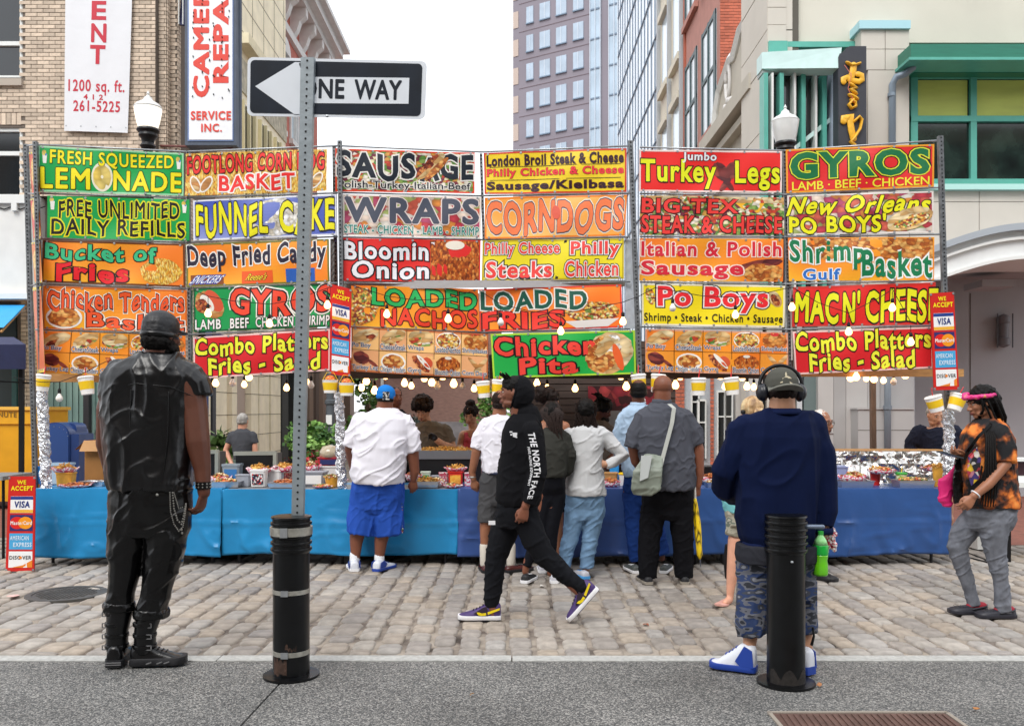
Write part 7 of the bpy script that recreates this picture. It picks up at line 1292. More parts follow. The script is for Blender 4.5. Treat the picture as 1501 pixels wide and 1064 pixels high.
M = MB(); s.hips(M, [(696, 790, 828, .13), (715, 789, 829, .13), (725, 789, 829, .12)], 12.5); s.limb(M, [(800, 725, 12), (792, 775, 10), (777, 815, 7.5), (772, 830, 6.5)]); s.limb(M, [(817, 725, 13), (808, 775, 11), (806, 815, 8.5), (807, 828, 7)]); s.garment('leggings', M, cloth_m('black_legging', '0f1016', .7), .004, .009, 2)
s.shoe(768, 853, 200, .26, m_blks, m_wht, hi=.075, dd=-.08); s.shoe(812, 853, 185, .26, mat('pale_grey_shoe', 'b9b9c0', .5), m_wht, hi=.075, dd=-.08)
M = MB(); s.ell(M, (0, -.06, .12), (.36, .44, .38)); organic(M, 'hair', H_BLK, s.root, .008, 1, hairnoise(.008, 50)); rnd = random.Random(5)
strands(s, 'locs', hair_m('loc_brown', '2a1f1c'), [[s.L(x * .3, -.35, .35 - abs(x) * .1), s.L(x * .5 + .1, -.5, .05), s.L(.2 + x * .25 + rnd.uniform(-.1, .1), -.45, -.35), s.L(.32 + x * .2, -.42, -.8 + rnd.uniform(-.2, .2))] for x in np.linspace(-1, 1, 22)], .0095, kind='stuff')
strands(s, 'locs', MATS['hair_loc_brown'], [[s.L(math.cos(a) * .2, -.05, .5), s.L(math.cos(a) * .35, math.sin(a) * .42 - .06, .25), s.L(math.cos(a) * .36, math.sin(a) * .42 - .1, .0)] for a in np.linspace(2.9, 6.5, 18)], .0095, kind='stuff')
# ---- 7 woman with updo and white tank top
s = Ps(815, 842, 'woman with a dark curly bun and white tank top behind the charcoal sweatshirt', 'mid', d=8.35, vox=.01)
s.head(806, 586, .22, 235); s.neck(811, 612, .048); s.body([(612, 795, 826, .08), (630, 788, 832, .11), (700, 792, 826, .11)], [[(800, 715, 11), (796, 770, 7.5), (795, 825, 5)], [(818, 715, 11), (818, 770, 7.5), (818, 825, 5)]], [[(828, 625, 7.5), (833, 660, 6), (826, 690, 5, .15)], [(792, 625, 7.5), (788, 660, 6), (796, 690, 5, .15)]]); s.finish(.0095, 2)
M = MB(); s.torso(M, [(634, 794, 826, .12), (660, 792, 828, .13), (700, 792, 828, .13)]); s.garment('tank_top', M, MATS['white_cotton'], .006, .01); M = MB(); s.torso(M, [(698, 791, 829, .13), (735, 791, 829, .14)]); s.limb(M, [(800, 735, 13), (799, 750, 12)]); s.limb(M, [(819, 735, 13), (820, 750, 12)]); s.garment('shorts', M, cloth_m('black_legging', '0f1016'), .006, .01)
s.shoe(795, 843, 180, .25, mat('pale_grey_shoe', 'b9b9c0'), m_wht, hi=.07, dd=-.1); s.shoe(819, 843, 180, .25, mat('pale_grey_shoe', 'b9b9c0'), m_wht, hi=.07, dd=-.1)
M = MB(); s.ell(M, (0, -.06, .13), (.35, .43, .37)); s.ell(M, (.05, -.55, .25), (.32, .25, .3)); organic(M, 'hair', H_BRN, s.root, .009, 1, hairnoise(.014, 40))
# ---- 8 woman in pale grey long sleeves and jeans
s = Ps(850, 846, 'woman with long wavy black hair, pale grey long sleeves and light blue jeans', 'tan')
s.head(858, 602, .225, 178); s.neck(858, 628, .05)
s.body([(628, 842, 874, .08), (650, 834, 882, .11), (700, 838, 878, .12), (725, 836, 880, .13)], [[(844, 740, 13), (834, 790, 9), (828, 826, 6), (826, 836, 5)], [(870, 740, 13), (866, 790, 9), (862, 826, 6), (858, 836, 5)]], [[(834, 640, 8), (827, 670, 7, .05), (836, 685, 5.5, .2)], [(883, 640, 8), (911, 668, 6, -.02), (889, 680, 5, -.06)]])
s.hand(s.p(889, 680, -.06), (-1, .1, -.1), (0, -.3, 1), (-.2, 1, 0), .16, .4); s.finish(.008, 2)
M = MB(); s.torso(M, [(622, 848, 870, .075), (629, 838, 880, .115), (645, 832, 886, .145), (670, 832, 883, .15), (695, 831, 884, .155), (715, 828, 887, .165), (725, 829, 888, .165)]); s.limb(M, [(836, 638, 11), (829, 660, 11), (826, 678, 10, .1)]); s.limb(M, [(880, 636, 12), (898, 652, 11), (914, 668, 9.5, -.02), (900, 676, 7.5, -.05), (889, 681, 6.5, -.06)]); s.garment('grey_top', M, cloth_m('pale_grey_jersey', 'c4c5c6', .85, var=.04), .012, .0085, 2, s=(5, 5, 4), s2=(5, 5, 14), mix=.6)
M = MB(); s.hips(M, [(718, 830, 886, .15), (735, 828, 887, .15), (745, 829, 886, .14)], 17); s.limb(M, [(844, 745, 17), (837, 785, 12.5), (829, 815, 10), (827, 832, 9.5)]); s.limb(M, [(871, 745, 16.5), (866, 785, 12.5), (861, 815, 11), (860, 832, 10.5)]); s.garment('jeans', M, cloth_m('light_denim', '7494b4', .85, var=.25, vscale=9), .009, .0085, 2, s=(8, 8, 6), s2=(5, 5, 18), mix=.7)
s.shoe(826, 841, 195, .25, mat('pale_grey_shoe', 'b9b9c0'), m_wht, hi=.07, dd=-.06); s.shoe(859, 846, 160, .25, mat('pale_grey_shoe', 'b9b9c0'), mat('light_blue_sole', '4a9ad6', .4), hi=.07, dd=-.08)
M = MB(); s.ell(M, (0, -.08, .1), (.38, .45, .4)); organic(M, 'hair', H_BLK, s.root, .008, 1, hairnoise(.008, 50)); rnd = random.Random(6)
strands(s, 'hair_curls', H_BRN, [[s.L(x * .38 + .05 * math.sin(k * 1.9 + i) * (1 + k * .3), -.38 - .05 * math.cos(k * 1.5 + i) + abs(x) * .15, .3 - k * .22) for k in range(7 + i % 2)] for i, x in enumerate([rnd.uniform(-1, 1) for _ in range(64)])], .009, kind='stuff')
# ---- 9 dark haired vendor bending
s = Ps(880, 800, 'bearded vendor with short dreadlocks bending over the counter in the dark booth', 'deep', d=9.75, vox=.01)
s.head(884, 600, .23, 300, pitch=22); s.neck(872, 622, .06)
s.body([(620, 850, 895, .12), (660, 848, 895, .13), (715, 850, 895, .13), (760, 852, 893, .13)], [[(860, 760, 12), (860, 830, 8)], [(885, 760, 12), (885, 830, 8)]], [[(848, 635, 9), (842, 665, 7), (860, 685, 5, -.3)], [(895, 640, 9), (900, 665, 7), (890, 685, 5, -.3)]]); s.finish(.009, 2)
M = MB(); s.torso(M, [(616, 856, 888, .1), (626, 846, 898, .14), (660, 845, 898, .15), (720, 846, 898, .15)]); s.limb(M, [(850, 632, 10), (844, 655, 9)]); s.limb(M, [(893, 632, 10), (899, 655, 9)]); s.garment('brown_grey_t_shirt', M, cloth_m('brown_grey_cotton', '5a5048'), .01, .01)
M = MB(); s.ell(M, (0, -.06, .15), (.36, .43, .37)); s.ell(M, (0, .2, -.38), (.2, .2, .12)); organic(M, 'hair', H_BLK, s.root, .009, 1, hairnoise(.012, 40)); rnd = random.Random(2)
strands(s, 'dreadlocks', H_BLK, [[s.L(x * .25, y * .3 - .05, .4), s.L(x * .4, y * .45 - .1, .55), s.L(x * .5, y * .6 - .2, .55)] for x, y in [(rnd.uniform(-1, 1), rnd.uniform(-1, .6)) for _ in range(30)]], .012, kind='stuff')
# ---- 10 man in pale denim shirt
s = Ps(940, 829, 'man with cropped dark hair in a pale denim shirt and blue trousers', 'deep', d=8.35)
s.head(936, 575, .235, 188, ears=True); s.neck(935, 600, .058); s.body([(600, 918, 954, .09), (640, 914, 958, .12), (700, 916, 956, .12)], [[(926, 720, 13), (926, 780, 8), (929, 820, 5)], [(950, 720, 13), (962, 780, 8), (970, 818, 5)]], [[(916, 615, 9), (910, 650, 7, .03), (912, 680, 5.5, .2)], [(956, 615, 9), (962, 650, 7, .05), (956, 680, 5, .2)]]); s.finish(.009, 2)
M = MB(); s.torso(M, [(594, 922, 950, .08), (602, 912, 958, .12), (620, 907, 962, .14), (660, 910, 962, .15), (690, 912, 962, .15), (698, 914, 960, .145)]); s.limb(M, [(914, 612, 10), (908, 635, 9.5), (906, 655, 8.5), (910, 676, 7, .15)]); s.limb(M, [(956, 612, 10), (962, 640, 9, .03), (958, 675, 7, .15)]); s.garment('denim_shirt', M, cloth_m('pale_denim', '9cb2c8', .85, var=.2, vscale=10), .011, .0085, 2)
MB().lathe(s.p(935, 594), [(.075, -.02), (.078, .0), (.07, .028), (.06, .03)], 20).build('shirt_collar', MATS['pale_denim'], s.root, True)
M = MB(); s.hips(M, [(694, 915, 960, .14), (715, 913, 962, .14), (725, 914, 961, .13)], 15); s.limb(M, [(927, 725, 15), (928, 775, 12), (931, 812, 11), (932, 822, 10)]); s.limb(M, [(950, 725, 15), (962, 775, 12), (970, 812, 11)]); s.garment('blue_trousers', M, cloth_m('bright_indigo', '1a3672', .85, var=.15), .01, .009, 2)
s.shoe(932, 829, 168, .28, mat('grey_green_shoe', '4a4e4c', .6), m_wht, hi=.07, dd=-.12); s.shoe(970, 828, 200, .28, mat('grey_green_shoe', '4a4e4c'), m_wht, hi=.07, dd=-.12)
M = MB(); s.ell(M, (0, -.06, .13), (.34, .415, .365)); s.ell(M, (0, -.12, -.05), (.33, .35, .22)); organic(M, 'hair', H_BLK, s.root, .0075, 1)
# ---- 11 bald man with shoulder bag
s = Ps(975, 856, 'bald man seen from behind in a grey short sleeved shirt and black trousers', 'brown')
s.head(971, 570, .235, 178, fat=1.08); s.neck(970, 598, .07)
s.body([(598, 945, 998, .1), (640, 945, 1008, .15), (700, 950, 1008, .16), (730, 948, 1010, .15)], [[(958, 740, 15), (952, 800, 10), (950, 845, 6)], [(998, 740, 15), (1000, 800, 10), (1001, 845, 6)]], [[(940, 620, 12), (928, 655, 9, 0), (932, 676, 7.5, .08), (942, 690, 6, .2)], [(1010, 622, 12), (1023, 660, 9.5), (1025, 695, 7), (1023, 712, 5)]])
s.hand(s.p(1023, 712, 0), (-.1, .1, -1), (-1, .3, 0), (-.5, 1, 0), .17, .7); s.hand(s.p(942, 690, .2), (.3, .8, -.5), (1, 0, 0), (0, .3, -1), .17, .5); s.finish(.008, 2)
m_gs2 = cloth_m('grey_woven_shirt', '4a4c54', .8, var=.08)
M = MB(); s.torso(M, [(591, 956, 988, .1), (598, 945, 999, .13), (610, 936, 1010, .17), (630, 932, 1014, .19), (660, 934, 1015, .2), (690, 940, 1018, .21), (712, 945, 1018, .21), (717, 950, 1014, .2)]); s.limb(M, [(944, 612, 14), (932, 634, 14), (926, 656, 12.5)]); s.limb(M, [(1003, 612, 14), (1015, 634, 14), (1020, 652, 12.5)]); s.garment('grey_shirt', M, m_gs2, .014, .008, 2, s=(7, 7, 2.2), s2=(8, 8, 12), mix=.45)
MB().lathe(s.p(970, 590), [(.085, -.015), (.09, 0), (.082, .03), (.07, .03)], 20).build('shirt_collar', m_gs2, s.root, True)
M = MB(); s.hips(M, [(708, 944, 1014, .17), (730, 941, 1017, .17), (745, 941, 1017, .16)], 19); s.limb(M, [(959, 745, 19), (952, 790, 16), (950, 830, 14), (950, 846, 13)]); s.limb(M, [(998, 745, 19), (1001, 790, 16), (1002, 830, 14), (1002, 846, 13)]); s.garment('black_trousers', M, cloth_m('black_twill', '0e0e12', .8), .01, .0085, 2)
s.shoe(950, 856, 172, .29, m_blks, mat('tan_sole', '8c8478', .6), hi=.07, dd=-.02, toe='dark'); s.shoe(1002, 856, 188, .29, m_blks, mat('tan_sole', '8c8478'), hi=.07, dd=-.02, toe='dark')
bg_ = thing('shoulder_bag', 'olive grey messenger bag hanging from the bald man by a pale strap', 'bag', s.p(950, 727, -.25)); m_bg = mat('olive_nylon', '7d8478', .5, bump=.3, bscale=14, var=.15, spec=.5)
M = MB(); M.rings([[tuple(s.p(x, y, dd)) for x, y, dd in ((947, 664, -.2), (972, 668, -.24), (972, 676, -.3), (944, 668, -.3))], [tuple(s.p(x, y, dd)) for x, y, dd in ((930, 690, -.18), (971, 690, -.22), (971, 690, -.36), (928, 690, -.34))], [tuple(s.p(x, y, dd)) for x, y, dd in ((924, 715, -.18), (968, 716, -.22), (968, 717, -.35), (924, 716, -.33))], [tuple(s.p(x, y, dd)) for x, y, dd in ((929, 725, -.2), (955, 727, -.22), (955, 727, -.33), (929, 725, -.3))]]); o = organic(M, 'bag_body', m_bg, bg_, .008, 6, folds(.008)); 
M = MB(); pts = [(981, 592, -.16), (988, 598, -.2), (985, 620, -.225), (977, 650, -.25), (971, 672, -.27), (967, 690, -.3)]; M.rings([[tuple(s.p(x - 3, y, dd)), tuple(s.p(x + 3, y, dd)), tuple(s.p(x + 3, y, dd + .006)), tuple(s.p(x - 3, y, dd + .006))] for x, y, dd in pts]); M.build('strap', mat('pale_grey_strap', 'a9aba4', .7), bg_)
M = MB(); M.poly([s.p(x, y, -.36) for x, y in ((940, 668), (956, 667), (950, 700), (938, 705))], (0, .01, 0)); M.build('bag_flap', mat('pale_flap', 'b9bdbb', .6), bg_)
um = thing('umbrella', 'closed yellow and black umbrella hanging from the bald mans hand', 'umbrella', s.p(1026, 828, 0)); M = MB(); rg = []
for i in range(13):
    t_ = i / 12; c = s.p(1019 + 7 * t_, 730 + 90 * t_, -.02); r_ = s.k * (2.0 + 2.6 * math.sin(t_ * 2.6)) * (1 if i < 12 else .3); rg.append([tuple(c + Vector((math.cos(a) * r_ * (1 + .25 * math.sin(a * 4 + t_ * 7)), math.sin(a) * r_, 0))) for a in (j * 2 * math.pi / 20 for j in range(20))])
M.rings(rg[::-1]); M.build('furled_cloth', mat('yellow_nylon', 'f0cf16', .45, cols=['f2d21a', 'f2d21a', 'e0bc14', '15140f', 'f2d21a'], vscale=16, stretch=(1.5, 1.5, .5), detail=1), um, True); MB().tube([s.p(1026, 818, -.02), s.p(1027, 830, -.02)], [.008, .004], 8).build('tip', mat('grey_tip', '4a4e58', .4), um); MB().tube([s.p(1018, 710, -.02), s.p(1019, 732, -.02)], .012, 8).build('handle', mat('umbrella_grip', 'd8d4cc', .5), um, True)
# ---- 12 blonde woman behind the navy man
s = Ps(1075, 886, 'woman with streaked blonde ponytail half hidden behind the navy sweatshirt', 'fair')
s.head(1101, 602, .225, 165); s.neck(1098, 628, .048)
s.body([(630, 1078, 1118, .08), (660, 1074, 1122, .11), (720, 1072, 1122, .12), (770, 1072, 1124, .13)], [[(1080, 790, 13), (1076, 825, 10.5), (1071, 860, 6.5), (1070, 876, 5)], [(1110, 790, 14), (1110, 835, 9), (1110, 876, 5)]], [[(1074, 645, 9), (1066, 680, 7.5, .05), (1080, 700, 6, .2)], [(1122, 645, 9), (1126, 690, 7, .05), (1115, 720, 5, .2)]]); s.B.tube([s.p(1070, 878, 0), s.p(1066, 881, -.03), s.p(1063, 883, -.09)], [.028, .03, .022], 10); s.finish(.0085, 2)
M = MB(); s.torso(M, [(622, 1088, 1110, .08), (632, 1074, 1122, .12), (660, 1069, 1126, .14), (712, 1064, 1124, .15), (722, 1066, 1124, .14)]); s.limb(M, [(1078, 642, 11), (1070, 662, 10.5)]); s.limb(M, [(1120, 642, 11), (1126, 662, 10)]); s.garment('white_t_shirt', M, MATS['white_cotton'], .01, .009)
M = MB(); s.torso(M, [(714, 1061, 1126, .155), (735, 1059, 1126, .16), (750, 1063, 1124, .15)]); s.garment('teal_top_hem', M, cloth_m('aqua_cotton', '7cc4c8'), .01, .009); M = MB(); s.torso(M, [(745, 1063, 1126, .14), (770, 1065, 1126, .15)]); s.limb(M, [(1080, 765, 17), (1078, 785, 15)]); s.limb(M, [(1110, 765, 17), (1110, 785, 15)]); s.garment('shorts', M, camo('faded_camouflage', ['8a8474', 'a9a594', '6c7468', 'b9b4a6'], 12), .008, .009)
s.shoe(1070, 886, 30, .22, mat('pink_sandal', 'c9978a', .6), mat('pink_sandal', 'c9978a'), hi=.024, sh=.014, toe='clog', name='sandal'); MB().tube([s.p(1066, 845, .14), s.p(1064, 820, .14), s.p(1066, 800, .14)], .02, 8).build('cord', M_BLACK, s.root)
M = MB(); s.ell(M, (0, -.07, .1), (.37, .44, .41)); organic(M, 'hair', H_BLD, s.root, .0085, 1, hairnoise(.004, 40)); strands(s, 'ponytail', H_BLD, [[s.L(x * .1, -.5, .05), s.L(x * .2, -.62, -.1), s.L(x * .3, -.55, -.4)] for x in np.linspace(-1, 1, 12)], .012, kind='stuff'); MB().tube([s.L(-.38, -.1, -.02), s.L(-.42, -.2, -.05)], [.015, .02], 8).build('hair_clip', M_BLACK, s.root)
# ---- 13 older woman with glasses
s = Ps(1200, 852, 'older woman with short white hair, glasses and a striped top beside the navy sweatshirt', 'mid', d=7.85)
s.head(1204, 620, .23, 318, pitch=2, lips='5a302c', brow='5a4c46'); s.neck(1190, 646, .05, .03)
s.body([(648, 1172, 1206, .08), (680, 1168, 1210, .11), (740, 1170, 1210, .12)], [[(1180, 760, 12), (1184, 810, 8), (1190, 842, 5)], [(1200, 760, 12), (1202, 810, 8), (1204, 842, 5)]], [[(1210, 662, 8), (1216, 695, 6), (1205, 720, 5, -.1)], [(1168, 662, 8), (1162, 695, 6), (1172, 720, 5, -.1)]]); s.finish(.008, 2)
m_str = mat('striped_jersey', 'd8d6cc', .85, cols=['26282c', 'd8d6cc'], vscale=52, stretch=(.02, .02, 1), detail=0); m_str.node_tree.nodes['Color Ramp'].color_ramp.interpolation = 'CONSTANT'; m_str.node_tree.nodes['Color Ramp'].color_ramp.elements[1].position = .45
M = MB(); s.torso(M, [(640, 1180, 1202, .08), (650, 1168, 1210, .12), (680, 1164, 1214, .14), (745, 1164, 1214, .15)]); s.limb(M, [(1206, 658, 10), (1214, 680, 9), (1215, 696, 7)]); s.limb(M, [(1170, 658, 10), (1163, 690, 9)]); s.garment('striped_top', M, m_str, .008, .009); M = MB(); s.torso(M, [(740, 1166, 1212, .14), (765, 1166, 1212, .14)]); s.limb(M, [(1180, 770, 13), (1184, 838, 8)]); s.limb(M, [(1200, 770, 13), (1203, 838, 8)]); s.garment('dark_trousers', M, cloth_m('black_twill', '0e0e12'), .006, .009)
s.shoe(1188, 856, 320, .25, m_blks, m_blks, hi=.06, dd=.05, toe='dark'); s.shoe(1200, 852, 320, .2, m_blks, m_blks, hi=.06, dd=0, toe='dark')
M = MB(); s.ell(M, (0, -.1, .16), (.345, .4, .36)); s.ell(M, (0, -.16, .0), (.345, .34, .28)); organic(M, 'hair', H_WHT, s.root, .0075, 1, hairnoise(.004, 60))
M = MB()
for k_ in (-1, 1): M.tube([s.L(k_ * .14 + math.cos(a) * .1, .42 - abs(math.cos(a) * .1 + k_ * .14 * 0) * .1, .0 + math.sin(a) * .08) for a in (j * 2 * math.pi / 14 for j in range(15))], .0022, 6, False); M.tube([s.L(k_ * .24, .39, .02), s.L(k_ * .36, 0, .02)], .002, 6)
M.build('glasses', mat('wire_glasses', '5a4a40', .3, .6), s.root)
# ---- 14 smiling vendor at the right
s = Ps(1370, 790, 'smiling grey haired vendor in a dark shirt leaning over the foil counter', 'tan', d=9.9)
s.head(1370, 609, .235, 352, pitch=14, lips='8a4a40', brow='4a4440'); s.neck(1374, 628, .058, .03)
s.body([(626, 1350, 1394, .09), (655, 1342, 1402, .12), (720, 1345, 1400, .12), (760, 1348, 1398, .12)], [[(1360, 760, 12), (1360, 800, 8)], [(1385, 760, 12), (1385, 800, 8)]], [[(1342, 640, 9), (1334, 662, 7.5, -.02), (1350, 668, 6, -.15), (1360, 664, 5, -.25)], [(1402, 640, 9), (1408, 662, 7.5), (1400, 670, 5, -.2)]]); s.hand(s.p(1358, 664, -.25), (.6, -.5, -.5), (0, -.3, 1), (.3, -.3, -1), .17, .5); s.finish(.008, 2)
M = MB(); s.torso(M, [(626, 1362, 1386, .08), (631, 1350, 1398, .12), (642, 1342, 1404, .14), (680, 1342, 1404, .15), (720, 1342, 1404, .15)]); s.limb(M, [(1348, 634, 12), (1337, 650, 11.5), (1334, 662, 10, -.02), (1350, 669, 7.5, -.14)]); s.limb(M, [(1398, 634, 12), (1408, 655, 11), (1402, 672, 8, -.15)]); s.garment('dark_shirt', M, cloth_m('dark_navy_shirt', '1c2030', .7, var=.3, vscale=30, stretch=(6, 6, .3)), .01, .009)
MB().lathe(s.p(1374, 629, 0), [(.08, -.03), (.085, -.005), (.07, .02)], 20).build('shirt_collar', MATS['dark_navy_shirt'], s.root, True); M = MB(); s.ell(M, (0, -.12, .12), (.34, .37, .33)); organic(M, 'hair', H_GRY, s.root, .008, 1)
# ---- 15 woman with braids and phone
s = Ps(1450, 904, 'woman with long black braids and pink headband looking at her phone while walking', 'mid', vox=.006)
s.head(1438, 590, .225, 92, pitch=14, lips='7a3c3a'); s.neck(1448, 622, .05)
s.body([(620, 1434, 1466, .1), (650, 1420, 1476, .12), (700, 1422, 1478, .12), (742, 1424, 1484, .14)], [[(1435, 750, 15, .07), (1405, 792, 12, .07), (1415, 840, 9, .07), (1427, 884, 6, .07)], [(1462, 750, 16, -.06), (1456, 800, 13, -.06), (1466, 850, 9, -.06), (1469, 896, 6, -.06)]],
 [[(1468, 640, 10, -.14), (1473, 680, 9, -.17), (1448, 710, 7.5, -.2), (1427, 727, 5.5, -.22)], [(1440, 640, 10, .12), (1436, 672, 8, .15), (1424, 674, 6.5, .02), (1413, 668, 5, -.03)]])
s.hand(s.p(1427, 728, -.22), (-.7, -.1, -.8), (-1, -.2, .6), (-.2, 1, -.3), .165, .5); s.hand(s.p(1414, 668, -.04), (-1, -.2, .15), (0, -.6, 1), (-.3, .2, 1), .16, .55); s.finish(.0055, 2)
m_td = mat('orange_black_tie_dye', 'ffffff', .85, cols=['06070b', '0a0b10', '0e0c10', '7a3c14', 'd8742a', 'e08a3c'], vscale=8.5, detail=4, bump=.2, bscale=200)
M = MB(); s.torso(M, [(614, 1432, 1464, .1), (624, 1420, 1474, .14), (640, 1412, 1482, .165), (665, 1408, 1485, .17), (700, 1407, 1486, .17), (725, 1410, 1489, .175), (742, 1412, 1491, .175)]); s.limb(M, [(1464, 636, 15, -.12), (1473, 658, 15, -.15), (1474, 678, 13.5, -.17)]); s.limb(M, [(1438, 636, 14, .12), (1434, 660, 13, .14)]); s.garment('tie_dye_t_shirt', M, m_td, .01, .0075, 2)
M = MB(); s.torso(M, [(738, 1417, 1487, .15), (755, 1416, 1486, .15), (768, 1417, 1484, .14), (776, 1420, 1480, .12)]); s.limb(M, [(1434, 752, 19, .07), (1413, 782, 18, .07), (1403, 802, 14.5, .07), (1411, 830, 11.5, .07), (1423, 868, 9, .07), (1428, 887, 9.5, .07)]); s.limb(M, [(1461, 752, 21, -.06), (1456, 785, 19, -.06), (1460, 815, 14, -.06), (1467, 850, 10.5, -.06), (1470, 885, 11.5, -.06), (1470, 897, 11, -.06)]); s.garment('grey_jeans', M, cloth_m('grey_acid_denim', '6d7078', .85, var=.28, vscale=16), .008, .0075, 2, s=(8, 8, 7), s2=(5, 5, 20), mix=.7)
m_cl = mat('dark_clog_rubber', '23232c', .5); m_cr2 = mat('red_clog_lining', '8f1c2c', .8)
for x, y, dd in ((1446, 903, .07), (1487, 912, -.06)):
    r_, W_ = s.shoe(x, y, 92, .275, m_cl, m_cl, hi=.062, wd=1.15, dd=dd, toe='clog', name='clog'); M = MB(); M.tube([W_(0, .03, .05), W_(0, .09, .052), W_(0, .12, .05)], [.034, .036, .03], 12); M.build('red_lining', m_cr2, r_, True); MB().tube([W_(-.044, .12, .04), W_(-.04, .02, .06), W_(0, -.005, .062), W_(.04, .02, .06), W_(.044, .12, .04)], .006, 6).build('heel_strap', m_cl, r_)
    M = MB(); [M.lathe(W_(a, b, .052), [(.005, 0), (.0, .003)], 6) for a in (-.02, 0, .02) for b in (.18, .205, .23)]; M.build('vent_holes', M_BLACK, r_)
M = MB(); s.ell(M, (0, -.1, .14), (.37, .44, .41)); s.ell(M, (0, -.3, .0), (.34, .3, .35)); organic(M, 'hair', H_BLK, s.root, .007, 1, hairnoise(.008, 60)); rnd = random.Random(12); paths = []
for i in range(44):
    u = i / 43; x0, z0 = rnd.uniform(-.38, .38), .3; y0 = rnd.uniform(-.5, .12) if i % 3 else rnd.uniform(-.45, -.2); xe, ye = (rnd.uniform(1448, 1462), rnd.uniform(700, 745)) if i % 3 == 0 else (rnd.uniform(1436, 1452), rnd.uniform(690, 742)); sd_ = -.19 if x0 > 0 else .2
    if i % 5 == 0: xe, ye = rnd.uniform(1462, 1478), rnd.uniform(640, 700)
    a = s.L(x0, y0, z0); b = s.L(x0 * 1.15, y0 - .08, -.15); c = s.L(x0 * 1.3, y0 - .12, -.6); e = s.p(xe, ye, sd_ + rnd.uniform(-.02, .02)); m1 = c.lerp(e, .4) + Vector((0, -.04 if sd_ < 0 else .03, 0)); paths.append([a, b, c, m1, c.lerp(e, .75) + Vector((0, -.02, 0)), e])
strands(s, 'braids', H_BLK, paths, .0085, 6, kind='stuff')
strands(s, 'front_braids', H_BLK, [[s.L(-.36, .12, .25), s.L(-.42, .18, -.2), s.p(1424 + k * 3, 625, .1), s.p(1420 + k * 2, 650 + k * 4, .1)] for k in range(3)] + [[s.L(.36, .05 - k * .07, .25), s.L(.42, .05 - k * .07, -.2), s.p(1446 + k * 3, 640, -.19), s.p(1444 + k * 4, 700, -.2), s.p(1440 + k * 4, 742, -.2)] for k in range(5)], .009, 6, kind='stuff')
m_pk = mat('magenta_satin', 'd6247c', .45, cols=['b01858', 'e0307e', 'c9207a', 'd8b04a'], vscale=22); M = MB(); M.tube([s.L(math.cos(a) * .39, math.sin(a) * .43 - .05, .2 + .06 * math.sin(a)) for a in (j * 2 * math.pi / 20 for j in range(21))], .016, 10, False); s.ell(M, (-.02, .45, .27), (.12, .12, .09)); s.ell(M, (.05, .38, .37), (.1, .14, .07)); organic(M, 'headband', m_pk, s.root, .006, 1, hairnoise(.004, 60))
MB().lathe(s.p(1430, 724, -.215), [(.036, -.004), (.038, 0), (.036, .004)], 16, (-.7, 0, -.7)).build('bracelet', m_wht, s.root, True)
M = MB(); M.poly([s.p(x, y, -.178 - .006 * i) for i, (x, y) in enumerate(((1420, 668), (1432, 655), (1438, 672), (1436, 700), (1424, 712), (1418, 692)))], (0, .006, 0)); M.build('shirt_print', cellmat('cartoonless_print', ['b02a3a', 'e0d8d0', 'd8b020', '3a2a6a', '1a1820', 'c07a8a'], 26), s.root)
ph = thing('mobile_phone', 'grey smartphone held flat by the braided woman', 'phone', s.p(1393, 668, -.08)); a, b = s.p(1377, 662, -.08), s.p(1408, 671, -.06); MB().bar(a, b, .036, .005).build('phone_body', mat('grey_phone', '50565c', .3, .3), ph); MB().bar(a + Vector((.006, 0, .0056)), b + Vector((-.006, 0, .0056)), .033, .0006).build('screen', mat('phone_screen', '10141a', .1), ph)
bk = thing('handbag', 'black shoulder bag hanging at the braided womans front hip', 'bag', s.p(1405, 740, .05)); M = MB(); M.rings([[tuple(s.p(x, y, dd)) for x, y, dd in q_] for q_ in ([(1400, 672, .0), (1414, 668, .0), (1414, 668, .16), (1400, 672, .16)], [(1396, 710, -.03), (1416, 705, -.03), (1416, 705, .2), (1396, 710, .2)], [(1398, 738, 0), (1412, 736, 0), (1412, 736, .16), (1398, 738, .16)])]); organic(M, 'bag_body', m_lea2, bk, .008, 4, folds(.006)); M = MB(); pts = [(1412, 680, -.06), (1418, 662, -.13), (1434, 640, -.175), (1452, 622, -.14), (1456, 616, -.06)]; M.rings([[tuple(s.p(x - 2.2, y - 1, dd)), tuple(s.p(x + 2.2, y + 1, dd)), tuple(s.p(x + 2.2, y + 1, dd + .006)), tuple(s.p(x - 2.2, y - 1, dd + .006))] for x, y, dd in pts]); M.build('strap', m_lea2, bk)
M = MB(); M.rings([[tuple(s.p(xc, y, dd0) + Vector((math.cos(a) * r * s.k, math.sin(a) * r * s.k * .7, 0))) for a in (j * 2 * math.pi / 14 for j in range(14))] for xc, y, r, dd0 in ((1390, 742, 5, .1), (1385, 734, 9, .1), (1387, 720, 10, .1), (1388, 704, 13, .1), (1396, 696, 9, .08), (1402, 684, 5, .05), (1404, 674, 4, .02))]); o = organic(M, 'magenta_scarf', m_pk and mat('magenta_cloth', 'd61c70', .6), None if False else s.root, .007, 1, folds(.012, s2=(12, 12, 20)))
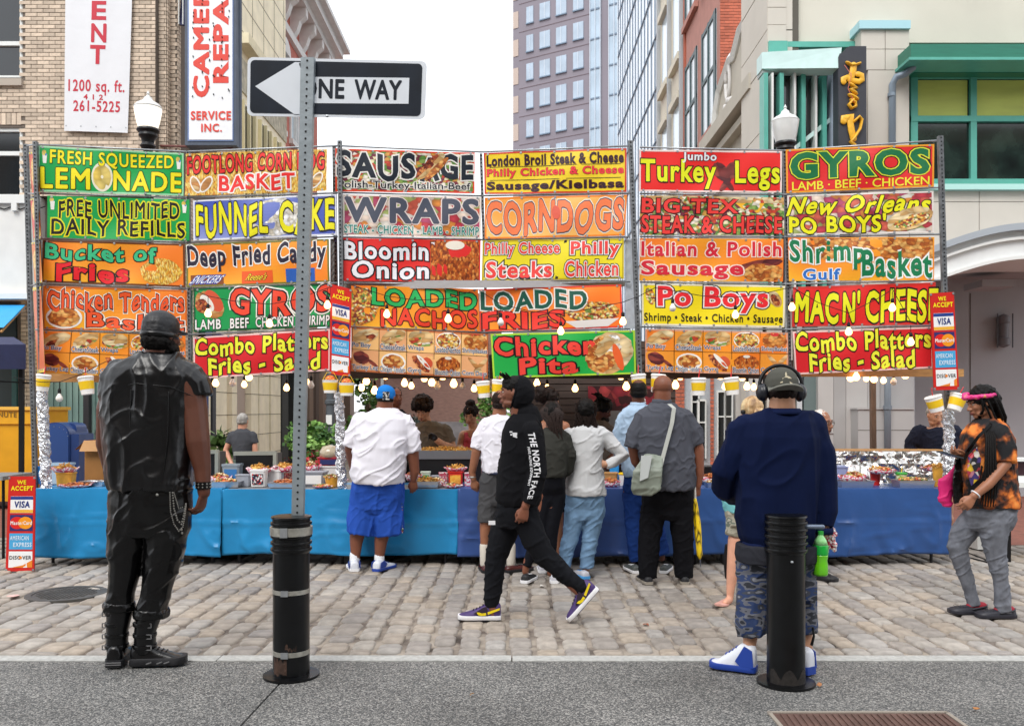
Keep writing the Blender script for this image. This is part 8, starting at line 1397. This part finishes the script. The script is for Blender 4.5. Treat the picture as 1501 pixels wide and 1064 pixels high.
# ---- 16 curly haired vendor
s = Ps(632, 800, 'young vendor with curly dark hair and an olive T-shirt in black gloves', 'tan', d=9.9, vox=.008)
s.head(620, 602, .235, 12, pitch=24, lips='a4645a'); s.neck(626, 624, .055, .03)
s.body([(624, 612, 648, .08), (650, 608, 656, .11), (720, 610, 654, .11), (760, 612, 652, .11)], [[(622, 760, 12), (622, 810, 8)], [(645, 760, 12), (645, 810, 8)]], [[(610, 635, 8), (603, 656, 6.5, -.03), (612, 660, 5, -.18)], [(654, 635, 8.5), (663, 656, 7, -.04), (650, 652, 5.5, -.2), (640, 645, 4.5, -.27)]]); s.finish(.008, 2)
G_ = MB(); s.hand(s.p(641, 646, -.27), (-.8, -.1, .7), (.2, -.3, 1), (-.3, -.9, -.3), .17, .6, G_); s.hand(s.p(613, 657, -.2), (.3, -.5, -.4), (1, 0, .3), (0, .2, -1), .17, .5, G_); G_.tube([s.p(646, 650, -.23), s.p(638, 643, -.28)], [.032, .03], 12); organic(G_, 'black_gloves', mat('black_nitrile', '141418', .4), s.root, .007, 1)
M = MB(); s.torso(M, [(617, 618, 640, .08), (624, 608, 652, .115), (640, 604, 658, .14), (680, 606, 658, .15), (720, 606, 658, .15)]); s.limb(M, [(611, 632, 10), (605, 648, 9.5)]); s.limb(M, [(652, 632, 11), (660, 650, 10.5, -.02)]); s.garment('olive_t_shirt', M, cloth_m('olive_brown_cotton', '6e665a'), .011, .0085, 2)
M = MB(); rnd = random.Random(4); [M.ell(s.L(math.cos(a) * .4 * math.cos(b), math.sin(a) * .44 * math.cos(b) - .04, .24 + math.sin(b) * .42), (.028, .028, .028), 8) for a, b in [(rnd.uniform(0, 6.3), rnd.uniform(-.1, 1.5)) for _ in range(150)] if not (math.sin(a) > .6 and b < .35)]; s.ell(M, (0, -.08, .26), (.39, .42, .38)); organic(M, 'curly_hair', H_BRN, s.root, .007, 0, hairnoise(.013, 38))
# ---- 17 woman vendor with a bun
s = Ps(692, 800, 'woman vendor with a dark bun and coral top looking down behind the counter', 'tan', d=10.1, vox=.008)
s.head(690, 608, .225, 15, pitch=20, lips='b0604e'); s.neck(694, 630, .048, .02)
s.body([(630, 680, 712, .08), (655, 676, 714, .105), (720, 678, 712, .11), (760, 680, 712, .11)], [[(686, 760, 11), (686, 810, 8)], [(704, 760, 11), (704, 810, 8)]], [[(680, 638, 7.5), (675, 656, 6.5, -.02), (684, 664, 5, -.2)], [(713, 638, 7.5), (718, 656, 6, 0), (706, 666, 5, -.2)]]); s.finish(.008, 2)
M = MB(); s.torso(M, [(642, 679, 713, .12), (660, 677, 714, .13), (720, 678, 713, .135)]); s.limb(M, [(684, 644, 3.5, -.09), (683, 634, 3, -.05)]); s.limb(M, [(707, 644, 3.5, -.09), (707, 634, 3, -.05)]); s.garment('coral_top', M, cloth_m('coral_cotton', 'c4505a', .8, var=.25, vscale=12), .006, .008)
M = MB(); s.ell(M, (0, -.09, .14), (.36, .42, .39)); s.ell(M, (0, -.15, .58), (.22, .2, .16)); organic(M, 'hair', H_BRN, s.root, .008, 1, hairnoise(.008, 60))
# ---- 18 grey haired shopper in the back
s = Ps(352, 760, 'grey haired man in a dark grey T-shirt standing with his back turned beyond the stall', 'fair', d=13.2, vox=.012)
s.head(356, 617, .235, 185); s.neck(355, 632, .058); s.body([(634, 343, 368, .09), (660, 342, 368, .11), (690, 343, 367, .11)], [[(348, 700, 8), (348, 750, 6), (348, 790, 4)], [(362, 700, 8), (362, 750, 6), (362, 790, 4)]], [[(340, 640, 5.5), (331, 660, 4.2), (337, 674, 3.2, -.05), (340, 680, 3, -.08)], [(371, 640, 5.5), (374, 662, 4.2), (378, 682, 3.2, .05)]]); s.finish(.011, 2)
M = MB(); s.torso(M, [(628, 350, 361, .07), (633, 342, 369, .11), (645, 339, 372, .13), (665, 342, 369, .13), (674, 343, 368, .13)]); s.limb(M, [(341, 638, 6.5), (336, 650, 6)]); s.limb(M, [(370, 638, 6.5), (374, 650, 6)]); s.garment('dark_grey_t_shirt', M, cloth_m('slate_cotton', '45474c'), .008, .012); M = MB(); s.torso(M, [(672, 342, 369, .12), (695, 342, 369, .13)]); s.limb(M, [(349, 700, 8), (348, 780, 6)]); s.limb(M, [(362, 700, 8), (362, 780, 6)]); s.garment('green_trousers', M, cloth_m('sage_twill', '55625a'), .006, .012)
M = MB(); s.ell(M, (0, -.07, .13), (.345, .42, .38)); s.ell(M, (0, -.14, -.05), (.33, .33, .2)); organic(M, 'hair', H_GRY, s.root, .01, 1, hairnoise(.004, 50))
for x in (348, 363): s.shoe(x, 790, 180, .28, m_blks, m_blks, hi=.07, toe='dark')
# ---- 19 vendor mostly hidden behind the blue cap
s = Ps(584, 800, 'dark haired vendor almost hidden behind the head in the blue cap', 'brown', d=10.2, vox=.011)
s.head(580, 582, .23, 330); s.neck(580, 606, .055); s.body([(606, 565, 595, .09), (640, 562, 600, .12), (720, 565, 598, .12), (760, 566, 596, .12)], [[(572, 760, 11), (572, 810, 8)], [(590, 760, 11), (590, 810, 8)]], [[(562, 620, 8), (560, 655, 6.5), (566, 670, 5, -.2)], [(600, 620, 8), (602, 655, 6.5), (594, 670, 5, -.2)]]); s.finish(.011, 2)
M = MB(); s.torso(M, [(600, 570, 590, .08), (608, 562, 598, .12), (640, 559, 602, .14), (720, 560, 602, .14)]); s.limb(M, [(564, 618, 10), (560, 640, 9)]); s.limb(M, [(598, 618, 10), (603, 640, 9)]); s.garment('black_t_shirt', M, MATS['black_fleece'], .008, .011); M = MB(); s.ell(M, (0, -.09, .15), (.35, .41, .37)); organic(M, 'hair', H_BLK, s.root, .01, 1)
# ---------------------------------------------------------------- food and containers on the tables
ZT = P(0, 716, DT).z + .001
m_chk = cellmat('pink_check_paper', ['f0e6ea', 'd84a6a', 'f6f0f2', 'e27a90'], 75, rand=0); m_tray = mat('foil_tray', 'c9cbd0', .28, .9, bump=.6, bscale=30); m_tubg = mat('grey_tub', '9a9ea8', .5, var=.06)
FD = dict(fries=cellmat('real_fries', ['e8b050', 'd9983c', 'f2c870', 'c98a34'], 40), mix=cellmat('real_mixed_food', ['c9823c', '8a4a24', 'e8b868', '7a8a3a', 'd9603a', 'f0dcb0'], 38), meat=cellmat('real_fried_meat', ['b5602a', 'd98a44', '8c4420', 'c9743a'], 35))
def heap(t, c, w_, dp, h, kind, n=34, seed=0):
    r_ = random.Random(seed + int(c.x * 100)); M = MB(); M.ell(c, (w_ * .8, dp * .8, h * .55), 12)
    for _ in range(n):
        a, q_ = r_.uniform(0, 6.3), r_.uniform(0, .95) ** .6; p = c + Vector((math.cos(a) * w_ * q_, math.sin(a) * dp * q_, h * (1 - q_ * q_) * .7))
        if kind == 'fries': v = Vector((r_.uniform(-1, 1), r_.uniform(-1, 1), r_.uniform(-.3, .9))).normalized() * .03; M.bar(p - v, p + v, .0045)
        else: M.ell(p, (r_.uniform(.012, .022), r_.uniform(.012, .02), r_.uniform(.009, .015)), 6)
    M.build('food', FD[kind], t, kind != 'fries', kind='stuff')
def at(x, d): return Vector(((x - CX) / F * d, d, ZT))
def paper_basket(x, d, wpx, lb, kind='fries', z=0, hp=8):
    w_ = wpx / 2 / F * d; c = at(x, d) + Vector((0, 0, z)); t = thing('food_basket', lb, 'food basket', c); M = MB(); r_ = random.Random(x); n = 22; h = hp / F * d
    M.rings([[(c.x + math.cos(a) * w_ * k * (1 + (r_.uniform(-.12, .12) if k > .9 else 0)), c.y + math.sin(a) * w_ * .75 * k, c.z + zz * (1 + (.25 * math.sin(a * 5) if k > .9 else 0))) for a in (j * 2 * math.pi / n for j in range(n))] for k, zz in ((.65, 0), (.75, .002), (1.0, h), (.95, h * .95), (.7, h * .5))])
    M.build('paper_liner', m_chk, t, True); heap(t, c + Vector((0, 0, h * .8)), w_ * .8, w_ * .6, h * 1.1, kind)
def foil_pan(x, d, wpx, hp, lb, kind='mix'):
    w_ = wpx / 2 / F * d; h = hp / F * d; c = at(x, d); t = thing('foil_pan', lb, 'foil tray', c); dp = .1
    MB().rings([[(c.x + a * (w_ - e), c.y + b * (dp - e), c.z + z) for a, b in ((-1, -1), (1, -1), (1, 1), (-1, 1))] for e, z in ((.012, 0), (0, h), (-.008, h), (-.008, h + .004), (.004, h + .002), (.014, .006))]).build('pan', m_tray, t)
    if kind: heap(t, c + Vector((0, 0, h)), w_ * .85, dp * .8, .035, kind, 40)
def tub(x, d, wpx, hp, m, lb, name='food_tub', cat_='tub', lid=None, z=0, lab=None):
    w_ = wpx / 2 / F * d; h = hp / F * d; c = at(x, d) + Vector((0, 0, z)); t = thing(name, lb, cat_, c)
    MB().rings([[(c.x + a * w_ * k, c.y + b * w_ * .8 * k, c.z + zz) for a, b in ((-1, -.8), (-.8, -1), (.8, -1), (1, -.8), (1, .8), (.8, 1), (-.8, 1), (-1, .8))] for k, zz in ((.86, 0), (.96, h * .9), (1.04, h * .9), (1.04, h), (.9, h))]).build('container', m, t)
    if lab: y_ = c.y - w_ * .8 * .97 - .004; MB().box(c.x - w_ * .7, c.x + w_ * .7, y_, y_ + .002, c.z + h * .15, c.z + h * .75).build('label', lab, t)
    return t, c, h
def cupf(x, d, r, hp, m, lb, food_=None, lid=None):
    k = d / F; c = at(x, d); t = thing('snack_cup', lb, 'cup', c); MB().lathe(c, [(0, 0), (r * .75 * k, 0), (r * k, hp * k), (r * .92 * k, hp * k), (r * .85 * k, hp * .8 * k)], 20).build('cup_body', m, t, 40)
    if food_: heap(t, c + Vector((0, 0, hp * k)), r * 1.1 * k, r * 1.1 * k, .035, food_, 24)
    if lid: MB().lathe(c, [(0, hp * k), (r * 1.08 * k, hp * k), (r * 1.08 * k, (hp + 2) * k), (r * .8 * k, (hp + 3) * k), (0, (hp + 3) * k)], 20).build('lid', lid, t, 40); MB().tube([c + Vector((0, 0, hp * k)), c + Vector((.01, 0, (hp + 11) * k))], .004, 6).build('straw', M_YL, t)
yel = mat('yellow_snack_tub', 'dfa33a', .5, var=.2, vscale=14); red_ = mat('red_carton', 'd62a22', .45); wht_ = mat('white_carton', 'e6e4e2', .5)
t, c, h = tub(97, 8.95, 24, 20, yel, 'orange yellow snack tub holding up a basket of fries near the left foil post'); paper_basket(95, 8.95, 40, 'pink check basket of fries standing on the orange yellow tub', z=h, hp=7)
paper_basket(110, 8.78, 46, 'low check paper plate of fried food at the front edge left of the leather man', 'meat', hp=4); foil_pan(140, 8.95, 34, 7, 'open foil pan beside the cardboard box', None)
t, c, h = tub(88, 9.25, 34, 30, mat('clear_blue_plastic', 'a9c4da', .2, spec=.8), 'clear lidded plastic bin behind the left foil post'); t, c, h = tub(60, 9.2, 14, 26, mat('water_blue_plastic', '2f7ac4', .15, spec=.8), 'bright blue jug behind the left foil post', 'jug', 'jug')
bx = thing('cardboard_box', 'tall open brown cardboard box left of the leather man', 'box', G(142, 9.75)); m_cb = mat('cardboard', 'a8743c', .8, var=.08, bump=.1); z1_ = zd(646, 9.6); X0_, X1_ = G(124, 9.6).x, G(170, 9.6).x
MB().box(X0_, X1_, 9.6, 10.0, .0, z1_).build('box_body', m_cb, bx); MB().poly([(X0_, 9.58, z1_), (X1_, 9.58, z1_), (X1_, 9.52, z1_ - .11), (X0_ - .02, 9.52, z1_ - .11)], (0, .005, .004)).build('front_flap', mat('pale_cardboard', 'c99a68', .8), bx); MB().poly([(X0_, 9.6, z1_), (X0_, 10, z1_), (X0_ - .12, 9.95, z1_ - .08), (X0_ - .12, 9.62, z1_ - .1)], (.004, 0, .004)).build('side_flap', m_cb, bx)
cb = mat('black_enamel', '18181a', .35); 
for x, w_, y0, lb in ((308, 34, 662, 'black lidded roasting pan half covered with plastic wrap left of the grey haired man'), (378, 62, 664, 'large black roasting box with a grey rim below the grey haired man')):
    t = thing('roaster', lb, 'roaster', at(x, 9.45)); X0_, X1_ = at(x - w_ / 2, 9.45).x, at(x + w_ / 2, 9.45).x; zz = zd(y0, 9.45); MB().box(X0_ + .02, X1_ - .02, 9.35, 9.65, .75, zz).build('roaster_body', cb, t); MB().bar((X0_, 9.36, zz), (X1_, 9.36, zz + .005), .02, .02).build('rim', mat('cloudy_plastic', '9ea096', .4, bump=.6, bscale=14), t); MB().bar((X1_ - .01, 9.34, .76), (X1_ - .01, 9.34, zz), .018, .03).build('side_rim', MATS['cloudy_plastic'], t)
foil_pan(330, 8.85, 48, 8, 'foil pan of sandwiches right of the leather mans wristband'); t, c, h = tub(341, 9.15, 26, 30, mat('clear_grey_bucket', '8f9ca6', .2, spec=.8), 'clear grey bucket holding a blue bottle', lab=mat('blue_bottle_side', '3a78b4', .3)); paper_basket(322, 9.05, 34, 'check basket of snacks behind the foil pan of sandwiches', 'mix', z=.03)
tub(358, 8.95, 22, 17, m_tubg, 'small grey tub left of the berry carton'); t, c, h = tub(380, 8.9, 23, 25, wht_, 'white carton with green top and a dark berry picture', lab=cellmat('berries', ['1c1c2e', 'e6e4e2', '2c2c48', 'd63a3a'], 60)); paper_basket(380, 9.0, 38, 'check basket of fries standing behind the berry carton', z=.12); tub(402, 9.1, 26, 22, wht_, 'white carton left of the sign pole')
foil_pan(418, 8.8, 44, 7, 'foil pan of fried pieces half hidden by the sign pole', 'meat'); paper_basket(418, 9.1, 34, 'check basket of fries left of the sign pole', 'fries', z=.13); tub(462, 9.0, 34, 21, m_tubg, 'grey bus tub right of the sign pole', lab=wht_); paper_basket(455, 9.15, 30, 'basket of mixed food above the grey bus tub', 'mix', z=.14)
t, c, h = tub(484, 9.3, 30, 26, wht_, 'white carton under the red snack box'); t, c2, h2 = tub(484, 9.3, 34, 12, mat('red_blue_box', 'b8242e', .4, cols=['b8242e', 'c82a2e', '24306a'], vscale=9), 'red and blue snack box with a clear dome left of the middle foil post', z=h, lab=mat('navy_box_label', '2a3468', .4)); MB().lathe(c2 + Vector((0, 0, h2)), [(.11, 0), (.11, .06), (.08, .11), (0, .13)], 20).build('dome', mat('cloudy_dome', 'b9ad94', .2, spec=.8), t, True)
cupf(486, 8.85, 10, 14, yel, 'yellow cup of snacks with pink paper beside the middle foil post', 'mix'); paper_basket(472, 8.72, 30, 'crumpled pink check paper at the front edge by the middle foil post', 'mix', hp=3); paper_basket(497, 9.0, 26, 'check basket half hidden behind the middle foil post', 'fries')
# vendor tray stand
t = thing('food_tray', 'wide steel tray heaped with fried food in front of the young vendor', 'tray', (at(650, 9.45))); X0_, X1_ = at(600, 9.45).x, at(705, 9.45).x; zz = zd(660, 9.45)
MB().box(X0_, X1_, 9.4, 9.62, zz - .09, zz).build('steel_tray', mat('tray_steel', 'a4a8ae', .3, .8, bump=.1), t); MB().box(X0_, X1_, 9.42, 9.6, .75, zz - .09).build('black_base', cb, t); heap(t, Vector(((X0_ + X1_) / 2 - .02, 9.5, zz)), .34, .09, .03, 'fries', 160)
t, c, h = tub(624, 9.05, 14, 20, mat('pale_green_cup', 'd2e0d0', .5), 'white snack cup with green lid right of the man in blue shorts', 'snack_cup', 'cup', lab=mat('green_patch', '3a9a4a', .5)); foil_pan(625, 8.8, 38, 9, 'foil pan of fries right of the man in blue shorts', 'fries'); tub(645, 9.05, 26, 14, m_tubg, 'grey tub between the cups in front of the vendor'); paper_basket(640, 8.85, 26, 'check basket of fries in front of the grey tub', 'mix')
t, c, h = tub(668, 8.95, 22, 22, red_, 'red carton with orange picture topped with fries', 'food_carton', 'carton', lab=mat('orange_pic', 'f08a2c', .5, cols=['f08a2c', 'f6c04a', 'c8402a'], vscale=16)); paper_basket(668, 8.95, 34, 'check basket of fries on top of the red carton', z=h, hp=5)
for x, lb in ((650, 'left'), (687, 'right')): tub(x, 8.95, 13, 20, m_chk, 'pink check carton standing %s of the red carton' % lb, 'food_carton', 'carton')
paper_basket(664, 8.75, 28, 'small basket of loaded nachos in front of the red carton', 'mix', hp=4); paper_basket(606, 9.0, 26, 'check basket of orange snacks behind the hand of the man in blue shorts', 'meat', z=.05)
paper_basket(895, 8.85, 30, 'check basket of sandwiches beside the elbow of the woman in pale grey', 'meat'); tub(892, 9.1, 26, 18, mat('sandwich_brown', 'b98a52', .6), 'brown sandwich box behind the woman in pale grey', 'food_carton', 'carton'); cupf(914, 9.0, 7, 16, M_CUP, 'white and yellow cup left of the man in denim', lid=M_YL)
t, c, h = tub(900, 9.2, 14, 30, mat('blue_spray', '2a8ad0', .3), 'blue bottle behind the sandwich box', 'bottle', 'bottle')
foil_pan(1052, 8.85, 36, 7, 'foil pan right of the bald man', 'mix'); paper_basket(1040, 9.1, 30, 'check basket behind the foil pan right of the bald man', 'meat', z=.02); t, c, h = tub(1042, 9.4, 44, 24, cb, 'dark griddle box behind the baskets right of the bald man', 'roaster', 'roaster')
# foil covered counter at the right
t = thing('foil_counter', 'counter front wrapped in crinkled foil at the right end of the stall', 'counter', at(1310, 9.4)); M = MB(); nx, nz_ = 130, 34; xa, xb = 1190, 1398; rg = []; zz0, zz1 = ZT, zd(661, 9.35); pp = np.array([[(i * .021), j * .016, 0] for j in range(nz_ + 1) for i in range(nx + 1)]); hh = (np.abs(vn(pp * 6, 3)) * .07 + np.abs(vn(pp * 15, 5)) * .025)
V = [(at(xa + (xb - xa) * i / nx, 9.35).x, 9.35 - hh[j * (nx + 1) + i] - .06 * (1 - j / nz_), zz0 + (zz1 - zz0) * j / nz_) for j in range(nz_ + 1) for i in range(nx + 1)]
M.add(V, [(j * (nx + 1) + i, j * (nx + 1) + i + 1, (j + 1) * (nx + 1) + i + 1, (j + 1) * (nx + 1) + i) for j in range(nz_) for i in range(nx)]); M.build('foil_front', mat('bright_foil', 'd2d0cc', .24, 1), t, True); MB().box(at(xa, 9.37).x, at(xb, 9.37).x, 9.37, 9.85, zz1 - .02, zz1 + .004).build('counter_top', mat('pale_wood', 'b98a52'), t)
foil_pan(1252, 8.85, 48, 9, 'foil pan lined with check paper right of the green bottle', None); paper_basket(1250, 8.88, 44, 'pink check paper heap of food in the foil pan right of the green bottle', 'mix', z=.05, hp=9); paper_basket(1292, 9.0, 42, 'check basket of fries above the red cup on the right cloth', 'mix', z=.12, hp=6); cupf(1283, 9.06, 8, 22, red_, 'red and white cup under the basket of fries', 'fries')
cupf(1321, 8.95, 8, 17, mat('lemon_cup', 'e4e6c8', .5, cols=['f0f0e6', 'e6e8c0', '8ab04a', 'e8d23a'], vscale=24), 'lemonade cup with green lid before the foil counter', lid=mat('green_cap', '2f9a3a')); foil_pan(1338, 8.82, 52, 10, 'foil pan of sandwiches before the foil counter', 'mix'); cupf(1376, 8.9, 9, 28, yel, 'tall yellow cup of fries next to the right foil post', 'fries'); paper_basket(1368, 9.05, 36, 'check basket behind the tall yellow cup by the right foil post', 'meat', z=.14, hp=6); tub(1225, 9.1, 30, 28, mat('blue_wrap', '8f9cc4', .3, bump=.8, bscale=20), 'pale blue wrapped pack behind the foil pan on the right cloth')
finish_jobs()
